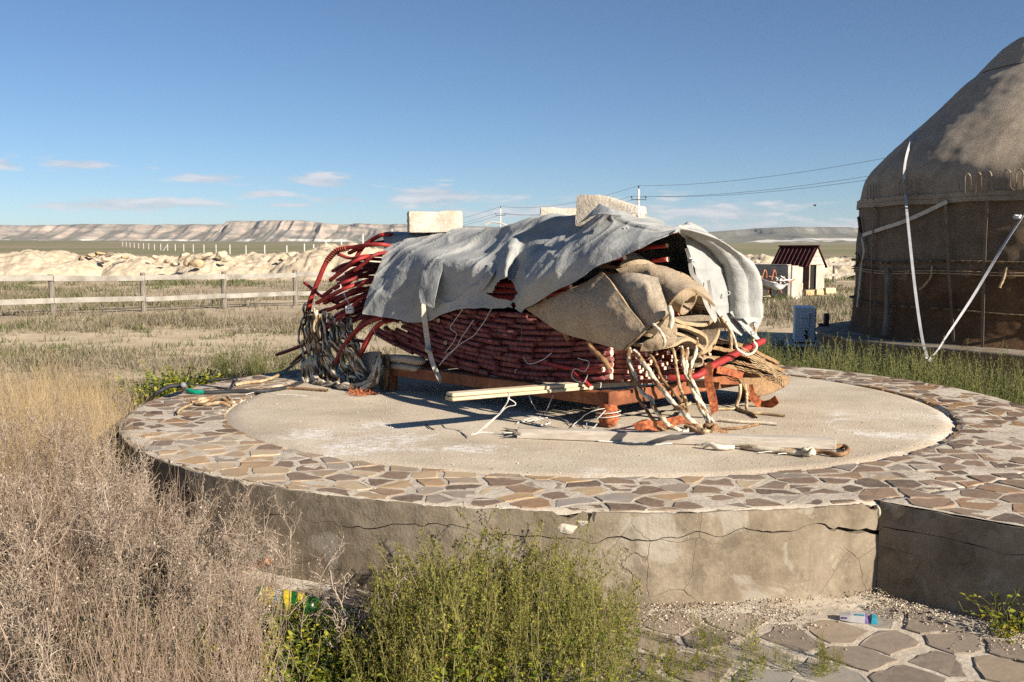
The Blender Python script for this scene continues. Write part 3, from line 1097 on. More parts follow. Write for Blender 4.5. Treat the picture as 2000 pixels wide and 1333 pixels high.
# annex and ring share one layout so that their stones do not overlap
for _ in range(2500):
    u, w = random.uniform(-.2, 2.4), random.uniform(.02, 1.9)
    p = CA + adir * u + aperp * w
    if np.hypot(*(p - PC)) < RO + .02:
        continue
    if ((np.array(ring_pts) - p) ** 2).sum(1).min() > .135 ** 2:
        ring_pts.append(p)
cells = voronoi_cells(ring_pts, .012)
cells_out = []
for poly, p in zip(cells, ring_pts):
    if len(poly) < 3:
        continue
    rc = np.hypot(*(p - PC))
    aw = (p - CA) @ aperp
    au = (p - CA) @ adir
    in_annex = aw > 0 and rc > RO - .05 and au > -.3
    # trim to the ring (tangent planes) or to the annex edge
    for k in range(len(poly)):
        pass
    n_out = unit(p - PC)
    if not in_annex:
        for da in np.linspace(-.09, .09, 7):
            ca_, sa_ = cos(da), sin(da)
            n2 = np.array([n_out[0] * ca_ - n_out[1] * sa_, n_out[0] * sa_ + n_out[1] * ca_])
            poly = clip_poly(poly, PC + n2 * (RO - .025), n2)
            if len(poly) < 3:
                break
    else:
        poly = clip_poly(poly, CA + aperp * .03, -aperp)
    if len(poly) < 3:
        continue
    # inner edge: keep outside of the deck
    d_in = unit(p - PC)
    poly = clip_poly(poly, PC + d_in * (RI + .02), -d_in)
    if len(poly) < 3:
        continue
    a = np.array(poly)
    area = .5 * abs(np.dot(a[:, 0], np.roll(a[:, 1], -1)) - np.dot(a[:, 1], np.roll(a[:, 0], -1)))
    if area < .003:
        continue
    if in_annex and (au > 2.3 or aw > 1.85):
        continue
    cells_out.append((area, a, p))
cells_out.sort(key=lambda t: t[2][1])
for k, (area, a, p) in enumerate(cells_out):
    warm = (p[0] - PC[0]) < -.2 + .9 * random.gauss(0, 1)
    if k < 300:
        stone_object(a, ZP, random.choice([.0015, .002, .003, .004, .005]), M_STONE_W if warm else M_STONE_B, platform)
rest = MB()
for k, (area, a, p) in enumerate(cells_out[300:]):
    o = stone_object(a, ZP, random.choice([.0015, .002, .003, .004, .005]), M_STONE_B, None)
    vv_ = np.array([tuple(q.co) for q in o.data.vertices]) + np.array(o.location)
    rest.add(vv_, [tuple(q.vertices) for q in o.data.polygons])
    me_ = o.data
    bpy.data.objects.remove(o)
    bpy.data.meshes.remove(me_)
if rest.n:
    tag(rest.build('far_paving_stones', M_STONE_F, platform), kind='stuff')

# ---- plaster wall in two bands with the open crack between them
th_c = math.atan2(CA[1] - PC[1], CA[0] - PC[0])            # where the annex wall starts (negative angle)


def wall_pt(t, z, inset=0.0):
    r = RO - inset
    return np.array([PC[0] + r * cos(t), PC[1] + r * sin(t), z])


NT = 900
t_arr = np.linspace(th_c + .012, th_c - 2 * pi + .35, NT)         # clockwise from the annex corner, all the way round
s_arr = (th_c - t_arr) * RO
s3 = np.stack([s_arr, s_arr * 0, s_arr * 0], 1)


def crack_z(s):
    p = np.stack([s, s * 0, s * 0], -1)
    return .315 + .035 * vnoise(p / .42, 41) + .020 * vnoise(p / .11, 42) + .008 * vnoise(p / .035, 43)


cz = crack_z(s_arr)
gap = .0065 * np.clip(1.15 - s_arr / 4.2, 0, 1) * (.6 + .5 * vnoise(s3 / .13, 44)) + .0006
gap = gap * (1 + 3.0 * np.clip(vnoise(s3 / .21, 49) - .25, 0, 1))
gap = np.where(s_arr > 4.6, .0, np.clip(gap, .0004, .016))
wob = .007 * fbm(s3 / .5, 3, 45)


def wall_strip(name, z_lo, z_hi, rows, mat, out_fn):
    v = []
    for k in range(rows + 1):
        a = k / rows
        z = z_lo + (z_hi - z_lo) * a
        off = wob + out_fn(a, z)
        p3 = np.stack([s_arr, z, z * 0], -1)
        off = off + .005 * fbm(p3 / .07, 3, 46)
        r = RO + off
        v.append(np.stack([PC[0] + r * np.cos(t_arr), PC[1] + r * np.sin(t_arr), z], 1))
    # turn the edges inwards so that the crack has depth
    lo, hi = v[0].copy(), v[-1].copy()
    for e, first in ((lo, True), (hi, False)):
        d = unit(np.c_[PC[0] - e[:, 0], PC[1] - e[:, 1], e[:, 0] * 0])
        e[:, :2] += d[:, :2] * .05
    v = np.stack([lo, v[0]] + v + [v[-1], hi])
    R, N = v.shape[:2]
    idx = np.arange(R * N).reshape(R, N)
    f = np.stack([idx[:-1, :-1], idx[:-1, 1:], idx[1:, 1:], idx[1:, :-1]], -1)
    f = np.concatenate([f[:1], f[2:-2], f[-1:]]).reshape(-1, 4)[:, ::-1]
    return mobj(name, v.reshape(-1, 3), f, mat, platform, smooth=True)


lower = wall_strip('plaster_wall', np.full(NT, -.12), cz - gap, 10, M_PLASTER, lambda a, z: 0 * z)
topz = ZP - .006 + .006 * fbm(s3 / .06, 3, 47)
# notches broken out of the rim
for (s0, w, dep) in ((1.42, .055, .030), (3.05, .03, .02), (4.2, .02, .018), (4.85, .02, .015), (.03, .05, .04)):
    topz -= dep * np.clip(1 - np.abs(s_arr - s0) / w, 0, 1) ** .7
upper = wall_strip('plaster_rim', cz + gap * .4, topz, 6, M_PLASTER, lambda a, z: 0 * z)
core = np.concatenate([np.c_[PC[0] + (RO - .035) * np.cos(t_arr), PC[1] + (RO - .035) * np.sin(t_arr), t_arr * 0 + z] for z in (-.12, ZP - .03)])
idx = np.arange(2 * NT).reshape(2, NT)
M_CORE = pmat('dark_rubble_core', [(.3, (.05, .042, .034)), (.7, (.09, .075, .06))], 9, .95, 4, .5, .02)
mobj('rubble_core', core, np.stack([idx[:-1, :-1], idx[:-1, 1:], idx[1:, 1:], idx[1:, :-1]], -1).reshape(-1, 4)[:, ::-1], M_CORE, platform)
# raw plaster lump where the rim broke away, and the annex corner
for (px, py, sz, sd) in ((1112, 1013, (.10, .035, .05), 3), (1726, 1004, (.03, .04, .07), 5), (1138, 1004, (.05, .03, .03), 8)):
    g = P(px, py, 4.36)
    d2 = unit(g[:2] - PC)
    o = link(bpy.data.objects.new('broken_plaster', rock_mesh('broken_plaster', sz, sd, M_RAW, rough=.45)), platform)
    o.location = (PC[0] + d2[0] * (RO - .01), PC[1] + d2[1] * (RO - .01), g[2])
    o.rotation_euler = (0, 0, math.atan2(d2[1], d2[0]) + pi / 2)


# vertical slots: gap through rim and paving (dark slit), and a jagged crack down from the rim
def slit(px0, py0, px1, py1, w, n, jag, name):
    a, b = P(px0, py0, 4.3), P(px1, py1, 4.3)
    mb = MB()
    path = [a + (b - a) * k / n for k in range(n + 1)]
    L, Rr = [], []
    for k, q in enumerate(path):
        d2 = unit(q[:2] - PC)
        base = np.array([PC[0] + d2[0] * (RO + .0155), PC[1] + d2[1] * (RO + .0155), q[2]])
        side = np.array([-d2[1], d2[0], 0])
        j = random.uniform(-jag, jag) if 0 < k < n else 0
        ww = w * (1 - .6 * k / n) * random.uniform(.6, 1.2)
        L.append(base + side * (j - ww))
        Rr.append(base + side * (j + ww))
    v = np.array(L + Rr + [p - np.array([*unit(p[:2] - PC) * .03, 0]) for p in L + Rr])
    m = n + 1
    f = []
    for k in range(n):
        f.append((k, k + 1, m + k + 1, m + k))
    return mobj(name, v[:2 * m], f, M_CORE, platform)


slit(948, 988, 962, 1022, .0045, 9, .012, 'crack')
slit(962, 1022, 990, 1044, .0035, 8, .010, 'crack')
slit(1159, 986, 1158, 1005, .009, 4, .003, 'crack')

# annex walls: left face (in shade), end face
an = 160
ul = np.linspace(-.006, 2.6, an)
a3 = np.stack([ul, ul * 0, ul * 0], 1)
acz = .315 + .03 * vnoise((a3 + 50) / .45, 41) + .02 * vnoise((a3 + 50) / .12, 42) - .028 * ul
acz[0] = cz[0]
for nm, zlo, zhi in (('annex_wall', np.full(an, -.12), acz - .0035 * np.clip(vnoise(a3 / .1, 7) + .35, 0, 1) - .0005), ('annex_rim', acz + .0025 * np.clip(vnoise(a3 / .1 + 9, 8) + .35, 0, 1), np.full(an, ZP - .006) + .006 * fbm(a3 / .06, 3, 47))):
    rows = []
    for k in range(7):
        z = zlo + (zhi - zlo) * k / 6
        off = .006 * fbm(np.stack([ul, z, ul * 0 + 7], -1) / .15, 3, 48)
        rows.append(np.stack([CA[0] + ul * adir[0] - off * aperp[0], CA[1] + ul * adir[1] - off * aperp[1], z], 1))
    lo, hi = rows[0] + np.r_[aperp * .05, 0], rows[-1] + np.r_[aperp * .05, 0]
    v = np.stack([lo, rows[0]] + rows + [rows[-1], hi])
    idx = np.arange(v.shape[0] * an).reshape(v.shape[0], an)
    fq = np.stack([idx[:-1, :-1], idx[:-1, 1:], idx[1:, 1:], idx[1:, :-1]], -1)
    mobj(nm, v.reshape(-1, 3), np.concatenate([fq[:1], fq[2:-2], fq[-1:]]).reshape(-1, 4), M_PLASTER, platform, smooth=True)
e0, e1 = CA + adir * 2.6, CA + adir * 2.6 + aperp * 2.0
MB().box(np.r_[(e0 + e1) / 2 - adir * .08, ZP / 2 - .08], (2.0, .15, ZP + .12), axes_from(np.r_[e1 - e0, 0])).build('annex_end_wall', M_PLASTER, platform)
s0, s1 = CA + aperp * 1.97 - adir * .2, CA + aperp * 1.97 + adir * 2.6
MB().box(np.r_[(s0 + s1) / 2, ZP / 2 - .08], (2.8, .06, ZP + .12), axes_from(np.r_[s1 - s0, 0])).build('annex_side_wall', M_PLASTER, platform)


# ---- grit on the deck and rubble on the ground: far too many to count
def pebbles(name, pts, smin, smax, mat, label, parent=None):
    n = len(pts)
    base = np.array([(1, 0, -.2), (-.5, .87, -.2), (-.5, -.87, -.2), (.55, .55, .75), (-.75, .1, .7), (.35, -.65, .8)], float)
    fc = np.array([(0, 2, 1), (0, 1, 3), (1, 4, 3), (1, 2, 4), (2, 5, 4), (2, 0, 5), (0, 3, 5), (3, 4, 5)])
    s = smin * (smax / smin) ** (RNG.random(n) ** 2.2)
    th = RNG.uniform(0, 2 * pi, n)
    b = base[None] * (1 + RNG.normal(0, .18, (n, 6, 3)))
    b = b * np.array([1, 1, .75])
    c, sn = np.cos(th)[:, None], np.sin(th)[:, None]
    v = np.stack([b[..., 0] * c - b[..., 1] * sn, b[..., 0] * sn + b[..., 1] * c, b[..., 2]], -1) * s[:, None, None] + pts[:, None, :]
    f = (fc[None] + (np.arange(n) * 6)[:, None, None]).reshape(-1, 3)
    o = mobj(name, v.reshape(-1, 3), f, mat, parent)
    tag(o, label, None if parent else 'gravel', kind='stuff')
    return o


M_GRIT = pmat('pale_grit', [(.2, (.26, .21, .155)), (.45, (.46, .39, .30)), (.65, (.60, .52, .41)), (.85, (.72, .66, .56))], 2.0, .95, 3, 0, island=.8)
n = 15000
t = RNG.uniform(0, 2 * pi, n)
r = (RO - .04) * np.sqrt(RNG.random(n))
pts = np.stack([PC[0] + r * np.cos(t), PC[1] + r * np.sin(t), np.full(n, ZP + .002)], 1)
den = fbm(pts / .8, 3, 77) - .9 * (r > RI) * (RNG.random(n) > .12) * 1.5 - .25 * (pts[:, 1] > PC[1])
pts = pts[RNG.random(n) < np.clip(.45 + den * .9, 0, 1)]
pts[:, 2] += np.where(np.hypot(pts[:, 0] - PC[0], pts[:, 1] - PC[1]) > RI, .014, 0)
pebbles('deck_grit', pts, .0015, .006, M_GRIT, 'fine pale grit strewn over the concrete deck')
# ================================================================== stone path below the wall
path_root = thing('stone_path', 'path of grey-brown crazy paving below the platform wall', 'path')
path_root['kind'] = 'structure'
nx, ny = 130, 90
X, Y = np.meshgrid(np.linspace(-2.0, 3.2, nx), np.linspace(1.9, 5.2, ny), indexing='ij')
q3 = np.stack([X, Y, X * 0], -1)
Z = .008 + .004 * fbm(q3 / .12, 3, 61) + .004 * fbm(q3 / .7, 2, 62)
edge = np.clip((X + 1.55 + .25 * fbm(q3 / .5, 2, 64)) / .35, 0, 1)
Z = np.where(edge < 1, -.06 + (Z + .06) * edge, Z)
idx = np.arange(nx * ny).reshape(nx, ny)
mobj('path_mortar_bed', np.stack([X, Y, Z], -1).reshape(-1, 3), np.stack([idx[:-1, :-1], idx[1:, :-1], idx[1:, 1:], idx[:-1, 1:]], -1).reshape(-1, 4), M_MORTAR, path_root, smooth=True)


def in_path(p):
    return np.hypot(*(p - PC)) > RO + .10 + .10 * float(vnoise(np.array([p[0] / .3, p[1] / .3, 3.3]), 5)) and (p - CA) @ aperp < -.12


pp = poisson(lambda: np.array([random.uniform(-1.4, 2.6), random.uniform(2.3, 4.9)]), .185, 6000)
for poly, p in zip(voronoi_cells(pp, .017), pp):
    if len(poly) < 3 or not in_path(p) or random.random() < .06:
        continue
    a = np.array(poly)
    if np.abs(a - p).max() > .5:
        continue
    stone_object(a, .009, random.choice([.002, .003, .005, .007]), M_STONE_P, path_root, rim=.006, tilt=.003)
# rubble washed down to the foot of the wall
n = 6500
t = th_c - np.abs(RNG.normal(0, 1, n)) * .34
r = RO + .02 + np.abs(RNG.normal(0, .11, n)) * np.clip(1.5 - np.abs(th_c - .12 - t) * 1.6, .35, 1.5)
pts = np.stack([PC[0] + r * np.cos(t), PC[1] + r * np.sin(t), np.full(n, .016)], 1)
u = RNG.uniform(0, 1.7, 9000)
w = -np.abs(RNG.normal(0, .14, 9000)) * np.clip(1.25 - u * .45, .3, 1.2) - .015
pts2 = np.stack([CA[0] + u * adir[0] + w * aperp[0], CA[1] + u * adir[1] + w * aperp[1], np.full(9000, .016)], 1)
pts = np.concatenate([pts, pts2])
keep = ((pts[:, :2] - CA) @ aperp < -.005)
pts = pts[keep]
d = np.hypot(pts[:, 0] - PC[0], pts[:, 1] - PC[1]) - RO
pts[:, 2] += .03 * np.clip(1 - d / .12, 0, 1)
pts = pts[RNG.random(len(pts)) < np.clip(.42 + .9 * fbm(pts / .35, 3, 81), .03, 1)]
M_RUB = pmat('brown_rubble', [(.2, (.17, .125, .09)), (.45, (.33, .26, .19)), (.65, (.46, .38, .285)), (.85, (.58, .50, .40))], 2.0, .95, 3, 0, island=.8)
pebbles('wall_foot_rubble', pts, .0018, .0075, M_RUB, 'loose brown rubble and gravel along the foot of the platform wall')
# ================================================================== the dismantled yurt stacked on its bed frame
# pile coordinates: corner O, a runs left-back (length), b runs right-back (width), z above the platform
PO = np.array([.61, 6.30])
E1 = unit(np.array([-.70, .714]))
E2 = unit(np.array([.714, .70]))
E1_3, E2_3 = np.r_[E1, 0], np.r_[E2, 0]
UP = np.array([0, 0, 1.])
PAX = np.array([E1_3, E2_3, UP])


def W(a, b, z):
    q = PO + a * E1 + b * E2
    return np.array([q[0], q[1], ZP + z])


def FB(px, py, b):
    """point of a pixel on the vertical plane b = const"""
    d = ray(px, py)
    n = E2
    t = ((PO + b * E2 - CAM[:2]) @ n) / (d[:2] @ n)
    return CAM + d * t


def FA(px, py, a):
    d = ray(px, py)
    t = ((PO + a * E1 - CAM[:2]) @ E1) / (d[:2] @ E1)
    return CAM + d * t


def GP(px, py, h=0.0):
    return G(px, py, ZP + h)


M_RUST = pmat('red_brown_painted_timber', [(.3, (.15, .05, .022)), (.5, (.28, .10, .045)), (.7, (.38, .155, .07))], 6, .7, 6, .3, .006, 40, fine=(26, .4, (.10, .04, .02)))
M_BOARD = pmat('fresh_sawn_board', [(.3, (.42, .33, .21)), (.5, (.56, .45, .30)), (.7, (.65, .54, .385))], 2.2, .75, 6, .3, .004, 25, stretch=(1, 1, 14), fine=(60, .25, (.42, .30, .17)))
M_GREYB = pmat('grey_plank', [(.3, (.34, .295, .24)), (.5, (.49, .445, .38)), (.7, (.60, .56, .50))], 3.0, .85, 6, .4, .006, 30, fine=(45, .3, (.30, .24, .18)))
M_RED = pmat('red_painted_pole', [(.25, (.14, .010, .012)), (.45, (.28, .018, .019)), (.6, (.40, .030, .026)), (.8, (.46, .06, .045))], 7, .6, 6, .35, .005, 26, fine=(34, .40, (.20, .055, .045)), spec=.35, rnd=.25)
M_LAT = pmat('dusty_maroon_lattice', [(.25, (.085, .011, .014)), (.5, (.15, .020, .024)), (.75, (.21, .045, .042))], 9, .62, 6, .15, .003, 40, fine=(30, .5, (.27, .155, .125)), spec=.35, rnd=.35)
M_CUT = pmat('cut_wood_end', [(.3, (.62, .43, .28)), (.7, (.78, .62, .45))], 20, .8, 3, .3, .003, 60)
M_RAWH = pmat('rawhide_binding', [(.3, (.10, .055, .03)), (.7, (.22, .13, .075))], 20, .8, 4, .5, .004)


M_GREYL = pmat('grained_grey_timber', [(.3, (.30, .25, .195)), (.45, (.44, .385, .315)), (.6, (.54, .49, .42)), (.75, (.42, .36, .29))], 1.6, .85, 8, .5, .005, 4, stretch=(.8, 9, 14), fine=(9, .3, (.26, .205, .15)))


def bed_frame():
    root = thing('bed_frame', 'low red-brown timber frame on short legs under the stacked yurt', 'frame', loc=W(0, 0, 0))
    LA, LB = 2.24, 1.62
    zt, hh, ww = .215, .085, .07

    def bar(a0, b0, a1, b1, z=zt - hh / 2, w=ww, h=hh, name='beam'):
        p, q = W(a0, b0, z), W(a1, b1, z)
        o = MB().box((p + q) / 2, (np.linalg.norm(q - p), w, h), axes_from(q - p), .006, jit=.0012).build(name, M_RUST)
        o.parent = root
        o.matrix_parent_inverse = Matrix.Translation(-Vector(root.location))
    bar(.037, 0, LA - .037, 0)
    bar(.037, LB, LA - .037, LB)
    bar(0, .037, 0, LB - .037)
    bar(LA, .037, LA, LB - .037)
    for a in (.56, 1.12, 1.68):
        bar(a, .037, a, LB - .037, name='cross_beam', h=.06)
    for a in (0, LA):
        for b in (0, LB):
            c = W(a, b, (zt + .012) / 2)
            o = MB().box(c, (.086, .086, zt + .010), PAX, .006, jit=.001).build('leg', M_RUST)
            o.parent = root
            o.matrix_parent_inverse = Matrix.Translation(-Vector(root.location))
    return root


bed_frame()


def plank(name, p, q, w, h, mat, label, up=(0, 0, 1), jit=.0015, grain=True):
    o = MB().box((p + q) / 2, (np.linalg.norm(q - p), w, h), axes_from(q - p, up), .004, jit=jit).build(name, mat)
    return tag(o, label, 'board')


# pale doubled board that juts out over the front beam, grey board along the right side, long beam on the deck
L0 = np.array([-.375, 5.90, ZP + .232])
ld = unit(np.array([.85, .525, -.0]))
plank('pale_board', L0, L0 + ld * 1.02, .10, .022, M_BOARD, 'lower pale sawn board jutting out from under the lattice, tied with string')
plank('pale_board', L0 + np.array([.005, .012, .0245]), L0 + ld * 1.0 + np.array([0, .012, .0245]), .085, .020, M_BOARD, 'upper pale sawn board jutting out from under the lattice')
plank('grey_board', FB(1095, 757, .03) + E2_3 * .04, W(-.05, 1.02, .233), .11, .03, M_GREYB, 'grey board lying across the bed frame under the rod ends at right')
plank('long_plank', GP(1012, 845, .030), GP(1632, 866, .034), .085, .058, M_GREYL, 'long grey plank lying on the deck in front of the pile')
# splintered end of the long plank
mb = MB()
for k in range(9):
    a = GP(1018 + RNG.normal(0, 2), 845 + RNG.normal(0, 3), .03)
    b = a + np.array([-.05 - .09 * RNG.random(), RNG.normal(0, .03), RNG.normal(0.005, .016)])
    mb.tube(spline([a, (a + b) / 2 + RNG.normal(0, .004, 3), b], n=4), np.array([[.008, .006, .004, .001]]), 5)
tag(mb.build('wood_splinter', M_WOODP), 'dark splintered end of the long grey plank', 'splinter')

# ------------------------------------------------------------------ folded lattice walls
def rod(path, r, sides=7):
    """short round rod, cut ends in pale wood"""
    v, f = tubes(np.asarray(path)[None], r, sides, caps=True)
    mi = [0] * len(f)
    mi[-1] = mi[-2] = 1
    return v, f, mi


ROWS = 12
lat_labels = ['lowest of the folded red lattice walls in the stack', 'second folded red lattice wall from the bottom of the stack', 'third folded red lattice wall from the bottom of the stack', 'topmost folded red lattice wall, just under the tarpaulin hem']
lats = [thing('folded_lattice', l, 'lattice', 'folded lattice walls', loc=W(1, .5, .22 + .11 * k)) for k, l in enumerate(lat_labels)]


def lat_child(name, v, f, mats, mi, root, smooth=True):
    o = mobj(name, v, f, mats, root, smooth=True, midx=mi)
    for p_ in list(o.data.polygons)[-2:]:
        p_.use_smooth = False
    o.matrix_parent_inverse = Matrix.Translation(-Vector(root.location))
    return o


def sag(a):
    return .115 * ((a - .95) / 1.15) ** 2


for k in range(ROWS):
    root = lats[min(3, k // 3)]
    z0 = .236 + k * .0385
    a_hi = 2.36 - .045 * k + RNG.normal(0, .06)
    a = -.02 + RNG.uniform(0, .12)
    # a long carrier rod behind, and staggered rod ends lying on it
    pts = [W(t, .055, z0 + sag(t)) for t in np.linspace(.02, a_hi - .1, 7)]
    v, f, mi = rod(spline(pts, n=10), .0205, 6)
    lat_child('lattice_rod', v, f, [M_LAT, M_CUT], mi, root)
    while a < a_hi:
        step = RNG.uniform(.16, .36)
        L = step * RNG.uniform(1.0, 1.2)
        a2 = min(a + L, a_hi + .04)
        zz = z0 + RNG.normal(0, .004)
        dz_ = RNG.uniform(-.003, .007)
        if RNG.random() < .07:
            a += step * .6
            continue
        out0, out1 = RNG.uniform(-.016, .004), RNG.uniform(.012, .028)
        # each rod dives behind its neighbour at one end and stands proud at the other
        pts = [W(a, .020 + out0, zz + sag(a)), W((a + a2) / 2, .020 + (out0 + out1) / 2, zz + dz_ * .5 + sag((a + a2) / 2) + RNG.normal(0, .002)), W(a2, .020 + out1, zz + dz_ + sag(a2))]
        v, f, mi = rod(pts, .0182 + RNG.normal(0, .0015), 9)
        lat_child('lattice_rod', v, f, [M_LAT, M_LAT if RNG.random() < .93 else M_CUT], mi, root)
        a += step
# cut ends at the right end of the stack
for k in range(7):
    root = lats[min(3, k // 3)]
    z0 = .245 + k * .031
    for j in range(17):
        b = .09 + j * .052 + RNG.normal(0, .006)
        a0 = -.12 + RNG.normal(0, .04) - .10 * (k == 1) * (j % 3 == 0)
        a1 = .65
        zz = z0 + RNG.normal(0, .004) + .045 + .02 * (j / 17)
        s = .0145
        p, q = W(a0, b, zz), W(a1, b, zz - .05)
        mb = MB().box((p + q) / 2, (np.linalg.norm(q - p), .030, .027), axes_from(q - p), .004)
        # the cut faces are the pale ends
        mi = list(mb.m)
        vv = np.concatenate(mb.v)
        dd = unit(q - p)
        for fi, fc in enumerate(mb.f):
            if len(fc) == 4:
                nrm_ = np.cross(vv[fc[1]] - vv[fc[0]], vv[fc[2]] - vv[fc[0]])
                if abs(unit(nrm_) @ dd) > .97:
                    mi[fi] = 1
        lat_child('lattice_rod', vv, mb.f, [M_LAT, M_CUT], mi, root).data.polygons.foreach_set('use_smooth', np.zeros(len(mb.f), bool))
# filling of the stack behind the visible rods (rods lying across)
for k in range(5):
    for j in range(9):
        z0 = .25 + k * .09
        b = .12 + j * .13
        v, f, mi = rod([W(.25, b, z0 + .10), W(1.0, b, z0 + .01), W(2.15, b, z0 + .12)], .03, 6)
        lat_child('lattice_rod', v, f, [M_LAT, M_CUT], mi, lats[min(3, k)])

# two rods that stick out beside the board, knotted with string
def pole(pts, r, label, mat=M_RED, sides=12, aspect=.85, ends=True, name='roof_pole', group=None, cat='pole', step=.03):
    path = spline(pts, step)
    rr = np.full(len(path), r) * (1 + .05 * fbm(np.c_[path * 6], 2, 5))
    v, f = tubes(path[None], rr[None], sides, aspect, caps=True, boxy=6.0)
    mi = [0] * len(f)
    if ends:
        mi[-1] = mi[-2] = 1
    o = mobj(name, v, f, [mat, M_CUT], midx=mi, smooth=True)
    for p in list(o.data.polygons)[-2:]:
        p.use_smooth = False
    return tag(o, label, cat, group)


pole([FB(1178, 722, -.05), FB(1130, 722, -.02), W(.75, .06, .36)], .017, 'short red rod with pale cut end sticking out of the lattice front', group='loose red rods')
pole([FB(1120, 728, -.04), FB(1140, 745, -.07), FB(1155, 758, -.09)], .015, 'short red rod slanting down to the pale board', group='loose red rods')

# ------------------------------------------------------------------ bent red roof poles, left end of the pile
def pb(*q):
    return [FB(px, py, b) for (px, py, b) in q]


POLE_SET = [
    ([(601, 612, .02), (607, 585, .02), (623, 545, .05), (640, 508, .08), (660, 489, .10), (690, 483, .14), (745, 478, .2), (800, 480, .25)], .020, 'outermost bent red roof pole with a cord wrapping at its bend'),
    ([(688, 520, .20), (705, 488, .24), (728, 468, .28), (757, 458, .32), (800, 462, .36)], .018, 'topmost red roof pole arching up under the tarpaulin corner'),
    ([(645, 548, .02), (672, 527, .04), (705, 505, .08), (750, 488, .14)], .017, 'red roof pole with slanting flat tip, upper of the row'),
    ([(693, 530, -.02), (712, 514, .0), (738, 496, .06), (780, 485, .1)], .016, 'red roof pole tip right beside the tarpaulin edge'),
    ([(661, 497, .10), (685, 505, .12), (715, 500, .16), (760, 490, .2)], .015, 'short red pole stub below the wrapped pole'),
    ([(633, 577, -.03), (655, 562, -.01), (683, 548, .02), (740, 520, .10)], .017, 'red roof pole tip with a white cord loop hanging on it'),
    ([(619, 592, -.05), (650, 576, -.03), (684, 560, .0), (740, 535, .08)], .018, 'long red roof pole tip below the one with the cord loop'),
    ([(640, 607, .0), (662, 597, .02), (700, 580, .06), (750, 555, .12)], .016, 'short red pole tip half hidden above the socket box'),
    ([(622, 612, .03), (640, 604, .04), (690, 590, .08)], .014, 'shadowed red pole tip at the rope top'),
    ([(631, 648, -.06), (650, 630, -.04), (680, 610, -.01), (730, 580, .06)], .018, 'red roof pole tip pointing down left of the socket box'),
    ([(665, 648, .02), (690, 625, .04), (720, 600, .08)], .016, 'shadowed red pole right of the socket box'),
    ([(643, 742, -.12), (655, 715, -.11), (668, 685, -.10), (688, 655, -.09), (715, 632, -.08), (752, 620, -.04), (800, 612, .0)], .021, 'long bent red pole reaching the deck, left of the bright pair'),
    ([(680, 745, -.12), (694, 715, -.11), (710, 680, -.10), (728, 648, -.09), (752, 628, -.06), (800, 615, .0)], .020, 'long bent red pole reaching the deck, right of the bright pair'),
    ([(595, 553, .25), (610, 565, .22), (630, 580, .18), (680, 590, .16)], .014, 'dark red pole tip sticking out farthest left'),
    ([(541, 693, .55), (570, 683, .50), (610, 668, .42), (660, 650, .35)], .018, 'dark red pole lying low behind the ropes, pointing left'),
    ([(570, 712, .45), (595, 690, .40), (640, 660, .34)], .017, 'dark red pole under the one pointing left'),
    ([(700, 560, .0), (720, 548, .03), (760, 530, .1)], .016, 'shadowed red roof pole beside the tarpaulin edge'),
    ([(688, 600, .02), (712, 580, .05), (750, 560, .1)], .017, 'shadowed red roof pole behind the socket box'),
    ([(650, 530, .16), (680, 515, .18), (730, 505, .22)], .015, 'shadowed red pole among the upper tips'),
    ([(700, 640, .0), (720, 620, .03), (760, 600, .08)], .016, 'dark red pole above the two bent poles'),
    ([(672, 560, .12), (700, 540, .14), (750, 520, .18)], .016, 'deep-set dark red pole in the middle of the bundle'),
    ([(655, 620, .10), (690, 600, .12), (740, 575, .16)], .016, 'deep-set dark red pole low in the bundle'),
]
for k in range(26):                         # the crowd of poles behind them
    y0 = 500 + 5.2 * k + RNG.normal(0, 5)
    x0 = 690 - .32 * abs(y0 - 570) * 0 - RNG.uniform(0, 42) - (18 if 540 < y0 < 640 else 0)
    b0 = RNG.uniform(.10, .34)
    POLE_SET.append(([(x0, y0 + 14, b0), (x0 + 30, y0, b0 + .02), (x0 + 75, y0 - 16 + RNG.normal(0, 4), b0 + .06)], RNG.uniform(.014, .018), 'shadowed red roof pole in the crowd behind the front tips'))
for pts, r, lab in POLE_SET:
    r = r * 1.12
    p3 = pb(*pts[:-1]) + [FB(pts[-1][0], pts[-1][1] + 10, pts[-1][2] + .28)]
    # the pole runs on under the tarpaulin along the pile
    end = p3[-1]
    p3.append(end - E1_3 * .30 + E2_3 * .12 - UP * .03)
    pole(p3, r, lab, group='bent red roof poles at the left end', ends=False, aspect=.72)
# hidden straight lengths of the poles under the tarpaulin, seen through the tear and under its front edge
for k, (px, py, lab) in enumerate([(985, 556, 'upper red pole seen through the tear in the tarpaulin'), (980, 567, 'middle red pole seen through the tear in the tarpaulin'), (985, 580, 'lower red pole seen through the tear in the tarpaulin')]):
    c = FB(px, py, .11)
    pole([c + E1_3 * .45 + UP * .01, c, c - E1_3 * .40 - UP * .01], .021, lab, group='red poles under the tarpaulin')
pole([FB(1150, 567, -.10), FB(1110, 571, -.08), FB(1060, 578, -.02), W(.9, .05, .78)], .017, 'red pole with pale end above the felt flap', group='red poles under the tarpaulin')
pole([FB(1115, 560, -.06), FB(1085, 566, -.04), W(.9, .08, .82)], .014, 'short red pole just above the felt flap', group='red poles under the tarpaulin')
pole([FA(1340, 448, -.20), FA(1322, 452, -.13), W(.55, .35, 1.15), W(1.2, .4, 1.1)], .020, 'red pole tip propping up the tarpaulin corner', group='red poles under the tarpaulin')
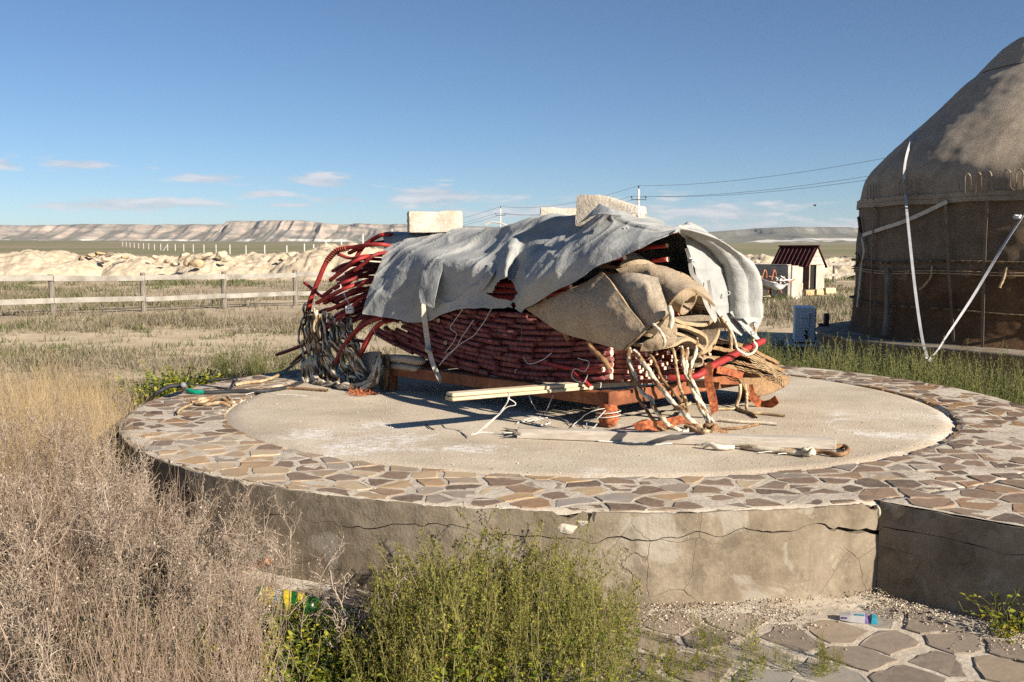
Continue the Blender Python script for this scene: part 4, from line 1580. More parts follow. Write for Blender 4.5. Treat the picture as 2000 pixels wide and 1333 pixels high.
for k, (px, py) in enumerate([(1303, 480), (1305, 507), (1220, 503)]):
    c = FA(px, py, -.08)
    pole([c, c + E1_3 * .25 - UP * .03, c + E1_3 * .6 - UP * .16 + E2_3 * .1], .017, ['upper', 'lower', 'leftmost'][k] + ' red pole end in the dark hollow under the tarpaulin', group='red poles under the tarpaulin')
pole([FA(1490, 666, -.20), FA(1440, 690, -.23), FA(1385, 718, -.26), FA(1340, 738, -.22), W(.3, .3, .28)], .024, 'bright red pole slanting out at right with a rope loop on it', group='loose red rods')
# core of poles carrying the tarpaulin
for k in range(16):
    b = .24 + (k % 8) * .12
    z = .70 + .14 * (k // 8)
    pole([W(-.02 + RNG.normal(0, .05), b, z), W(1.0, b + .02, z + .03), W(2.2, b, z + .01)], .03, 'red roof pole lying inside the covered stack', group='poles inside the stack')

# thread wrapping on the outermost pole
pth = spline(pb((640, 508, .08), (650, 497, .09), (660, 489, .10), (680, 484.5, .125)), .004)
n = len(pth)
tt_ = np.linspace(0, 22 * pi, 22 * 10)
s = np.linspace(0, n - 1, len(tt_))
base = np.stack([np.interp(s, np.arange(n), pth[:, k]) for k in range(3)], 1)
tg = unit(np.gradient(base, axis=0))
a_ = unit(np.cross(tg, np.array([0, 1., 0])))
b_ = np.cross(tg, a_)
wr = base + .0225 * (np.cos(tt_)[:, None] * a_ + np.sin(tt_)[:, None] * b_)
v, f = tubes(wr[None], .004, 5)
M_CORDR = pmat('red_brown_cord', [(.3, (.22, .05, .03)), (.7, (.42, .13, .07))], 40, .9, 3, 0)
tag(mobj('cord_wrapping', v, f, M_CORDR, smooth=True), 'brown-red cord wound around the bend of the outermost roof pole', 'cord')
# ================================================================== tarpaulin, blocks and felt
def nt_noise_color(nt, pos, sc):
    n = nt.nodes.new('ShaderNodeTexNoise')
    n.inputs['Scale'].default_value = sc
    n.inputs['Detail'].default_value = 3
    lnk(nt, pos, n.inputs['Vector'])
    return n.outputs['Color']


def canvas_mat():
    m, nt, bs = newmat('grey_canvas')
    g = nt.nodes.new('ShaderNodeNewGeometry')
    pos = g.outputs['Position']
    a = tex(nt, 'noise', 3.0, pos, 6, .62, .3)
    b = tex(nt, 'noise', 11, pos, 6, .7, .5)
    c = ramp(nt, a, [(.3, (.25, .258, .25)), (.5, (.325, .33, .315)), (.7, (.40, .398, .375))])
    c = mixc(nt, mth(nt, 'MULTIPLY', ramp(nt, b, [(.56, 0.), (.72, 1.)]), .30), c, (.50, .47, .41))
    c = mixc(nt, mth(nt, 'MULTIPLY', ramp(nt, tex(nt, 'noise', 1.3, pos, 5, .6, .5), [(.56, 0.), (.70, 1.)]), .35), c, (.30, .255, .20))
    lnk(nt, c, bs.inputs['Base Color'])
    bs.inputs['Roughness'].default_value = .8
    bs.inputs['Specular IOR Level'].default_value = .25
    f = tex(nt, 'noise', 9, pos, 3, .5, 1.6)
    f2 = tex(nt, 'noise', 300, pos, 2, .5)
    wv = mixc(nt, .25, pos, nt_noise_color(nt, pos, 6.0), 'ADD')
    cr = tex(nt, 'voronoi', 13, wv, feature='DISTANCE_TO_EDGE')
    crl = ramp(nt, cr, [(.0, 0.), (.10, 1.)])
    bumpn(nt, bs, mth(nt, 'ADD', mth(nt, 'ADD', f, mth(nt, 'MULTIPLY', f2, .006)), mth(nt, 'MULTIPLY', crl, .20)), .26, .022)
    return m


def felt_mat(name, stops, nap=(.5, .40, .28)):
    m, nt, bs = newmat(name)
    g = nt.nodes.new('ShaderNodeNewGeometry')
    pos = g.outputs['Position']
    a = tex(nt, 'noise', 5.0, pos, 7, .68, .4)
    f = tex(nt, 'noise', 55, pos, 5, .75, 1.0)
    c = ramp(nt, a, stops)
    c = mixc(nt, mth(nt, 'MULTIPLY', ramp(nt, f, [(.44, 0.), (.62, 1.)]), .75), c, nap)
    big = tex(nt, 'noise', 1.1, pos, 6, .65, .5)
    c = mixc(nt, mth(nt, 'MULTIPLY', ramp(nt, big, [(.50, 0.), (.66, 1.)]), .45), c, (stops[0][1][0] * .6, stops[0][1][1] * .55, stops[0][1][2] * .5))
    c = mixc(nt, mth(nt, 'MULTIPLY', ramp(nt, f, [(.30, 1.), (.44, 0.)]), .40), c, (stops[0][1][0] * .55, stops[0][1][1] * .55, stops[0][1][2] * .55))
    lnk(nt, c, bs.inputs['Base Color'])
    bs.inputs['Roughness'].default_value = 1.0
    bs.inputs['Specular IOR Level'].default_value = .05
    bs.inputs['Sheen Weight'].default_value = .12
    bumpn(nt, bs, mth(nt, 'ADD', f, a), .9, .010)
    return m


M_CANVAS = canvas_mat()
M_FELT = felt_mat('tan_felt', [(.3, (.30, .215, .13)), (.5, (.41, .31, .20)), (.7, (.50, .39, .265))], (.57, .46, .33))
M_FELT2 = felt_mat('grey_beige_felt', [(.3, (.36, .28, .19)), (.5, (.46, .37, .265)), (.7, (.54, .45, .335))], (.60, .51, .39))
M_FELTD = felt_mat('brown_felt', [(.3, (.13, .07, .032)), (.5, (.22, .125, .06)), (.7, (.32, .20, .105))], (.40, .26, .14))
M_FELTDE = pmat('brown_felt_edge', [(.3, (.19, .11, .05)), (.7, (.36, .23, .12))], 30, .95, 4, .5, .005, 90)
M_FELTE = pmat('felt_edge', [(.3, (.27, .185, .10)), (.7, (.44, .325, .20))], 30, .95, 4, .5, .005, 90)

# control columns: (pixel x, pixel y, b) from the ridge down to the hem.  The back half is added below.
COLS = [
    [(757, 456, .45), (751, 477, .28), (744, 503, .10), (733, 537, .0), (722, 575, -.08), (709, 615, -.16)],
    [(778, 453, .47), (771, 475, .30), (764, 500, .13), (755, 540, .01), (746, 578, -.08), (735, 618, -.15)],
    [(800, 453, .50), (795, 472, .30), (790, 492, .10), (782, 540, -.03), (775, 582, -.08), (768, 623, -.10)],
    [(830, 455, .50), (825, 474, .28), (818, 497, .05), (808, 545, -.02), (803, 588, -.03), (800, 630, -.05)],
    [(862, 455, .50), (856, 478, .25), (848, 503, .03), (836, 548, -.05), (832, 590, -.075), (838, 626, -.03)],
    [(895, 452, .50), (889, 480, .25), (880, 508, .02), (868, 552, -.015), (866, 585, -.02), (868, 613, -.035)],
    [(930, 449, .50), (923, 482, .24), (913, 513, .02), (905, 552, -.015), (903, 582, -.02), (905, 605, -.035)],
    [(960, 446, .50), (955, 483, .23), (946, 519, .01), (938, 556, -.02), (938, 584, -.03), (942, 603, -.04)],
    [(985, 442, .50), (984, 462, .33), (976, 500, .06), (962, 545, -.06), (968, 580, -.04), (975, 602, -.04)],
    [(1003, 438, .50), (1003, 456, .30), (998, 492, .04), (986, 535, -.09), (988, 575, -.05), (996, 601, -.05)],
    [(1030, 430, .50), (1026, 455, .30), (1014, 500, .12), (1003, 545, -.01), (1004, 580, -.04), (1010, 604, -.06)],
    [(1062, 425, .50), (1052, 455, .28), (1036, 498, .03), (1022, 540, -.12), (1015, 578, -.15), (1015, 612, -.12)],
    [(1100, 425, .48), (1086, 452, .26), (1062, 492, .0), (1043, 535, -.16), (1032, 570, -.18), (1026, 604, -.13)],
    [(1140, 424, .45), (1122, 448, .22), (1096, 485, -.03), (1073, 525, -.17), (1060, 555, -.19), (1050, 590, -.16)],
    [(1172, 418, .40), (1156, 440, .19), (1132, 472, -.03), (1108, 508, -.15), (1098, 532, -.17), (1085, 567, -.17)],
    [(1196, 415, .34), (1184, 436, .15), (1165, 464, -.03), (1146, 494, -.13), (1138, 515, -.15), (1127, 547, -.16)],
    [(1217, 422, .26), (1209, 440, .11), (1197, 461, -.03), (1184, 484, -.11), (1178, 500, -.13), (1170, 523, -.15)],
    [(1240, 436, .18), (1235, 448, .08), (1227, 463, -.01), (1219, 479, -.08), (1215, 490, -.11), (1209, 505, -.13)],
    [(1266, 446, .14), (1263, 453, .07), (1258, 463, .0), (1253, 473, -.05), (1250, 480, -.09), (1246, 490, -.11)],
    [(1292, 449, .14), (1290, 453, .09), (1287, 458, .03), (1284, 464, -.02), (1281, 468, -.05), (1277, 475, -.08)],
    [(1315, 446, .2), (1313, 448, .15), (1310, 450, .1), (1308, 453, .06), (1306, 455, .02), (1303, 459, -.03)],
    [(1333, 443, .30), (1331, 445, .24), (1329, 447, .18), (1327, 449, .12), (1325, 450.5, .08), (1322, 452, .03)],
]
colpts = []
for c in COLS:
    colpts.append([FB(px, py, b) for (px, py, b) in c])
# the end drape at right hangs over the plane a = -.2: silhouette side first, open edge last
ENDC = [
    [(1345, 443, -.10), (1343, 446, -.13), (1341, 449, -.16), (1338, 453, -.18), (1335, 456, -.19), (1330, 460, -.20)],
    [(1368, 452, -.10), (1362, 459, -.15), (1357, 467, -.18), (1351, 476, -.20), (1347, 483, -.21), (1341, 493, -.22)],
    [(1396, 470, -.10), (1388, 480, -.15), (1380, 492, -.19), (1370, 507, -.21), (1364, 517, -.22), (1354, 530, -.23)],
    [(1424, 496, -.10), (1415, 508, -.16), (1405, 522, -.21), (1392, 540, -.24), (1383, 552, -.24), (1371, 567, -.24)],
    [(1449, 530, -.10), (1440, 543, -.17), (1429, 556, -.23), (1415, 573, -.27), (1403, 584, -.26), (1391, 598, -.25)],
    [(1469, 562, -.10), (1461, 573, -.16), (1452, 582, -.20), (1437, 592, -.20), (1422, 602, -.24), (1408, 620, -.26)],
    [(1485, 590, -.10), (1478, 600, -.15), (1470, 608, -.18), (1455, 612, -.17), (1441, 620, -.22), (1428, 640, -.27)],
    [(1489, 612, -.10), (1484, 622, -.15), (1479, 632, -.20), (1470, 630, -.20), (1460, 636, -.23), (1450, 655, -.28)],
]
for c in ENDC:
    colpts.append([FA(px, py, a) for (px, py, a) in c])
full = []
NC = len(colpts)
for i, c in enumerate(colpts):
    ridge = c[0]
    if i < len(COLS):
        t = i / (len(COLS) - 1)
        b1 = ridge + E2_3 * .45 + UP * (.015 - .10 * t)
        b2 = ridge + E2_3 * .78 + UP * (-.20 - .08 * t)
        b3 = ridge + E2_3 * .86 + UP * (-.58)
    else:
        t = (i - len(COLS) + 1) / len(ENDC)
        b1 = ridge + E1_3 * .25 + UP * (.01 - .06 * t) + E2_3 * (.34 * (1 - t))
        b2 = ridge + E1_3 * .5 - UP * .14 + E2_3 * (.55 * (1 - t))
        b3 = ridge + E1_3 * .62 - UP * (.40 - .2 * t) + E2_3 * (.58 * (1 - t))
    full.append([b3, b2, b1] + c)
ctrl = np.array(full)
NU, NV = 440, 150
g = grid_surface(ctrl, NU, NV)
nn = grid_normals(g)
if (nn[:150, 60:] @ np.r_[-E2 * .7, .5]).mean() < 0:
    flip = -1
else:
    flip = 1
uu = np.linspace(0, 1, NU)[:, None]
vv = np.linspace(0, 1, NV)[None, :]
# soft folds and creases
q = np.stack([g @ E1_3, g @ E2_3, g[..., 2]], -1)
fold = .020 * fbm(q * np.array([3.0, 3.0, 1.6]), 2, 101)
s1 = (g @ E1_3) * 1.0 + g[..., 2] * .55
crease = (1 - np.abs(vnoise(np.stack([s1 * 4.5, g[..., 2] * 1.3, s1 * 0 + 2], -1), 102))) ** 7
crease2 = (1 - np.abs(vnoise(np.stack([s1 * 3.1 + g[..., 2] * 3, g[..., 2] * 4.2 - s1 * 1.5, s1 * 0 + 5], -1), 103))) ** 9
small = .0035 * fbm(q * np.array([7, 7, 6.]), 2, 104)
crump = np.abs(vnoise(q * np.array([2.2, 2.2, 1.7]) + .35 * fbm(q * 2, 2, 111)[..., None], 112)) * .042
crump = crump + np.abs(vnoise(q * np.array([6, 6, 4.5]) + 3.3, 113)) * .010 + np.abs(vnoise(q * np.array([15, 15, 12]) + 7.1, 114)) * .002
g = g + nn * flip * (fold * .7 + .014 * crease + .010 * crease2 + small * .4 - crump + .015)[..., None]
# scalloped, frayed hem
hem = (vv > .965) * 1.0
g[..., 2] += hem * .005 * vnoise(np.stack([uu * 70 + vv * 0, uu * 0 + vv * 0, uu * 0 + vv * 0], -1), 105)


def project(p):
    d = (p - CAM) @ R3
    return 1000 + FPX * d[..., 0] / -d[..., 2], 666.5 - FPX * d[..., 1] / -d[..., 2]


def inpoly(x, y, poly):
    r = np.zeros(x.shape, bool)
    n = len(poly)
    for i in range(n):
        x0, y0 = poly[i]
        x1, y1 = poly[(i + 1) % n]
        c = ((y0 > y) != (y1 > y)) & (x < (x1 - x0) * (y - y0) / (y1 - y0 + 1e-9) + x0)
        r ^= c
    return r


cen = (g[:-1, :-1] + g[1:, :-1] + g[1:, 1:] + g[:-1, 1:]) / 4
cx_, cy_ = project(cen)
front = np.broadcast_to(np.linspace(0, 1, NV - 1)[None, :] > .4, cx_.shape)
jx = cx_ + 2.0 * vnoise(np.stack([cx_ / 3, cy_ / 3, cx_ * 0], -1), 3)
tear = inpoly(jx, cy_, [(966, 560), (976, 548), (990, 541), (1003, 553), (1012, 572), (1006, 582), (1000, 588), (985, 585), (968, 583), (958, 577), (948, 574), (950, 572), (962, 572)]) & front
tear |= inpoly(jx, cy_, [(996, 595), (1004, 590), (1010, 599), (1005, 606)]) & front
# curled-up slit in the end drape, grommet holes
slit_ = inpoly(cx_, cy_, [(1418, 580), (1438, 577), (1452, 562), (1464, 555), (1470, 563), (1466, 580), (1459, 592), (1452, 600), (1446, 604), (1436, 594)]) & front
keep = ~(tear | slit_)
v, f = thick_sheet(g, .0045, keep)
tarp = thing('tarpaulin', 'creased grey canvas tarpaulin draped over the dismantled yurt, torn in the middle', 'tarpaulin', loc=W(1, .5, 1.2))


def under(o, root):
    o.parent = root
    o.matrix_parent_inverse = Matrix.Translation(-Vector(root.location))
    return o


canvas = under(mobj('canvas', v, f, M_CANVAS, smooth=True), tarp)


def sheet(pts, nu, nv, th, mat, wob=.006, seed=1, scale=6., name='flap'):
    gg = grid_surface(np.array(pts), nu, nv)
    n_ = grid_normals(gg)
    gg = gg + n_ * (wob * fbm(gg * scale + seed, 4, seed))[..., None]
    v, f = thick_sheet(gg, th)
    return mobj(name, v, f, mat, smooth=True)


# the turned-back corner over the large block, and loose torn tongues at the tear
flap = [[FB(1132, 437, .10), FB(1150, 425, .03), FB(1180, 420, -.02), FB(1215, 424, -.0)],
        [FB(1148, 428, .12), FB(1160, 412, .09), FB(1186, 410, .06), FB(1208, 417, .04)],
        [FB(1160, 415, .16), FB(1166, 405, .14), FB(1180, 404, .12), FB(1195, 411, .10)],
        [FB(1168, 400, .18), FB(1171, 398, .17), FB(1176, 400, .16), FB(1182, 404, .15)]]
under(sheet(flap, 26, 26, .005, M_CANVAS, .012, 5, 9, 'corner_flap'), tarp)
tong = [[FB(958, 512, .0), FB(972, 518, .0)], [FB(946, 534, -.05), FB(964, 538, -.07)], [FB(937, 553, -.07), FB(951, 557, -.07)], [FB(930, 566, -.06), FB(938, 571, -.07)]]
under(sheet(tong, 20, 8, .004, M_CANVAS, .012, 8, 12, 'torn_tongue'), tarp)
tong_unused = [[FB(1012, 548, -.05), FB(1024, 545, -.13)], [FB(1018, 575, -.14), FB(1026, 570, -.17)], [FB(1012, 598, -.16), FB(1022, 600, -.17)], [FB(1012, 616, -.14), FB(1018, 616, -.14)]]
tong = [[FB(833, 505, .0), FB(868, 508, .0)], [FB(824, 540, -.07), FB(860, 544, -.06)], [FB(818, 570, -.115), FB(852, 575, -.10)], [FB(822, 592, -.13), FB(846, 602, -.11)]]
under(sheet(tong, 22, 12, .004, M_CANVAS, .014, 18, 9, 'torn_tongue'), tarp)
# curled edge of the slit and the loose tail at right
tail = [[FA(1462, 556, -.14), FA(1470, 562, -.10)], [FA(1473, 580, -.13), FA(1489, 592, -.07)], [FA(1462, 600, -.16), FA(1491, 606, -.08)], [FA(1468, 622, -.15), FA(1486, 628, -.10)], [FA(1474, 641, -.14), FA(1479, 644, -.13)]]
under(sheet(tail, 26, 12, .005, M_CANVAS, .008, 10, 8, 'hanging_tail'), tarp)
strip = [[FA(1425, 610, -.27), FA(1436, 605, -.26)], [FA(1445, 632, -.29), FA(1456, 628, -.28)], [FA(1463, 652, -.31), FA(1472, 648, -.30)], [FA(1478, 664, -.31), FA(1484, 662, -.30)]]
under(sheet(strip, 20, 6, .005, M_CANVAS, .004, 11, 8, 'hanging_strip'), tarp)
M_EYE = pmat('steel_grommet', [(.3, (.35, .35, .36)), (.7, (.5, .5, .5))], 20, .35, 2, 0)
for (px, py, fn, k) in ((1196, 419, FB, .32), (1223, 446, FB, .06), (1466, 571, FA, -.15), (1471, 650, FA, -.31), (1422, 573, FA, -.30)):
    c = fn(px, py, k) + (CAM - fn(px, py, k)) * .004
    th = np.linspace(0, 2 * pi, 15)
    n_ = unit(CAM - c)
    a_ = unit(np.cross(n_, UP))
    b_ = np.cross(n_, a_)
    v, f = tubes((c + .012 * (np.cos(th)[:, None] * a_ + np.sin(th)[:, None] * b_))[None], .0035, 5)
    mobj('grommet', v, f, M_EYE, canvas, smooth=True)

# ------------------------------------------------------------------ shell limestone blocks holding the tarpaulin down
M_BLOCK = pmat('white_shell_limestone', [(.3, (.42, .36, .275)), (.5, (.55, .495, .41)), (.7, (.64, .60, .525))], 7, .95, 7, .85, .010, 52, fine=(55, .45, (.38, .31, .23)))


def stone_block(name, c, size, rz, label, seed, cut=None, tilt=(0, 0), mat=None, chip=.011):
    n = 12
    lin = np.linspace(-1, 1, n)
    vs, fs = [], []
    for ax in range(3):
        for s in (-1, 1):
            a, b = np.meshgrid(lin, lin, indexing='ij')
            p = np.zeros((n, n, 3))
            p[..., ax] = s
            p[..., (ax + 1) % 3] = a
            p[..., (ax + 2) % 3] = b
            idx = len(vs) * n * n + np.arange(n * n).reshape(n, n)
            q = np.stack([idx[:-1, :-1], idx[1:, :-1], idx[1:, 1:], idx[:-1, 1:]], -1).reshape(-1, 4)
            vs.append(p.reshape(-1, 3))
            fs.append(q if s > 0 else q[:, ::-1])
    v = np.concatenate(vs)
    rnd = np.sign(v) * np.abs(v)
    l = (np.abs(v) ** 22).sum(1, keepdims=True) ** (1 / 22)
    v = v / l
    v = v * np.asarray(size) / 2
    key = np.round(v, 5)
    d = unit(v) * (chip * fbm(key * 9 + seed * 5, 4, seed) + chip * .6 * fbm(key * 30 + seed, 3, seed + 1))[:, None]
    v = v + d
    if cut is not None:
        v = cut(v)
    R = Euler((tilt[0], tilt[1], rz)).to_matrix()
    v = v @ np.array(R).T
    o = mobj(name, v, np.concatenate(fs), mat or M_BLOCK, smooth=True)
    o.location = c
    return tag(o, label, 'block', 'limestone blocks') if label else o


rzb = math.atan2(E1[1], E1[0])
c1 = FB(849, 434, .53)
stone_block('limestone_block', c1, (.44, .20, .175), .16, 'white limestone block on the left end of the tarpaulin', 3, tilt=(0, -.02))
c2 = FB(1090, 424, .78)
stone_block('limestone_block', c2, (.275, .19, .13), -.05, 'smallest white limestone block, middle one on the tarpaulin', 5, tilt=(0, .05))
c3 = FB(1194, 414, .42)


def slope(v):
    v = v.copy()
    v[:, 2] += np.where(v[:, 2] > 0, -.055 * np.clip((v[:, 0] + .05) / .2, 0, 1.2), 0)
    return v


stone_block('limestone_block', c3, (.44, .24, .215), -.35, 'largest white limestone block under the turned-back tarpaulin corner', 9, cut=slope, tilt=(0, .03))

# ------------------------------------------------------------------ folded felts hanging out of the right front
felt = thing('folded_felt', 'thick tan felt cover folded and rolled, bulging out below the tarpaulin', 'felt', loc=W(-.1, .4, .6))


def felt_patch(pts, nu, nv, th, mat, name, wob=.010, seed=3, edge=True):
    gg = grid_surface(np.array(pts), nu, nv)
    n_ = grid_normals(gg)
    gg = gg + n_ * (wob * fbm(gg * 5 + seed, 3, seed) + .004 * fbm(gg * 26 + seed, 3, seed + 1) - .008 * np.clip(.16 - np.abs(vnoise(gg * np.array([3.1, 3.1, 2.2]) + seed, seed + 9)), 0, 1) / .16)[..., None]
    v, f = thick_sheet(gg, th)
    mi = np.zeros(len(f), int)
    mi[2 * (nu - 1) * (nv - 1):] = 1
    return under(mobj(name, v, f, [mat, M_FELTE], smooth=True, midx=mi), felt)


def f2(px, py, b):
    return FB(px, py, b)


# big front flap
felt_patch([[f2(1030, 604, -.02), f2(1090, 645, -.10), f2(1150, 665, -.16), f2(1216, 684, -.24)],
            [f2(1075, 585, -.06), f2(1115, 615, -.16), f2(1170, 640, -.23), f2(1228, 672, -.27)],
            [f2(1130, 560, -.08), f2(1155, 585, -.18), f2(1200, 615, -.26), f2(1244, 658, -.29)],
            [f2(1178, 533, -.08), f2(1200, 558, -.18), f2(1228, 600, -.25), f2(1264, 644, -.28)]], 60, 50, .018, M_FELT, 'front_flap', .010, 3)
# second, paler flap tucked behind it
felt_patch([[f2(1172, 540, .03), f2(1196, 572, -.09), f2(1222, 608, -.16), f2(1250, 654, -.19)],
            [f2(1235, 535, -.05), f2(1250, 560, -.17), f2(1270, 595, -.23), f2(1286, 628, -.25)],
            [f2(1285, 544, -.02), f2(1290, 560, -.12), f2(1300, 590, -.19), f2(1309, 612, -.21)]], 40, 40, .015, M_FELT2, 'pale_flap', .008, 5)
# the pocket the pale flap opens into
felt_patch([[f2(1263, 645, -.27), f2(1276, 655, -.24), f2(1258, 668, -.25), f2(1252, 684, -.24)],
            [f2(1288, 632, -.26), f2(1300, 648, -.20), f2(1290, 672, -.22), f2(1276, 684, -.22)],
            [f2(1309, 614, -.22), f2(1322, 640, -.16), f2(1318, 670, -.18), f2(1300, 680, -.2)]], 26, 40, .015, M_FELT, 'pocket_fold', .008, 6)
# roll with an open dark end: spiral section swept from front to back
def roll(px, py, a, rx, ry, length, turns, mat, name, axis, seed, th=.016, r_in=.45):
    c = FA(px, py, a)
    n_ = -unit(axis)
    x_ = unit(np.cross(UP, n_))
    y_ = np.cross(n_, x_)
    t = np.linspace(0, turns * 2 * pi, int(40 * turns))
    k = np.linspace(1, r_in, len(t))
    prof = np.stack([rx * k * np.cos(t + .6), ry * k * np.sin(t + .6)], 1)
    s = np.linspace(0, length, 14)
    gg = c + prof[:, None, 0:1] * x_ + prof[:, None, 1:2] * y_ + s[None, :, None] * unit(axis)
    gg = gg + unit(np.r_[0, 0, 1.]) * (.012 * fbm(gg * 5 + seed, 3, seed))[..., None]
    v, f = thick_sheet(gg, th)
    mi = np.zeros(len(f), int)
    mi[2 * (gg.shape[0] - 1) * (gg.shape[1] - 1):] = 1
    return under(mobj(name, v, f, [mat, M_FELTE], smooth=True, midx=mi), felt)


ax_in = unit(E1_3 * .95 + UP * .55 - E2_3 * .25)
roll(1346, 593, -.26, .118, .088, .50, 1.35, M_FELT, 'rolled_fold', ax_in, 3, r_in=.72)
# back of the roll rising to the tarpaulin
felt_patch([[f2(1204, 527, .0), f2(1250, 560, .02), f2(1300, 612, -.10)],
            [f2(1250, 519, .05), f2(1295, 545, .0), f2(1322, 580, -.13)],
            [f2(1300, 524, .12), f2(1335, 548, .06), f2(1350, 566, -.06)],
            [f2(1345, 545, .20), f2(1375, 570, .12), f2(1395, 600, .02)]], 44, 36, .016, M_FELT, 'roll_back', .012, 9)
# layered folds to the right and below: profiles on the end plane swept inwards
def swept(prof_px, a, length, mat, name, seed, th=.021, drop=.05):
    pr = spline([FA(px, py, a) for (px, py) in prof_px], .012)
    s = np.linspace(0, length, 10)
    ax_ = unit(E1_3 + UP * drop)
    gg = pr[:, None, :] + s[None, :, None] * ax_
    gg = gg + UP * (.010 * fbm(gg * 5 + seed, 3, seed))[..., None] + E1_3 * (.02 * fbm(gg * 4 + seed, 2, seed + 3))[..., None]
    v, f = thick_sheet(gg, th)
    mi = np.zeros(len(f), int)
    mi[2 * (gg.shape[0] - 1) * (gg.shape[1] - 1):] = 1
    return under(mobj(name, v, f, [mat, M_FELTE], smooth=True, midx=mi), felt)


swept([(1272, 632), (1300, 634), (1340, 640), (1372, 655), (1380, 672), (1374, 682), (1366, 676), (1345, 664), (1310, 676), (1290, 680)], -.30, .6, M_FELT2, 'lower_fold', 21)
swept([(1310, 622), (1345, 632), (1378, 634), (1400, 622), (1404, 640), (1396, 662), (1380, 684), (1370, 690)], -.27, .6, M_FELT, 'outer_fold', 22)
swept([(1296, 530), (1330, 536), (1366, 556), (1386, 585), (1398, 612), (1408, 640), (1402, 664), (1384, 690)], -.20, .6, M_FELT, 'outer_fold', 23)
swept([(1370, 566), (1392, 592), (1410, 612), (1424, 622), (1420, 634), (1404, 628)], -.24, .6, M_FELT, 'side_fold', 24)
swept([(1388, 596), (1412, 618), (1436, 622), (1452, 632), (1446, 642), (1424, 638), (1412, 632)], -.22, .6, M_FELT, 'side_fold', 25, th=.014)
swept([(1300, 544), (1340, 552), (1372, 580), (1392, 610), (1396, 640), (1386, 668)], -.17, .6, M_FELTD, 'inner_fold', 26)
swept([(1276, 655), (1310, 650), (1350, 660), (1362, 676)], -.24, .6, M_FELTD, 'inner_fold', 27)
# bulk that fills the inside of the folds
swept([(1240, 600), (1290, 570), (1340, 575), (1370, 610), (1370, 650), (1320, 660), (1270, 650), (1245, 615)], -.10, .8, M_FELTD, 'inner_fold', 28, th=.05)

# second felt: rolled mat lying under the left end of the lattice
c = FB(790, 705, -.03)
matroll = thing('rolled_felt_mat', 'folded beige felt mat under the left end of the lattice', 'felt', loc=c)
pr = []
for (px, py) in () and ((742, 692), (760, 686), (800, 690), (826, 700), (830, 711), (822, 716), (790, 710), (765, 708), (790, 714), (818, 720), (822, 726), (800, 728), (765, 722), (748, 716)):
    pr.append(FB(px, py, -.07))
for (x0, y0, x1, y1, r) in ((748, 700, 828, 706, .052), (752, 716, 824, 721, .048)):
    p = spline([FB(x0, y0, .02), FB((x0 + x1) / 2, (y0 + y1) / 2 - 2, .0), FB(x1 - 6, y1, .0), FB(x1, y1, .0), FB(x1 + 3, y1, .01)], .02)
    n_ = len(p)
    rad = r * np.clip((n_ - 1 - np.arange(n_)) / 3.5 + .08, 0, 1) ** .5
    rad = rad * (1 + .10 * fbm(p * 7, 2, 6))
    v, f = tubes(p[None], rad[None], 16, .62, caps=True, up=(0, 0, 1))
    o = mobj('felt_fold', v, f, M_FELT2, matroll, smooth=True)
    o.matrix_parent_inverse = Matrix.Translation(-Vector(matroll.location))
felt_l = [[FB(683, 702, .05), FB(690, 735, .02), FB(700, 752, .02)], [FB(715, 690, .0), FB(720, 725, -.06), FB(722, 755, -.03)], [FB(745, 688, .03), FB(750, 720, -.02), FB(752, 750, .03)]]
o = sheet(felt_l, 26, 26, .02, M_FELT2, .012, 15, 6, 'felt_lap')
o.parent = matroll
o.matrix_parent_inverse = Matrix.Translation(-Vector(matroll.location))

# brown felts heaped at the right end, layer on layer
BR = [('lowest brown felt of the heap at the right end, spilling over the frame', [[(1400, 735), (1460, 745), (1515, 768)], [(1440, 752), (1490, 770), (1538, 742)]]), ]
layers = [
    # (left end px,py) (mid) (right tip) thickness, a
    ([(1355, 706), (1430, 716), (1500, 738), (1540, 744)], .028, -.14, 'fourth'),
    ([(1362, 694), (1430, 704), (1500, 726), (1536, 738)], .026, -.16, 'third'),
    ([(1375, 678), (1440, 690), (1500, 708), (1530, 726)], .026, -.15, 'second'),
    ([(1395, 664), (1440, 672), (1490, 690), (1526, 712)], .024, -.12, 'top'),
]
for i, (ln, th, a, nm) in enumerate(layers):
    pr = spline([FA(px, py, a) for px, py in ln], .02)
    s = np.linspace(0, .55, 12)
    gg = pr[:, None, :] + s[None, :, None] * (E1_3 + UP * .08)
    gg = gg + UP * (.020 * fbm(gg * 5 + i * 3, 3, 31 + i))[..., None] + E1_3 * (.05 * fbm(gg * 3 + i, 2, 41 + i))[..., None]
    # rolled front edge
    v, f = thick_sheet(gg, th)
    mi = np.zeros(len(f), int)
    mi[2 * (gg.shape[0] - 1) * (gg.shape[1] - 1):] = 1
    o = mobj('brown_felt', v, f, [M_FELTD, M_FELTDE], smooth=True, midx=mi)
    tag(o, '%s layer of the brown felts heaped at the right end of the pile' % nm, 'felt', 'brown felts')
hang = [[FA(1440, 738, -.17), FA(1455, 765, -.19), FA(1462, 775, -.19)], [FA(1480, 738, -.18), FA(1490, 765, -.20), FA(1492, 772, -.19)], [FA(1525, 735, -.15), FA(1532, 752, -.18), FA(1515, 762, -.17)], [FA(1540, 738, -.12), FA(1541, 746, -.13), FA(1530, 755, -.13)]]
tag(sheet(hang, 30, 20, .018, M_FELTD, .014, 51, 7, 'brown_felt'), 'brown felt corner hanging down below the heaped layers at right', 'felt', 'brown felts')
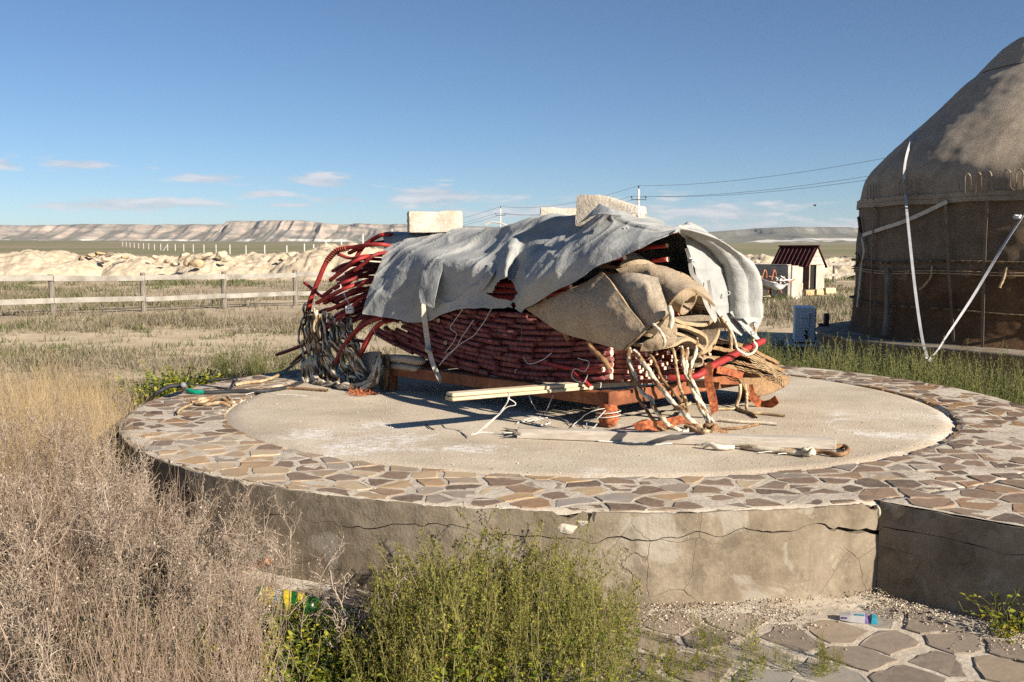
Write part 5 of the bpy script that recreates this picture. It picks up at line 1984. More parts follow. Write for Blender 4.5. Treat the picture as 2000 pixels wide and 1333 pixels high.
# small tan fold under the big felt, beside the rod ends
for (ln, a, lab) in (([(1350, 712), (1352, 700), (1362, 696), (1372, 700), (1372, 712), (1362, 716)], -.22, 'left'), ([(1372, 714), (1374, 702), (1386, 698), (1396, 704), (1392, 714)], -.20, 'right')):
    pr = spline([FA(px, py, a) for px, py in ln], .01)
    gg = pr[:, None, :] + np.linspace(0, .5, 8)[None, :, None] * E1_3
    v, f = thick_sheet(gg, .012)
    tag(mobj('felt_roll', v, f, M_FELT, smooth=True), 'small tan felt roll beside the pale rod ends, %s one' % lab, 'felt', 'small felt rolls')
# ================================================================== ropes, strings, straps
def rope_mat(name, c0, c1, c2):
    return pmat(name, [(.3, c0), (.5, c1), (.7, c2)], 14, .95, 5, .5, .003, 160, fine=(50, .3, c0))


M_ROPE = rope_mat('tan_hair_rope', (.24, .16, .085), (.44, .33, .20), (.58, .46, .30))
M_ROPED = rope_mat('dark_hair_rope', (.035, .024, .015), (.12, .08, .045), (.34, .23, .125))
M_ROPEW = rope_mat('white_rope', (.42, .36, .26), (.60, .53, .41), (.70, .64, .52))
M_ROPEB = rope_mat('brown_rope', (.12, .06, .03), (.26, .15, .075), (.36, .23, .12))
M_STR = pmat('white_string', [(.3, (.56, .53, .47)), (.7, (.74, .71, .66))], 30, .8, 2, 0)
M_STRAP = pmat('cream_webbing', [(.3, (.42, .37, .29)), (.5, (.54, .49, .40)), (.7, (.62, .57, .48))], 12, .85, 5, .3, .003, 120)
M_WHITE = pmat('white_webbing', [(.3, (.58, .57, .56)), (.7, (.76, .76, .76))], 12, .7, 4, .3, .003, 120)


def rope(pts, r, mat, label=None, lobes=3, name='rope', cat='rope', group=None, step=None, parent=None, pitch=None, jit=0.0):
    step = step or max(.006, r * .75)
    path = spline(pts, step)
    if jit:
        path = path + jit * np.stack([fbm(path * 9 + 3, 2, 5), fbm(path * 9 + 7, 2, 6), fbm(path * 9 + 11, 2, 7)], -1)
    pitch = pitch or r * 7
    v, f = tubes(path[None], r, 10, lobes=lobes, pitch=pitch, depth=.55)
    if isinstance(mat, (list, tuple)):
        # two yarns laid together: colour follows the strand
        seg = np.r_[0, np.cumsum(np.linalg.norm(np.diff(path, axis=0), axis=1))]
        th_ = (np.arange(10) + .5) * 2 * pi / 10
        ph = np.cos(lobes * .5 * th_[None, :] + pi * lobes * .5 * (seg[:-1, None] + .5 * step) / pitch)
        mi = (ph > 0).astype(int).ravel() if lobes == 2 else ((np.floor((lobes * .5 * th_[None, :] + pi * lobes * .5 * (seg[:-1, None] + .5 * step) / pitch) / pi).astype(int) % 3) == 0).astype(int).ravel()
        o = mobj(name, v, f, list(mat), smooth=True, midx=mi)
    else:
        o = mobj(name, v, f, mat, smooth=True)
    if parent is not None:
        under(o, parent)
    else:
        tag(o, label, cat, group)
    return o


def string(pts, label, r=.0028, mat=None, group='white strings', name='string', jit=.006):
    path = spline(pts, .012)
    path = path + jit * np.stack([fbm(path * 12 + 3, 2, 5), fbm(path * 12 + 7, 2, 6), fbm(path * 12 + 11, 2, 7)], -1)
    v, f = tubes(path[None], r, 5)
    return tag(mobj(name, v, f, mat or M_STR, smooth=True), label, 'string', group)


# --- net of plaited ropes hanging at the left end
net = thing('rope_net', 'bundle of plaited dark and tan hair ropes hanging over the left end', 'ropes', loc=G(660, 768, ZP))
rs = np.random.default_rng(5)
for k in range(46):
    t = k / 45
    x0 = 597 + 88 * t + rs.normal(0, 5)
    y0 = 604 + 20 * math.sin(t * 3) + rs.normal(0, 8) + 30 * max(0, t - .5)
    xb = 602 + 118 * t + rs.normal(0, 6)
    yb = 752 + rs.normal(0, 6) - 12 * (1 - t)
    b0, b1 = .03 - .10 * rs.random() * (1 - .3 * t), -.13 + .07 * rs.normal(0, 1) * .5
    xm = .5 * (x0 + xb) - 8 * math.sin(pi * .5) * (1 - t) + rs.normal(0, 6)
    pts = [FB(x0, y0, b0), FB(.65 * x0 + .35 * xm, y0 + 35, b0 - .05), FB(xm, .5 * (y0 + yb), -.10), FB(.4 * xm + .6 * xb, yb - 30, -.12), FB(xb, yb, b1)]
    pts[-1][2] = max(pts[-1][2], ZP + .02)
    rope(pts, rs.uniform(.0085, .013), [[M_ROPED, M_ROPEW], [M_ROPED, M_ROPEW], M_ROPED, [M_ROPEB, M_ROPEW], [M_ROPED, M_ROPE]][k % 5], lobes=2, name='strand', parent=net, jit=.035, pitch=.085)
# the sling along the bottom and up again at right
for k in range(13):
    dx, dy = rs.normal(0, 5), rs.normal(0, 5)
    pts = [FB(604 + dx, 700 + dy, -.14), FB(612 + dx, 742 + dy, -.19), FB(640 + dx, 756 + dy, -.24), FB(680 + dx, 760 + dy * .6, -.26), FB(715 + dx, 750 + dy, -.22), FB(735 + dx * .6, 725 + dy, -.17), FB(746 + dx * .4, 696 + dy * .5, -.10)]
    for q in pts:
        q[2] = max(q[2], ZP + .018)
    rope(pts, rs.uniform(.011, .015), [[M_ROPED, M_ROPEW], [M_ROPEB, M_ROPEW], [M_ROPE, M_ROPEW]][k % 3], lobes=2, name='strand', parent=net, jit=.03, pitch=.10)
for k in range(4):
    pts = [FB(748 + k * 2, 694, -.06), FB(752 + k * 2.5, 712 + k, -.07), FB(750 + k * 2, 740, -.09), FB(744 + k * 3, 762, -.10)]
    pts[-1][2] = ZP + .02
    rope(pts, .013, [M_ROPED, M_ROPEB], lobes=2, name='strand', parent=net, jit=.008, pitch=.09)
M_FRAY = pmat('rust_red_frayed_wool', [(.3, (.28, .075, .03)), (.7, (.50, .19, .09))], 25, .95, 4, 0)
frays = []
for k in range(110):
    c = G(705 + rs.normal(0, 14), 768 + rs.normal(0, 3), ZP + .012)
    d = np.array([rs.normal(0, .04), rs.normal(0, .02), abs(rs.normal(0, .02))])
    frays.append(spline([c, c + d * .5 + rs.normal(0, .008, 3), c + d], n=5))
v, f = tubes(np.array(frays), .0022, 4)
under(mobj('frayed_end', v, f, M_FRAY, smooth=True), net)['kind'] = 'stuff'

# --- ropes lying on the platform at left
def gp(*q):
    return [G(px, py, ZP + h) for (px, py, h) in q]


rope(gp((372, 785, .02), (395, 778, .025), (425, 776, .03), (452, 779, .03), (458, 786, .02), (440, 783, .02), (410, 780, .02), (385, 787, .018), (405, 790, .018), (430, 787, .03), (450, 791, .02)), .012, [M_ROPE, M_ROPEB], 'coil of tan rope lying on the paving at the left of the deck', jit=.02)
rope(gp((374, 790, .015), (352, 800, .015), (345, 810, .012)), .008, M_ROPE, 'loose rope end trailing from the coil over the paving')
rope(gp((458, 753, .02), (480, 748, .02), (510, 745, .02), (540, 735, .03)) + [FB(560, 722, .35), FB(590, 700, .38)], .012, M_ROPE, 'tan rope running from the deck up to the dark red poles')
rope(gp((520, 760, .016), (560, 758, .016), (600, 760, .016), (640, 763, .016)), .009, M_ROPEB, 'thin brown rope lying flat beside the rope net')
# black hose with green tape
M_HOSE = pmat('black_hose_rubber', [(.3, (.018, .019, .02)), (.7, (.04, .042, .045))], 15, .5, 4, .2, .003)
M_GREENT = pmat('green_tape', [(.3, (.0, .17, .10)), (.7, (.01, .29, .18))], 30, .45, 3, .3, .004, 80)
M_ACG = pmat('grey_coupling', [(.3, (.16, .165, .17)), (.7, (.26, .265, .27))], 20, .5, 3, 0)
hose = thing('black_hose', 'black hose with a green taped joint lying over the platform edge', 'hose', loc=G(420, 766, ZP))
path = spline([G(262, 812, .12), G(285, 790, .34), G(305, 770, ZP + .05), G(330, 755, ZP + .10), G(352, 755, ZP + .09)] + gp((364, 762, .03), (395, 767, .018), (450, 765, .018), (510, 764, .018), (560, 757, .018), (590, 746, .02)), .03)
v, f = tubes(path[None], .016, 9, caps=True)
under(mobj('pipe', v, f, M_HOSE, smooth=True), hose)
path = spline(gp((366, 762, .030), (378, 766, .02), (400, 767, .018)), .02)
v, f = tubes(path[None], .0185, 9)
under(mobj('tape', v, f, M_GREENT, smooth=True), hose)
path = spline([G(358, 752, ZP + .12), G(362, 759, ZP + .05)], .02)
v, f = tubes(path[None], .020, 9, caps=True)
under(mobj('coupling', v, f, M_ACG, smooth=True), hose)
rope(gp((362, 750, .10), (385, 752, .06), (420, 756, .02), (448, 760, .015), (458, 748, .02), (462, 738, .03), (440, 740, .02), (410, 743, .02), (412, 747, .015)), .007, M_HOSE, 'thin black cable looping from the hose joint', lobes=0, name='cable', cat='cable')
string(gp((480, 772, .006), (510, 764, .014), (540, 770, .006), (600, 773, .006)), 'white string lying on the deck below the hose')

# --- ropes hanging from the felt at right
RP = [
    ([FB(1228, 680, -.27), FB(1234, 720, -.28), FB(1258, 770, -.30), FB(1290, 812, -.33)], (1345, 842), .0115, [M_ROPEW, M_ROPEB], 'leftmost pale rope hanging from the felt to the deck'),
    ([FB(1238, 684, -.26), FB(1265, 720, -.28), FB(1305, 775, -.32), FB(1350, 820, -.36)], (1400, 845), .0125, [M_ROPEW, M_ROPEB], 'long slanting pale rope from the felt down to the deck'),
    ([FB(1240, 686, -.26), FB(1268, 724, -.27), FB(1308, 779, -.31), FB(1352, 822, -.34)], (1412, 843), .0110, [M_ROPE, M_ROPED], 'tan rope beside the long slanting pale one'),
    ([FB(1226, 690, -.25), FB(1236, 740, -.27), FB(1255, 790, -.29), FB(1275, 822, -.31)], (1305, 838), .009, M_ROPEB, 'thin brown rope behind the leftmost pale rope'),
    ([FB(1262, 680, -.22), FB(1280, 715, -.23), FB(1300, 750, -.24), FB(1325, 775, -.25)], (1345, 800), .008, M_ROPEB, 'thin brown rope between the slanting ropes'),
    ([FA(1331, 678, -.27), FA(1340, 725, -.29), FA(1356, 775, -.31)], (1395, 835), .011, [M_ROPEW, M_ROPEB], 'pale rope hanging straight at the middle of the felt, left of three'),
    ([FA(1341, 680, -.28), FA(1344, 730, -.30), FA(1362, 780, -.32)], (1405, 838), .012, [M_ROPEW, M_ROPEB], 'pale rope hanging straight at the middle of the felt, middle of three'),
    ([FA(1359, 662, -.29), FA(1358, 690, -.31), FA(1350, 730, -.32), FA(1368, 790, -.33)], (1416, 842), .011, [M_ROPEW, M_ROPEB], 'pale rope hanging straight at the middle of the felt, right of three'),
    ([FA(1310, 683, -.26), FA(1322, 720, -.28), FA(1330, 760, -.29)], (1350, 790), .009, M_ROPE, 'tan rope hanging beside the pale rod ends'),
]
for pts, (gx_, gy_), r, m_, lab in RP:
    e = G(gx_, gy_, ZP + r)
    last = pts[-1]
    mid = .35 * last + .65 * e
    mid[2] = max(mid[2] - .03, ZP + .03)
    rope(pts + [mid, e], r, m_, lab, group='ropes hanging from the felt', jit=.018, pitch=r * 9)
rope(gp((1340, 838, .02), (1365, 842, .02), (1390, 843, .03), (1420, 838, .02), (1398, 832, .03), (1378, 838, .04), (1405, 846, .015)), .012, M_ROPEB, 'tangled brown rope heap where the hanging ropes reach the deck', jit=.025)
rope(gp((1402, 820, .014), (1440, 824, .012), (1480, 826, .012), (1518, 829, .012)), .0095, M_ROPEW, 'white rope end lying straight on the deck to the right')
rope(gp((1415, 838, .01), (1445, 836, .01), (1470, 831, .01), (1480, 829, .01)), .007, M_ROPEB, 'thin brown rope below the white rope end')
rope(gp((1398, 799, .01), (1430, 799, .01), (1445, 797, .01)), .008, M_ROPE, 'short tan rope lying on the deck in the frame shadow')
rope([FA(1445, 750, -.20), FA(1443, 775, -.20)] + gp((1440, 797, .015), (1462, 806, .012), (1490, 808, .012), (1530, 813, .01)), .011, M_ROPE, 'tan rope hanging from the grey board end and trailing right', jit=.01)
rope([FA(1455, 750, -.19), FA(1458, 775, -.20)] + gp((1458, 800, .015), (1475, 812, .012), (1478, 815, .012)), .010, M_ROPE, 'shorter tan rope hanging from the grey board end', jit=.01)
rope(gp((1372, 872, .014), (1385, 868, .03), (1405, 874, .02), (1432, 874, .012)), .013, M_ROPEW, 'short pale rope end in front of the long plank')
rope(gp((1447, 872, .014), (1480, 876, .018), (1520, 880, .018), (1560, 884, .018), (1580, 880, .03)), .016, [M_ROPEW, M_ROPE], 'thick pale rope lying along the long plank')
rope(gp((1578, 878, .03), (1600, 882, .016), (1640, 888, .016), (1656, 880, .016), (1648, 872, .016), (1625, 874, .016)), .011, M_ROPEB, 'brown rope loop at the right end of the long plank')
# knots
def knot(c, s, mat, label, seed):
    mb_pts = []
    t = np.linspace(0, 2 * pi, 60)
    p = np.stack([np.sin(t) + 2 * np.sin(2 * t), np.cos(t) - 2 * np.cos(2 * t), -np.sin(3 * t)], 1) * s
    v, f = tubes((c + p)[None], s * 1.0, 8, lobes=3, pitch=s * 8, depth=.4)
    tag(mobj('rope_knot', v, f, mat, smooth=True), label, 'knot', 'rope knots')


knot(G(1580, 882, ZP + .03), .011, M_ROPEW, 'pale knot joining the thick rope to the brown loop', 1)
knot(G(1390, 836, ZP + .04), .014, M_ROPEB, 'brown knot in the rope heap under the hanging ropes', 2)
# loops on the felt
rope([f2(1276, 634, -.285), f2(1290, 648, -.30), f2(1298, 665, -.29), f2(1296, 677, -.27)], .008, M_ROPEW, 'cream cord loop sewn on the felt pocket')
rope([f2(1262, 646, -.30), f2(1245, 662, -.31), f2(1230, 675, -.30), f2(1222, 684, -.27)], .006, M_ROPE, 'tan cord along the lower edge of the front felt flap')
rope([f2(1308, 600, -.24), f2(1312, 620, -.26), f2(1309, 640, -.25)], .013, M_ROPEW, 'frayed cream rope stub hanging from the pale felt flap')
rope([FA(1408, 618, -.30), FA(1424, 640, -.33), FA(1428, 660, -.33), FA(1427, 680, -.32)], .011, M_ROPE, 'tan rope hanging down over the felts at right', jit=.01)
rope([FA(1418, 628, -.33), FA(1432, 655, -.34), FA(1440, 680, -.34), FA(1455, 692, -.33), FA(1470, 690, -.30), FA(1478, 678, -.27), FA(1472, 668, -.25)], .008, M_ROPEW, 'pale cord looped around the slanting red pole', jit=.008)
rope([FA(1474, 640, -.15), FA(1476, 655, -.17), FA(1470, 668, -.22)], .008, M_ROPE, 'tan cord tied to the tip of the hanging tarpaulin tail')
rope([FB(1150, 655, -.08), FB(1155, 680, -.07), FB(1180, 705, -.08), FB(1190, 720, -.06)], .016, M_ROPEB, 'thick brown rope over the lattice beside the felt flap')
rope([FB(1108, 635, -.05), FB(1104, 650, -.04), FB(1110, 665, -.02)], .014, M_ROPEB, 'brown rope loop over the upper lattice rows')
for k in range(7):
    y = 668 + k * 11
    string([FA(1445 + 5 * k, 678 + 6 * k, -.26), FA(1475 + 6 * k, 692 + 7 * k, -.24), FA(1505 + 4 * k, 712 + 5 * k, -.22), FA(1512 + 4 * k, 745 + 1.5 * k, -.20)], 'thin tan cord tied over the brown felts at the right end', .0035, M_ROPE, 'cords over the brown felts', 'cord', .02)

# --- white strings
string([FB(905, 602, -.02), FB(880, 640, -.04), FB(892, 655, -.03), FB(870, 690, -.03)], 'white string hanging left on the lattice front')
string([FB(960, 604, -.02), FB(930, 650, -.035), FB(900, 672, -.035), FB(872, 695, -.04), FB(858, 715, -.04)], 'long white string crossing the lattice front diagonally')
string([FB(925, 625, -.03), FB(905, 655, -.03), FB(890, 680, -.035), FB(862, 708, -.04)], 'white string beside the long diagonal one')
string([FB(1022, 698, -.03), FB(1032, 711, -.035), FB(1055, 706, -.035), FB(1078, 690, -.03)], 'short curved white string on the right of the lattice')
string([FB(1128, 700, -.06), FB(1150, 708, -.08), FB(1142, 725, -.09), FB(1122, 722, -.08), FB(1118, 738, -.09), FB(1138, 748, -.09), FB(1148, 732, -.09)], 'white string knotted around the loose red rods')
string([L0 + np.array([.35, .06, .03]), L0 + np.array([.36, -.06, .02]), L0 + np.array([.33, -.05, -.04]), L0 + np.array([.25, -.07, -.12]), L0 + np.array([.17, -.09, -.19])], 'white string tied around the pale boards with its end hanging', .004)
string([L0 + np.array([.35, -.055, .02]), L0 + np.array([.40, -.07, -.02]), L0 + np.array([.33, -.06, -.05]), L0 + np.array([.22, -.08, -.16])], 'second white string end hanging from the pale boards', .003)
string([FB(1032, 768, -.02), FB(1040, 790, -.04)] + gp((1050, 802, .006), (1062, 806, .005)), 'thin white cord hanging from the frame behind the pale boards', .004)
string([FB(1080, 773, -.06), FB(1072, 790, -.09)] + gp((1062, 810, .01), (1040, 820, .006), (1010, 825, .006)), 'white string hanging from the frame to the string tangle on the deck')
string(gp((1008, 828, .006), (1030, 818, .01), (1062, 816, .02), (1074, 826, .006), (1050, 830, .006), (1045, 822, .01), (1080, 814, .008), (1105, 822, .006), (1120, 833, .006)), 'tangle of white string lying on the deck before the frame', .003)
string([W(-.02, -.06, .12), W(.05, -.12, .10)] + gp((1125, 826, .01), (1118, 834, .01), (1122, 838, .006)), 'white string looping from the wrapped front leg')
string([W(-.03, -.06, .11), W(.0, -.12, .06)] + gp((1150, 822, .02), (1146, 832, .01), (1158, 838, .006), (1166, 828, .03)), 'second white string loop at the wrapped front leg')
string(gp((920, 849, .006), (945, 845, .006), (975, 846, .006), (1000, 845, .006)), 'white string lying left of the splintered plank end')
string(gp((1170, 862, .006), (1220, 864, .006), (1280, 867, .006), (1340, 866, .006), (1370, 870, .006)), 'white string lying along the front of the long plank', .004)
string(gp((1480, 884, .006), (1510, 882, .012), (1540, 886, .006), (1520, 888, .006)), 'thin white string under the thick pale rope')
string([FB(724, 628, -.11), FB(732, 655, -.12), FB(741, 692, -.09)], 'thin white string from the tarpaulin hem to the rope net', .002)
string([FB(663, 553, -.03), FB(665, 562, -.05), FB(655, 568, -.06), FB(650, 567, -.06)], 'white cord loop hanging on a red pole tip', .005)
M_BLK = pmat('black_thread', [(.3, (.01, .01, .01)), (.7, (.02, .02, .02))], 9, .8, 2, 0)
string([FB(1019, 612, -.05), FB(1018, 660, -.045), FB(1018, 718, -.045)], 'thin black thread hanging down the lattice from the tarpaulin point', .0022, M_BLK)


M_TIE = pmat('off_white_cotton_tie', [(.3, (.38, .36, .33)), (.7, (.54, .52, .48))], 14, .85, 4, .3, .003, 120)
# --- straps (flat webbing)
def strap(pts, w, th, mat, label, name='strap', cat='strap', group=None, face=None, twist=0.0):
    path = spline(pts, .02)
    t = unit(np.gradient(path, axis=0))
    n0 = unit(CAM - path) if face is None else np.broadcast_to(unit(face), path.shape)
    side = unit(np.cross(t, n0))
    nn_ = unit(np.cross(side, t))
    if twist:
        a = twist * np.linspace(-1, 1, len(path))[:, None]
        side, nn_ = np.cos(a) * side + np.sin(a) * nn_, np.cos(a) * nn_ - np.sin(a) * side
    gg = np.stack([path - side * w / 2, path, path + side * w / 2], 1)
    v, f = thick_sheet(gg, th)
    return tag(mobj(name, v, f, mat, smooth=True), label, cat, group)


strap([FB(818, 556, .25), FB(824, 576, -.04), FB(826, 597, -.10), FB(830, 630, -.075), FB(834, 660, -.035), FB(837, 682, -.035)], .040, .004, M_STRAP, 'cream webbing strap hanging down over the tarpaulin left of its middle')
strap([FB(838, 684, -.05), FB(846, 712, -.05), FB(856, 735, -.06), FB(862, 747, -.03)], .035, .004, M_STRAP, 'lower end of the cream strap passing under the frame', twist=.4)
knot(FB(837, 685, -.06), .008, M_STRAP, 'knot of cream strap and string on the lattice', 3)
strap([FB(945, 440, .75), FB(960, 434, .8), FB(980, 437, .82), FB(1000, 446, .8)], .03, .004, M_STRAP, 'cream strap arching above the back of the tarpaulin', face=(0, -.4, 1))
strap([FA(1341, 485, -.25), FA(1347, 505, -.27), FA(1352, 535, -.30), FA(1368, 555, -.32), FA(1378, 590, -.34), FA(1390, 615, -.33), FA(1398, 628, -.32)], .026, .005, M_TIE, 'white fabric tie hanging from the tarpaulin edge over the felt', twist=.5)
strap([FA(1384, 548, -.28), FA(1388, 575, -.31), FA(1392, 600, -.33), FA(1398, 622, -.32)], .024, .005, M_TIE, 'second white fabric tie at the tarpaulin edge', twist=.4)
knot(FA(1352, 508, -.28), .008, M_WHITE, 'knot in the white fabric tie at the tarpaulin edge', 4)

# --- rust-red woven bands
def band_mat():
    m, nt, bs = newmat('woven_rust_band')
    g = nt.nodes.new('ShaderNodeNewGeometry')
    pos = g.outputs['Position']
    ck = tex(nt, 'voronoi', 34, pos)
    nz = tex(nt, 'noise', 60, pos, 4, .6)
    c = ramp(nt, ck, [(.25, (.42, .12, .035)), (.5, (.30, .075, .025)), (.75, (.17, .04, .018))])
    c = mixc(nt, mth(nt, 'MULTIPLY', ramp(nt, nz, [(.5, 0.), (.65, 1.)]), .4), c, (.52, .24, .10))
    lnk(nt, c, bs.inputs['Base Color'])
    bs.inputs['Roughness'].default_value = .95
    bumpn(nt, bs, nz, .6, .004)
    return m


M_BAND = band_mat()
strap([FA(1385, 712, -.30), FA(1384, 745, -.32), FA(1390, 770, -.33), FA(1394, 790, -.33), FA(1396, 806, -.31)], .055, .006, M_BAND, 'rust-red woven band hanging from the slanting red pole', 'woven_band', 'band', 'rust-red woven bands', twist=.5)
strap(gp((1240, 838, .02), (1262, 829, .05), (1280, 834, .03), (1300, 828, .05), (1335, 820, .07), (1352, 828, .03)), .065, .006, M_BAND, 'rust-red woven band lying crumpled on the deck under the ropes', 'woven_band', 'band', 'rust-red woven bands', face=(.2, -.6, .7), twist=.3)
strap([FA(1462, 752, -.19), FA(1468, 772, -.21)] + gp((1486, 790, .02), (1505, 789, .03), (1518, 780, .07)), .06, .006, M_BAND, 'rust-red woven band curling below the brown felts', 'woven_band', 'band', 'rust-red woven bands', twist=.3)
strap([FA(1400, 722, -.27), FA(1430, 728, -.26), FA(1450, 735, -.22)], .05, .006, M_BAND, 'rust-red woven band lying over the grey board', 'woven_band', 'band', 'rust-red woven bands')
cw = W(0, 0, 0)
for k in range(4):
    z = .035 + .035 * k
    ccw = [cw + np.array([sx * .052, sy * .052, z + ZP - ZP + RNG.normal(0, .006)]) @ np.eye(3) for sx, sy in ((-1, 0), (0, -1), (1, 0), (0, 1), (-1, 0.1))]
    ccw = [cw + (E1_3 * sx + E2_3 * sy) * .056 + UP * (z + RNG.normal(0, .008)) for sx, sy in ((-.9, -.9), (.9, -.9), (.9, .9), (-.9, .9), (-.9, -.8))]
    strap(ccw, .05, .006, M_BAND, 'rust-red woven band wound around the front leg of the frame', 'woven_band', 'band', 'bands round the front leg', face=(0, 0, 1), twist=0) if False else None
ring_ = []
for k in range(60):
    t = k / 59 * 4 * 2 * pi
    ring_.append(cw + (E1_3 * cos(t) + E2_3 * sin(t)) * (.054 + .006 * sin(t * 2.3) + .004 * RNG.normal()) + UP * (.03 + .10 * k / 59 + .006 * sin(t * 1.7)))
path = np.array(ring_)
t_ = unit(np.gradient(path, axis=0))
gg = np.stack([path - UP * .022, path + (path - (cw + UP * (path[:, 2:3] - cw[2]))) * .12, path + UP * .022], 1)
v, f = thick_sheet(gg, .006)
tag(mobj('woven_band', v, f, M_BAND, smooth=True), 'rust-red woven band wound around the front leg of the frame', 'band', 'rust-red woven bands')
t = np.linspace(0, 2 * pi * 2.4, 60)
string(cw + np.stack([(.079 * np.cos(t)), (.079 * np.sin(t)), .05 + .06 * t / t[-1]], 1), 'white string wound around the banded front leg', .003, jit=.004)

# --- white socket box hanging among the poles
sock = thing('power_socket', 'white double power socket hanging on a cable among the red poles', 'socket', loc=FB(683, 605, -.08))
c = FB(683, 605, -.08)
sx_ = unit(np.array([.95, -.25, .1]))
AX = axes_from(sx_, (.05, 0, 1))
under(MB().box(c, (.068, .036, .062), AX, .008).build('housing', M_WHITE), sock)
for s in (-1, 1):
    under(MB().tube([c + AX[0] * s * .013 - AX[1] * .017, c + AX[0] * s * .013 - AX[1] * .0195], .007, 10).build('plug_hole', M_BLK), sock)
rope([c + AX[2] * .03, FB(680, 590, -.06), FB(672, 575, .0)], .004, M_WHITE, lobes=0, name='cable', parent=sock)
# ================================================================== the standing yurt at right
YC = np.array([7.74, 13.64])
M_YROOF = felt_mat('grey_beige_roof_felt', [(.3, (.25, .195, .135)), (.5, (.33, .265, .19)), (.7, (.40, .33, .245))], (.44, .36, .27))
M_YWALL = felt_mat('brown_wall_felt', [(.3, (.115, .078, .048)), (.5, (.17, .12, .077)), (.7, (.23, .17, .115))], (.29, .22, .155))
M_YLOW = felt_mat('red_brown_skirt_felt', [(.3, (.085, .043, .021)), (.5, (.13, .07, .036)), (.7, (.18, .105, .056))], (.22, .13, .07))
yurt = thing('yurt', 'large felt yurt, grey-beige domed roof over a brown wall', 'yurt', loc=(YC[0], YC[1], ZP))


def sil(px, py):
    """radius and height of the yurt profile from a silhouette pixel"""
    d = ray(px, py)
    h = unit(d[:2])
    rel = YC - CAM[:2]
    r = abs(rel[0] * h[1] - rel[1] * h[0])
    along = rel @ h
    return r, CAM[2] + d[2] / np.linalg.norm(d[:2]) * along


SIL = [(1660, 644), (1664, 625), (1668, 590), (1669, 555), (1672, 520), (1674, 480), (1677, 440), (1680, 403), (1685, 365), (1694, 346), (1716, 322), (1748, 292), (1786, 260), (1829, 222), (1872, 181), (1910, 152), (1934, 130), (1953, 111), (1977, 92), (2000, 83)]
prof = [sil(*p) for p in SIL]
r_, z_ = prof[-1]
prof += [(r_ * .75, z_ + .06), (r_ * .4, z_ + .13), (.02, z_ + .15)]
prof[0] = (prof[0][0], ZP + .01)
prof = np.array(prof)


def lathe(pr, name, mat, seed, amp=.03, na=420, parent=None, n=90, lump=1.5):
    pr3 = spline(np.c_[pr, np.zeros(len(pr))], n=n)[:, :2]
    t = np.linspace(0, 2 * pi, na, endpoint=False)
    base = np.stack([pr3[:, 0:1] * np.cos(t), pr3[:, 0:1] * np.sin(t), np.repeat(pr3[:, 1:2], na, 1)], -1)
    off = amp * fbm(base * lump, 3, seed) + amp * .35 * fbm(base * 6, 3, seed + 1)
    # panel joints of the pole ring press through the felt
    d = unit(base * np.array([1, 1, 0]) + np.array([0, 0, .5]))
    base = base + d * off[..., None] * np.clip(pr3[:, 0:1, None] / 1.0, 0, 1)
    base = base + np.r_[YC, 0]
    idx = np.arange(n * na).reshape(n, na)
    f = np.stack([idx[:-1], np.roll(idx[:-1], -1, 1), np.roll(idx[1:], -1, 1), idx[1:]], -1).reshape(-1, 4)
    o = mobj(name, base.reshape(-1, 3), f, mat, smooth=True)
    return under(o, parent)


kw = 7
lathe(np.array([(prof[0][0] + .02, ZP + .0)] + [tuple(p) for p in prof[1:5]]), 'skirt_felt', M_YLOW, 61, .035, parent=yurt)
lathe(np.concatenate([[(prof[3][0] - .02, prof[3][1])], prof[4:kw + 1], [(prof[kw][0] - .03, prof[kw][1] + .08)]]), 'wall_felt', M_YWALL, 62, .035, parent=yurt)
roof_felt = lathe(np.concatenate([[(prof[kw][0] + .03, prof[kw][1] - .02)], prof[kw + 1:-4]]), 'roof_felt', M_YROOF, 63, .018, parent=yurt, lump=2.6)
lathe(np.concatenate([[(prof[-8][0] + .03, prof[-8][1] - .02)], prof[-7:] + np.array([.015, .03])]), 'crown_felt', M_YROOF, 64, .03, parent=yurt, n=50)


def yp(px, py, out=.03, zoff=0.0):
    """point of a pixel on the yurt skin (nearest hit of the lathe)"""
    d = ray(px, py)
    ts = np.linspace(9.0, 16.5, 1500)
    pts = CAM + d * ts[:, None]
    rr_ = np.hypot(pts[:, 0] - YC[0], pts[:, 1] - YC[1])
    order = np.argsort(prof[:, 1])
    pr = np.interp(pts[:, 2], prof[order, 1], prof[order, 0])
    hit = np.nonzero(rr_ < pr + out)[0]
    if len(hit) == 0:
        k = np.argmin(rr_ - pr)
    else:
        k = hit[0]
    return pts[k]


def yr(z, t, out=.02):
    order = np.argsort(prof[:, 1])
    r = np.interp(z, prof[order, 1], prof[order, 0]) + out
    return np.stack([YC[0] + r * np.cos(t), YC[1] + r * np.sin(t), np.broadcast_to(z, np.shape(t)) + 0 * t], -1)


# wall-top band, girdle ropes
zb = prof[kw][1]
t = np.linspace(0, 2 * pi, 240)
for dz, nm in ((0.03, 'girdle_band'), (-.03, 'girdle_band')):
    pth = yr(zb + dz + .012 * np.sin(t * 3) + .006 * np.sin(t * 17), t, .045)
    gg = np.stack([pth - UP * .028, pth + UP * .028], 1)
    v, f = thick_sheet(gg, .008)
    under(mobj(nm, v, f, M_YROOF, smooth=True), yurt)
for zz, r, m_ in ((1.44, .016, M_ROPED), (1.30, .007, M_ROPE), (.86, .013, M_ROPED), (1.33, .006, M_ROPE)):
    t2 = np.linspace(0, 2 * pi, 1400)
    pth = yr(zz + .03 * np.sin(t2 * 2 + zz * 3) + .012 * np.sin(t2 * 9), t2, .055)
    v, f = tubes(pth[None], r, 6, lobes=3, pitch=.16, depth=.5)
    under(mobj('girdle_rope', v, f, m_, smooth=True), yurt)
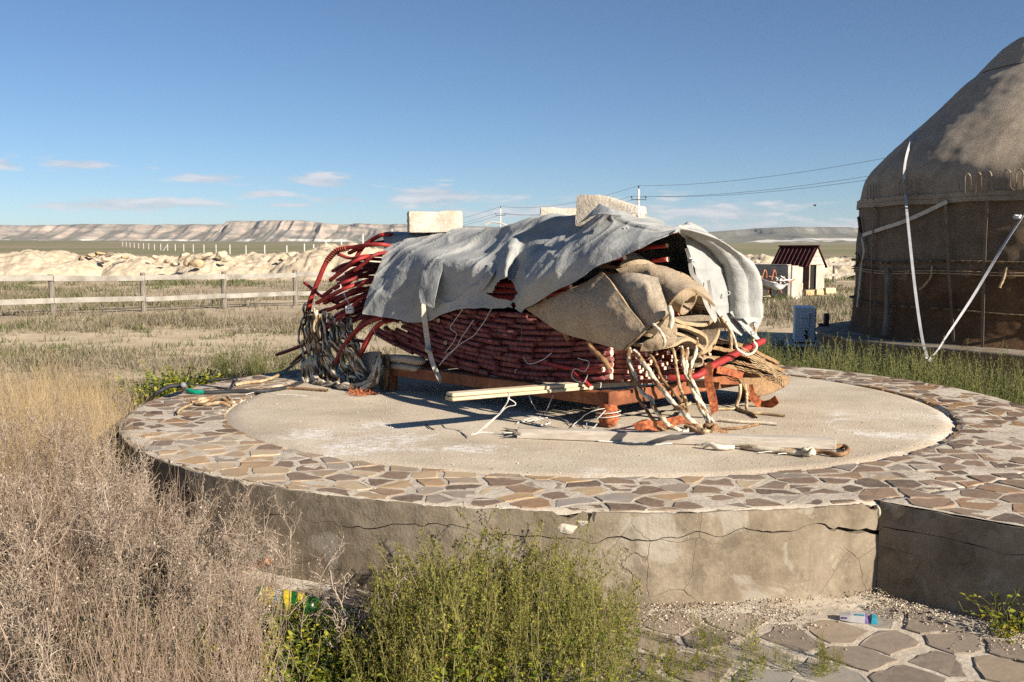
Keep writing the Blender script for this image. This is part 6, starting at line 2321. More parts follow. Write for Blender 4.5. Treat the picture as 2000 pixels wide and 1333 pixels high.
# cord ornament looped along the roof edge
def ornament(px0, py0, px1, py1, k, h):
    pts = []
    w = (px1 - px0) / k
    for i in range(k):
        for fx, fy in ((0, 0), (.02, .75), (.12, .95), (.3, 1.0), (.46, .93), (.54, .75), (.56, .2), (.66, .04), (.86, .0)):
            t = (i + fx) / k
            pts.append(yp(px0 + (px1 - px0) * t, py0 + (py1 - py0) * t - h * fy, .065))
    return pts


for (x0, y0, x1, y1, k, h) in ((1884, 378, 1946, 372, 3, 38), (1694, 390, 1716, 386, 2, 28), (1756, 384, 1796, 381, 2, 34), (1960, 372, 2060, 368, 4, 40)):
    pth = spline(ornament(x0, y0, x1, y1, k, h), .02)
    v, f = tubes(pth[None], .009, 6)
    mobj('cord_ornament', v, f, M_YROOF, roof_felt, smooth=True)
# straps on the wall
def yband(pts, w, mat, name):
    path = spline([yp(px, py, .07) for px, py in pts], .05)
    out = unit(np.c_[path[:, :2] - YC, np.full(len(path), .1)])
    tg = unit(np.gradient(path, axis=0))
    side = unit(np.cross(tg, out))
    gg = np.stack([path - side * w / 2, path + side * w / 2], 1)
    v, f = thick_sheet(gg, .006)
    return under(mobj(name, v, f, mat, smooth=True), yurt)


M_SEAM = felt_mat('felt_seam', [(.3, (.13, .088, .055)), (.5, (.19, .135, .088)), (.7, (.25, .185, .125))], (.31, .235, .165))
for pts, w in (([(1846, 398), (1850, 470), (1853, 530), (1858, 600), (1862, 668)], .035), ([(1928, 392), (1924, 470), (1921, 560), (1918, 680)], .035), ([(1708, 402), (1704, 470), (1701, 560), (1698, 640)], .03)):
    yband(pts, w, M_SEAM, 'felt_seam')
yband([(1684, 460), (1720, 448), (1760, 435), (1800, 418), (1850, 394)], .05, M_STRAP, 'wall_strap')
# loose tails and knotted rope at the left outline
for pts, r, m_, nm in (([(1677, 425), (1680, 445), (1684, 470)], .02, M_ROPED, 'rope_tail'), ([(1684, 465), (1688, 490), (1683, 520), (1680, 550), (1677, 580), (1675, 600)], .018, M_ROPEW, 'rope_tail'),
                       ([(1672, 495), (1678, 505), (1672, 520)], .015, M_ROPED, 'rope_tail'), ([(1820, 520), (1818, 540), (1808, 555), (1796, 566)], .012, M_ROPE, 'rope_tail'), ([(1966, 522), (1960, 545), (1952, 562)], .016, M_ROPE, 'rope_tail'),
                       ([(1779, 524), (1772, 534), (1768, 530)], .010, M_ROPE, 'rope_tail')):
    pth = spline([yp(px, py, .06) for px, py in pts], .02)
    v, f = tubes(pth[None], r, 8, lobes=3, pitch=.1, depth=.5)
    under(mobj(nm, v, f, m_, smooth=True), yurt)
# weathered stick leaning on the wall
a, b = yp(1728, 656, .10), yp(1733, 523, .10)
tag(MB().tube(spline([a, (a + b) / 2 + np.array([.01, -.01, 0]), b], n=8), .035, 8).build('stick', M_WOODP), 'weathered grey stick standing against the yurt wall', 'stick')

M_GUY = pmat('grey_white_guy_webbing', [(.3, (.34, .34, .35)), (.5, (.46, .46, .47)), (.7, (.56, .555, .55))], 7, .75, 5, .3, .003, 120)
# white tie-down straps running to one peg
peg = P(1812, 712, 11.0)
peg = np.array([peg[0], peg[1], .36])
s_top = yp(1786, 258, .05)
path = [s_top, yp(1772, 300, .06), yp(1766, 340, .07), yp(1769, 388, .10), P(1777, 470, 11.6), P(1788, 570, 11.3), P(1801, 660, 11.1), peg]
strap(path, .030, .004, M_GUY, 'long white tie-down strap running over the yurt roof to the peg', group='white tie-down straps')
strap([P(2010, 405, 10.9), P(1960, 480, 10.95), P(1900, 580, 11.0), P(1850, 655, 11.0), P(1830, 686, 11.0), peg], .028, .004, M_GUY, 'white strap slanting right from the peg up to the yurt', group='white tie-down straps', twist=1.2)
strap([P(2010, 405, 10.9), yp(2060, 360, .06), yp(2080, 320, .06)], .045, .006, M_WHITE, 'upper end of the slanting white strap on the yurt', group='white tie-down straps')
knot(P(1988, 424, 10.93), .012, M_WHITE, 'white knot in the slanting tie-down strap', 6)
knot(peg, .014, M_WHITE, 'white knot where the tie-down straps meet at the peg', 7)
tag(MB().tube([peg + np.array([.02, 0, .02]), peg + np.array([.04, .0, -.45])], .018, 8).build('peg', M_DARK), 'steel peg holding the tie-down straps in the weeds', 'peg')

# its own round base
ybase = thing('concrete_plinth', 'round concrete base under the standing yurt', 'platform', loc=(YC[0], YC[1], 0))
t = np.linspace(0, 2 * pi, 200, endpoint=False)
YR = 3.42
pr = [(YR - .01, -.15), (YR, .1), (YR + .005, ZP - .05), (YR + .035, ZP - .045), (YR + .035, ZP - .012), (YR + .02, ZP), (.01, ZP)]
v = np.array([[(YC[0] + r * cos(a), YC[1] + r * sin(a), z + .006 * sin(a * 7) * (z > .2)) for a in t] for r, z in pr])
idx = np.arange(len(pr) * 200).reshape(len(pr), 200)
f = np.stack([idx[:-1], np.roll(idx[:-1], -1, 1), np.roll(idx[1:], -1, 1), idx[1:]], -1).reshape(-1, 4)
under(mobj('base_wall', v.reshape(-1, 3), f, M_PLASTER, smooth=False), ybase)

# ------------------------------------------------------------------ outdoor air-conditioner unit
M_AC = pmat('white_ac_casing', [(.3, (.62, .64, .65)), (.7, (.74, .76, .77))], 2, .45, 3, 0)
M_ACD = pmat('dark_ac_grille', [(.3, (.02, .02, .022)), (.7, (.04, .04, .042))], 4, .5, 3, 0)
acp = G(1571, 669, .06)
ac = thing('air_conditioner', 'white air-conditioner outdoor unit standing in the yurt shadow', 'air conditioner', loc=acp)
n1 = unit(np.array([-.24, -.97, 0]))         # service side, towards the camera
n2 = unit(np.array([.97, -.24, 0]))          # grille side, towards the yurt
AXC = np.array([n2, -n1, UP])
sx_, sy_, sz_ = .33, .74, .57
cc = acp - n1 * sy_ / 2 + UP * sz_ / 2


def part(o):
    return under(o, ac)


casing = part(MB().box(cc, (sx_, sy_, sz_), AXC, .012).build('casing', M_AC))
MB().box(cc + n1 * (sy_ / 2 + .008) + UP * .07 - n2 * .0, (.145, .02, .25), AXC, .006).build('service_cover', M_AC, casing)
MB().box(cc + n1 * (sy_ / 2 + .026) + UP * .155, (.15, .03, .09), AXC, .01).build('handle_hood', M_AC, casing)
for (dx_, dz_, s) in ((.02, -.10, .03), (.035, -.13, .02), (.015, -.17, .035), (.04, -.2, .03), (.02, -.225, .028)):
    part(MB().box(cc + n1 * (sy_ / 2 + .012) + n2 * dx_ + UP * dz_, (s * 1.4, .03, s), AXC, .004).build('pipe_valve', M_ACD))
part(MB().box(cc + n2 * (sx_ / 2 + .004), (.01, sy_ * .9, sz_ * .9), AXC, .002).build('grille_plate', M_ACD))
for k in range(8):
    part(MB().box(cc + n2 * (sx_ / 2 + .012) + UP * (-.2 + .057 * k), (.012, sy_ * .86, .008), AXC).build('grille_slat', M_AC))
for s in (-1, 1):
    part(MB().box(cc + n1 * s * sy_ * .32 - UP * (sz_ / 2 + .02), (sx_ * 1.05, .06, .04), AXC, .004).build('foot', M_ACD))
tag(MB().box(acp - n1 * .35 - UP * .05, (.62, 1.0, .05), AXC, .01).build('concrete_slab', M_CONC), 'grey slab under the air-conditioner unit', 'slab')
# two short dark stakes beside it
for (px, py, h, lab) in ((1603, 650, .28, 'nearer'), (1614, 632, .3, 'farther')):
    g_ = P(px, py, 15.0)
    o = MB().box((g_[0], 15.0, g_[2] - .3), (.07, .06, h + .6), None, .006).build('stake', M_DARK)
    tag(o, '%s short dark stake beside the yurt base' % lab, 'stake', 'dark stakes')

# ------------------------------------------------------------------ shed, concrete pen, wheelbarrow and blocks
M_SHEDW = pmat('weathered_white_panel', [(.3, (.30, .245, .18)), (.5, (.44, .385, .315)), (.7, (.55, .50, .43))], 2.2, .8, 6, .3, .01, 14)
M_SHEDR = pmat('dark_red_tile_metal', [(.3, (.035, .007, .007)), (.7, (.06, .012, .010))], 2, .7, 3, 0, spec=.2)
M_SHEDB = pmat('brown_corrugated_side', [(.3, (.055, .028, .018)), (.7, (.12, .06, .035))], 2, .6, 3, 0)
M_DOOR_SHADE = pmat('painted_doorway_shade', [(.3, (.012, .011, .010)), (.7, (.02, .018, .016))], 2, .9, 2, 0)
SB = G(1594, 567, .02)
sg = unit(np.array([.62, -.785, 0]))          # gable normal (door side)
ss = np.array([-sg[1], sg[0], 0]) * 1.0       # along the gable, to the right-back
SX = np.array([ss, sg, UP])                   # x along gable, y towards viewer
shed = thing('small_shed', 'small shed with dark red tile-sheet roof and pale door', 'shed', loc=SB)
gw, gl_, hw, hr = .98, 1.75, 1.02, 1.70


def sp(x, y, z):
    return SB + ss * x + sg * y + UP * z


def poly_obj(name, pts, th, mat, root, nrm_):
    pts = np.array(pts)
    n = len(pts)
    v = np.concatenate([pts, pts - np.asarray(nrm_) * th])
    f = [tuple(range(n)), tuple(range(2 * n - 1, n - 1, -1))] + [(i, n + i, n + (i + 1) % n, (i + 1) % n) for i in range(n)]
    return under(mobj(name, v, f, mat), root)


hwid = gw / 2
# front gable in boards around the door opening (door on the left half is open, filled with painted shade)
for k in range(4):
    z0, z1 = hw + (hr - hw) * k / 4, hw + (hr - hw) * (k + 1) / 4 - .012
    w0, w1 = hwid * (1 - k / 4), hwid * (1 - (k + 1) / 4) + .008
    poly_obj('gable_board', [sp(-w0, 0, z0), sp(w0, 0, z0), sp(w1, 0, z1), sp(-w1, 0, z1)], .03, M_SHEDW, shed, sg)
poly_obj('door_post', [sp(-hwid, 0.004, 0), sp(-hwid + .05, .004, 0), sp(-hwid + .05, .004, hw - .01), sp(-hwid, .004, hw - .01)], .04, M_SHEDW, shed, sg)
door = poly_obj('door', [sp(-.06, .03, .02), sp(hwid - .0, .03, .02), sp(hwid - .0, .03, hw - .02), sp(-.06, .03, hw - .02)], .035, M_SHEDW, shed, sg)
M_DOORP = pmat('faded_door_paint', [(.3, (.36, .27, .20)), (.7, (.50, .42, .345))], 6, .8, 5, .2, .004)
for (x0, x1, z0, z1) in ((.02, .40, .12, .80),):
    tt2 = np.linspace(0, pi, 9)
    arch = [sp(x0, .036, z0), sp(x1, .036, z0)] + [sp((x0 + x1) / 2 + (x1 - x0) / 2 * cos(a), .036, z1 - .1 + .18 * sin(a)) for a in tt2]
    o = poly_obj('door_panel', arch, .01, M_DOORP, shed, sg)
    o.parent = door
    o.matrix_parent_inverse = Matrix.Identity(4)
MB().box(sp(-.26, -.5, .5), (.36, .9, .96), SX).build('doorway_shade_block', M_DOOR_SHADE, None)  # near-black block standing in for the shade inside the doorway
o = bpy.data.objects['doorway_shade_block']
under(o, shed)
# side walls and back
nside = -ss
for s in (-1, 1):
    for k in range(9):
        y0, y1 = -gl_ * k / 9 - .01, -gl_ * (k + 1) / 9
        x = s * (hwid - (.012 if k % 2 else 0))
        poly_obj('side_panel', [sp(x, y0, 0), sp(x, y1, 0), sp(x, y1, hw), sp(x, y0, hw)], .02, M_SHEDB, shed, ss * s)
poly_obj('back_wall', [sp(-hwid, -gl_, 0), sp(hwid, -gl_, 0), sp(hwid, -gl_, hw), sp(0, -gl_, hr), sp(-hwid, -gl_, hw)], .03, M_SHEDW, shed, -sg)
# roof: two slopes of ribbed tile sheet with a ridge cap
for s in (-1, 1):
    roof = poly_obj('roof_sheet', [sp(0, .06, hr + .05), sp(0, -gl_ - .06, hr + .05), sp(s * (hwid + .17), -gl_ - .06, hw - .13), sp(s * (hwid + .17), .06, hw - .13)], .02, M_SHEDR, shed, unit(np.cross(sg, ss * s)) * (1 if s < 0 else -1))
    for k in range(9):
        y = .0 - gl_ * (k + .3) / 8.6
        a = sp(s * .03, y, hr + .04)
        b = sp(s * (hwid + .17), y, hw - .12)
        for j in range(3):
            p0, p1 = a + (b - a) * j / 3, a + (b - a) * (j + 1) / 3
            nrm_ = unit(np.cross(sg, b - a)) * (-s)
            v, f = tubes(np.array([[p0 + UP * .025, p1 + UP * .010]]), np.array([[.022, .034]]), 6, caps=True)
            mobj('tile_rib', v, f, M_SHEDR, roof, smooth=False)
under(MB().box(sp(0, -gl_ / 2, hr + .075), (.16, gl_ + .2, .06), SX, .015).build('ridge_cap', M_SHEDR), shed)

# concrete pen wall left of the shed
M_PEN = pmat('old_grey_cement', [(.3, (.24, .215, .18)), (.5, (.36, .33, .285)), (.7, (.50, .46, .40))], 1.5, .9, 6, .5, .02, 12)
pen = thing('concrete_trough_wall', 'rough concrete wall, its sunlit end painted paler, left of the red-roofed shed', 'wall', loc=G(1500, 568, 0))
pa, pb_ = P(1430, 520, 36.5), P(1543, 519, 34.2)
wdir = unit(np.r_[(pb_ - pa)[:2], 0])
Lw = np.linalg.norm((pb_ - pa)[:2])
wc = (pa + pb_) / 2
hwall = pb_[2]
under(MB().box((wc[0], wc[1], hwall / 2 - .1), (Lw, .16, hwall + .2), axes_from(wdir), .02, jit=.01).build('wall_slab', M_PEN), pen)
ed = np.array([-wdir[1], wdir[0], 0])
M_PEN_LIT = pmat('painted_lit_cement_end', [(.3, (.30, .27, .225)), (.5, (.42, .385, .33)), (.7, (.52, .485, .43))], 1.8, .9, 6, .4, .02, 12)  # paler copy of the wall cement, painting the sunlight on its end face
under(MB().box((pb_[0] + .26, pb_[1] + .18, hwall / 2 - .08), (.50, .14, hwall + .10), axes_from(unit(np.array([.86, .5, 0]))), .02, jit=.01).build('end_slab', M_PEN_LIT), pen)
under(MB().box((wc[0], wc[1], hwall + .018), (Lw * .98, .2, .035), axes_from(wdir), .008).build('coping', M_PEN), pen)
M_YBLK = pmat('yellow_limestone', [(.3, (.50, .36, .19)), (.5, (.64, .49, .29)), (.7, (.72, .59, .39))], 3, .95, 6, .6, .02, 16, rnd=.5)
BLK = [(1556, 547, 35.0, (.34, .2, .2), .1, 'in the crumbling stack beside the shed, second from the bottom'), (1555, 560, 35.0, (.4, .22, .24), .4, 'at the foot of the crumbling stack beside the shed'), (1552, 534, 35.1, (.3, .2, .2), -.1, 'in the crumbling stack beside the shed, third from the bottom'), (1551, 524, 35.1, (.26, .2, .16), .2, 'on top of the crumbling stack beside the shed'),
       (1582, 572, 36.2, (.42, .2, .2), .2, 'left of three before the shed door'), (1603, 571, 36.2, (.44, .2, .2), .25, 'middle of three before the shed door'), (1620, 568, 36.2, (.42, .2, .2), .3, 'right of three before the shed door'),
       (1481, 546, 34.0, (.22, .2, .22), .3, 'balanced at the left end of the wheelbarrow'), (1484, 564, 34.0, (.36, .25, .28), .2, 'under the wheelbarrow at its left end'), (1495, 573, 33.5, (.34, .22, .25), -.2, 'lying in the grass before the wheelbarrow'), (1478, 556, 34.2, (.24, .2, .2), 0, 'half hidden beside the tarpaulin edge')]
for (px, py, D, sz, rz, lab) in BLK:
    c = P(px, py, D)
    stone_block('yellow_block', c, sz, rz, 'yellowish limestone block ' + lab, int(px) % 17, mat=M_YBLK, chip=.012)
# wheelbarrow
wb = thing('wheelbarrow', 'old grey wheelbarrow full of scraps in front of the concrete wall', 'wheelbarrow', loc=G(1520, 566, .02))
M_TRAY = pmat('battered_zinc', [(.3, (.30, .31, .31)), (.5, (.46, .47, .47)), (.7, (.60, .61, .60))], 5, .45, 5, .5, .02, 8, spec=.5)
M_RUSTT = pmat('rusty_tube', [(.3, (.22, .07, .03)), (.7, (.46, .20, .10))], 8, .7, 4, .2, .004)
tr = [[P(1486, 545, 33.6), P(1500, 549, 33.2), P(1516, 554, 33.0), P(1534, 556, 33.1), P(1542, 550, 33.4)], [P(1492, 557, 33.5), P(1506, 562, 33.2), P(1518, 566, 33.1), P(1526, 566, 33.2), P(1532, 560, 33.4)]]
back = [[q + np.array([.05, .7, .02]) for q in tr[1]], [q + np.array([.05, .95, .04]) for q in tr[0]]]
gg = grid_surface(np.array([tr[0], tr[1], back[0], back[1]]), 24, 24)
v, f = thick_sheet(gg + UP * (.02 * fbm(gg * 6, 3, 4))[..., None], .02)
under(mobj('tray', v, f, M_TRAY, smooth=True), wb)
for (x0, x1, D) in ((1487, 1497, 33.7), (1507, 1515, 33.9)):
    pth = spline([P(x0, 548, D), P(x0 + (x1 - x0) * .45, 532, D + .1), P(x1 - 3, 528, D + .2), P(x1, 534, D + .3), P(x1, 545, D + .4)], .05)
    v, f = tubes(pth[None], .028, 7, caps=True)
    under(mobj('handle_bow', v, f, M_RUSTT, smooth=True), wb)
for (pts) in ([P(1540, 552, 33.2), P(1552, 546, 33.6)], [P(1503, 562, 33.2), P(1500, 572, 33.2)], [P(1524, 564, 33.2), P(1527, 573, 33.2)]):
    v, f = tubes(np.array([spline(pts, n=4)]), .022, 6, caps=True)
    under(mobj('frame_tube', v, f, M_RUSTT), wb)
c = P(1512, 569, 33.4)
t = np.linspace(0, 2 * pi, 25)
v, f = tubes((c + np.stack([.15 * np.cos(t), .05 * np.cos(t), .15 * np.sin(t)], 1))[None], .035, 8)
under(mobj('wheel', v, f, M_HOSE, smooth=True), wb)
for k in range(14):
    a = P(RNG.uniform(1508, 1536), RNG.uniform(541, 552), 33.5)
    d = np.array([RNG.normal(0, .22), RNG.normal(0, .1), RNG.normal(0, .06)])
    o = MB().box(a, (np.linalg.norm(d) + .1, .05, .03), axes_from(d + 1e-3), .004).build('scrap', [M_RUSTT, M_WHITE, M_GREYB][k % 3])
    under(o, wb)
# bird in flight
bird = thing('bird', 'tiny dark bird flying between the pile and the yurt', 'bird', loc=P(1592, 402, 46))
bc = P(1592, 402, 46)
v, f = tubes(np.array([[bc + np.array([-.02, 0, -.05]), bc + np.array([-.01, 0, -.01]), bc, bc + np.array([.01, 0, .04]), bc + np.array([.02, 0, .075])]]), np.array([[.006, .028, .034, .026, .006]]), 8, caps=True)
under(mobj('body', v, f, M_BLK, smooth=True), bird)
for s in (-1, 1):
    w = grid_surface(np.array([[bc + np.array([s * .01, 0, -.02]), bc + np.array([s * .01, 0, .03])], [bc + np.array([s * .05, .03, .0]), bc + np.array([s * .05, .03, .05])], [bc + np.array([s * .07, .06, .05]), bc + np.array([s * .06, .06, .07])]]), 6, 4)
    v, f = thick_sheet(w, .004)
    under(mobj('wing', v, f, M_BLK, smooth=True), bird)
# ================================================================== vegetation
PR = np.random.default_rng(21)


def leafmat(name, stops, island=.85, rough=.7, spec=.25, trans=.35):
    m, nt, bs = newmat(name)
    g = nt.nodes.new('ShaderNodeNewGeometry')
    oi = nt.nodes.new('ShaderNodeObjectInfo')
    fac = mth(nt, 'ADD', mth(nt, 'MULTIPLY', g.outputs['Random Per Island'], .72), mth(nt, 'MULTIPLY', oi.outputs['Random'], .28))
    c = ramp(nt, fac, stops)
    lnk(nt, c, bs.inputs['Base Color'])
    bs.inputs['Roughness'].default_value = rough
    bs.inputs['Specular IOR Level'].default_value = spec
    if trans:
        tr = nt.nodes.new('ShaderNodeBsdfTranslucent')
        lnk(nt, c, tr.inputs['Color'])
        mx = nt.nodes.new('ShaderNodeMixShader')
        mx.inputs[0].default_value = trans
        out = [n for n in nt.nodes if n.type == 'OUTPUT_MATERIAL'][0]
        lnk(nt, bs.outputs[0], mx.inputs[1])
        lnk(nt, tr.outputs[0], mx.inputs[2])
        lnk(nt, mx.outputs[0], out.inputs[0])
    return m


M_DRY = leafmat('dry_tan_stalk', [(.1, (.17, .115, .078)), (.4, (.31, .235, .17)), (.7, (.42, .33, .25)), (.95, (.52, .42, .33))], trans=.1)
M_DRYG = leafmat('golden_dry_grass', [(.1, (.33, .22, .105)), (.5, (.50, .36, .19)), (.9, (.62, .48, .29))], trans=.2)
M_TWIG = leafmat('grey_twig', [(.1, (.24, .18, .125)), (.5, (.40, .32, .24)), (.9, (.52, .43, .34))], trans=0)
M_GSTEM = leafmat('olive_stem', [(.1, (.13, .13, .035)), (.5, (.21, .20, .06)), (.9, (.30, .25, .10))], trans=.1)
M_GPOD = leafmat('olive_pods', [(.05, (.10, .07, .025)), (.3, (.17, .13, .04)), (.55, (.20, .20, .034)), (.75, (.30, .30, .042)), (.95, (.30, .21, .08))], trans=.3)
M_GLEAF = leafmat('yellow_green_leaf', [(.05, (.06, .095, .014)), (.3, (.12, .17, .02)), (.55, (.24, .28, .028)), (.8, (.46, .44, .035)), (.97, (.54, .38, .05))], trans=.4)
M_DLEAF = leafmat('dark_green_leaf', [(.05, (.03, .055, .02)), (.5, (.06, .10, .03)), (.9, (.11, .16, .045))], trans=.3)
M_SAGE = leafmat('green_sage', [(.05, (.07, .09, .03)), (.4, (.11, .135, .04)), (.7, (.16, .17, .055)), (.95, (.24, .21, .09))], trans=.25)
M_SAGEG = leafmat('grey_sage', [(.05, (.13, .105, .065)), (.4, (.21, .175, .115)), (.7, (.29, .245, .17)), (.95, (.38, .33, .235))], trans=.15)
M_STEPG = leafmat('steppe_green', [(.05, (.06, .075, .02)), (.5, (.10, .12, .035)), (.9, (.16, .165, .06))], trans=.25)


def rdir(n, spread, up=1.0, rng=PR):
    d = rng.normal(0, spread, (n, 3))
    d[:, 2] = np.abs(d[:, 2]) * .2 + up
    return unit(d)


def curved(start, dirs, lens, N, wig, grav=0.0, rng=PR):
    """(M,N,3) paths that start at start, run along dirs and wander"""
    M = len(start)
    t = np.linspace(0, 1, N)[None, :, None]
    p = start[:, None, :] + dirs[:, None, :] * lens[:, None, None] * t
    w = np.cumsum(rng.normal(0, 1, (M, N, 3)), axis=1) * wig * lens[:, None, None] / math.sqrt(N)
    w[:, 0] = 0
    p = p + w
    p[..., 2] -= grav * lens[:, None] * (t[..., 0] ** 2)
    return p


def along(paths, k, lo, hi, rng=PR):
    """k points on every path between fractions lo..hi, with tangents"""
    M, N, _ = paths.shape
    f = lo + (hi - lo) * rng.random((M, k))
    x = f * (N - 1)
    i = np.minimum(x.astype(int), N - 2)
    a = (x - i)[..., None]
    m = np.arange(M)[:, None]
    pos = paths[m, i] * (1 - a) + paths[m, i + 1] * a
    tan_ = unit(paths[m, i + 1] - paths[m, i])
    return pos.reshape(-1, 3), tan_.reshape(-1, 3), f.reshape(-1)


def dry_weed_mesh(seed, h, n0, k1, k2, spread=.32):
    rng = np.random.default_rng(seed)
    st = np.c_[rng.normal(0, .04, (n0, 2)), np.zeros(n0)]
    d0 = rdir(n0, spread, 1.0, rng)
    p0 = curved(st, d0, h * rng.uniform(.65, 1.0, n0), 8, .10, -.02, rng)
    q, t, f = along(p0, k1, .36, .98, rng)
    d1 = unit(t * .9 + unit(rng.normal(0, 1, (len(q), 3))) * .75 + np.array([0, 0, .25]))
    p1 = curved(q, d1, h * rng.uniform(.10, .30, len(q)) * (1.15 - .5 * f), 6, .16, -.05, rng)
    q2, t2, f2_ = along(p1, k2, .15, 1.0, rng)
    d2 = unit(t2 * .6 + unit(rng.normal(0, 1, (len(q2), 3))) * .9 + np.array([0, 0, .2]))
    p2 = curved(q2, d2, h * rng.uniform(.03, .085, len(q2)), 4, .25, 0, rng)
    parts = []
    for p, r0, r1, s in ((p0, .0036, .0018, 4), (p1, .0020, .0011, 3), (p2, .0014, .0008, 3)):
        rad = np.linspace(r0, r1, p.shape[1])[None, :] * rng.uniform(.8, 1.25, (len(p), 1))
        parts.append(tubes(p, rad, s))
    # small dry husks at the twig tips
    tips = p2[:, -1]
    n = len(tips)
    s = rng.uniform(.0022, .0050, n)[:, None]
    a = unit(rng.normal(0, 1, (n, 3)))
    b = unit(np.cross(a, rng.normal(0, 1, (n, 3))))
    hv = np.stack([tips - a * s * 1.6, tips + b * s, tips + a * s * 1.6, tips - b * s], 1).reshape(-1, 3)
    hf = np.arange(n * 4).reshape(n, 4)
    return parts, (hv, hf)


def join(parts):
    vs, fs, o = [], [], 0
    for v, f in parts:
        vs.append(v)
        fs.append(f + o)
        o += len(v)
    return np.concatenate(vs), np.concatenate(fs)


def plant_proto(parts):
    """parts: list of (name, mesh)"""
    return parts


def put_plant(name, proto, loc, rz, sc, label, cat, group, lean=(0, 0)):
    root = bpy.data.objects.new(name, None)
    root.empty_display_size = .05
    root.location = loc
    root.rotation_euler = (lean[0], lean[1], rz)
    root.scale = (sc, sc, sc)
    col.objects.link(root)
    tag(root, label, cat, group)
    for pn, me in proto:
        o = bpy.data.objects.new(pn, me)
        if pn in ('husks', 'seed_pods', 'leaves'):
            o['kind'] = 'stuff'
        o.parent = root
        col.objects.link(o)
    return root


DRY = []
for s in range(6):
    tw, hk = dry_weed_mesh(300 + s, 1.0, [7, 8, 7, 9, 6, 8][s], 12, 5, [.22, .30, .26, .36, .20, .4][s])
    v, f = join(tw)
    me1 = mesh_data('stalks', v, f, M_DRY if s % 3 else M_TWIG)
    me2 = mesh_data('husks', hk[0], hk[1], M_DRY)
    DRY.append([('stalks', me1), ('husks', me2)])

# thicket of dry weeds at the left front
def dry_limit(D):
    return np.interp(D, [2.0, 3.0, 3.6, 4.1, 4.6, 5.2, 6.0, 7.0, 8.6], [-.60, -.76, -.98, -1.16, -1.62, -2.10, -2.62, -2.95, -3.0])


spots = []
tries = 0
while len(spots) < 88 and tries < 20000:
    tries += 1
    D = PR.uniform(2.25, 8.2)
    xr = dry_limit(D)
    x = PR.uniform(-.515 * D - .55, xr)
    p = np.array([x, D])
    if np.hypot(*(p - PC)) < RO + .10:
        continue
    if spots and min(np.hypot(*(p - q)) for q in spots) < .17 + .02 * D:
        continue
    spots.append(p)
for i, p in enumerate(spots):
    D = p[1]
    h = np.interp(D, [2.2, 3.2, 4.5, 5.5, 7.0, 8.2], [.58, .74, .74, .66, .52, .42]) * PR.uniform(.82, 1.12)
    edge_ = dry_limit(D) - p[0]
    if edge_ < .35 and D < 4.8:
        h *= .80
    near = 'in the foreground' if D < 3.6 else ('in front of the shaded wall' if D < 5.4 else 'beyond the left edge of the platform')
    put_plant('dry_weed', DRY[int(PR.integers(0, 6))], (p[0], p[1], float(ground_h(p[0], p[1])) - .01), PR.uniform(0, 6.28), h, 'dry tan branching weed in the thicket at left, ' + near, 'dry weed', 'dry weed thicket ' + near, (PR.normal(0, .07), PR.normal(0, .07)))
# a few dry weeds standing clear of the thicket against the wall, and a curly twig in the green
for (px, py, h, lab) in ((520, 1262, .62, 'rightmost tall dry weed leaning over before the platform wall'), (468, 1228, .66, 'tall dry weed before the crack start in the platform wall'), (395, 1215, .62, 'dry weed sticking up before the dark left part of the wall')):
    g_ = G(px, py, 0)
    put_plant('dry_weed', DRY[1], (g_[0], g_[1], 0), PR.uniform(0, 6), h, lab, 'dry weed', 'single dry weeds', (0, .10))
tw, hk = dry_weed_mesh(77, .42, 5, 7, 5, .5)
v, f = join(tw)
CURL = [('stalks', mesh_data('stalks', v, f, M_TWIG))]
for (px, py, h, lab) in ((690, 1300, 1.0, 'curly grey dry twig standing between the bottle and the green weeds'), (590, 1325, .8, 'small grey dry twig in the low green leaves at the bottom'), (760, 1285, .7, 'low grey twig at the left foot of the green weeds')):
    g_ = G(px, py, 0)
    put_plant('dry_twig', CURL, (g_[0], g_[1], 0), PR.uniform(0, 6), h, lab, 'dry twig', 'dry twigs')


# golden grass at the far left edge
def grass_mesh(seed, n, h, spread, w=.0016, lean=.25, N=5):
    rng = np.random.default_rng(seed)
    st = np.c_[rng.normal(0, spread, (n, 2)), np.zeros(n)]
    d = rdir(n, lean, 1.0, rng)
    p = curved(st, d, h * rng.uniform(.5, 1.0, n), N, .12, .04, rng)
    rad = np.linspace(w, w * .3, N)[None, :] * rng.uniform(.7, 1.3, (n, 1))
    return tubes(p, rad, 3)


GOLD = []
for s in range(3):
    v, f = grass_mesh(400 + s, 110, 1.0, .09, .0016, .22)
    GOLD.append([('stalks', mesh_data('stalks', v, f, M_DRYG))])
spots = []
tries = 0
while len(spots) < 54 and tries < 4000:
    tries += 1
    D = PR.uniform(5.2, 9.5)
    x = PR.uniform(-.515 * D - .3, -.375 * D - .10)
    p = np.array([x, D])
    if np.hypot(*(p - PC)) < RO + .08 or (spots and min(np.hypot(*(p - q)) for q in spots) < .20):
        continue
    spots.append(p)
for p in spots:
    put_plant('golden_tuft', GOLD[int(PR.integers(0, 3))], (p[0], p[1], float(ground_h(*p)) - .01), PR.uniform(0, 6), PR.uniform(.45, .75), 'tuft of golden dry grass behind the thicket at the left edge', 'grass tuft', 'golden grass at the left edge')


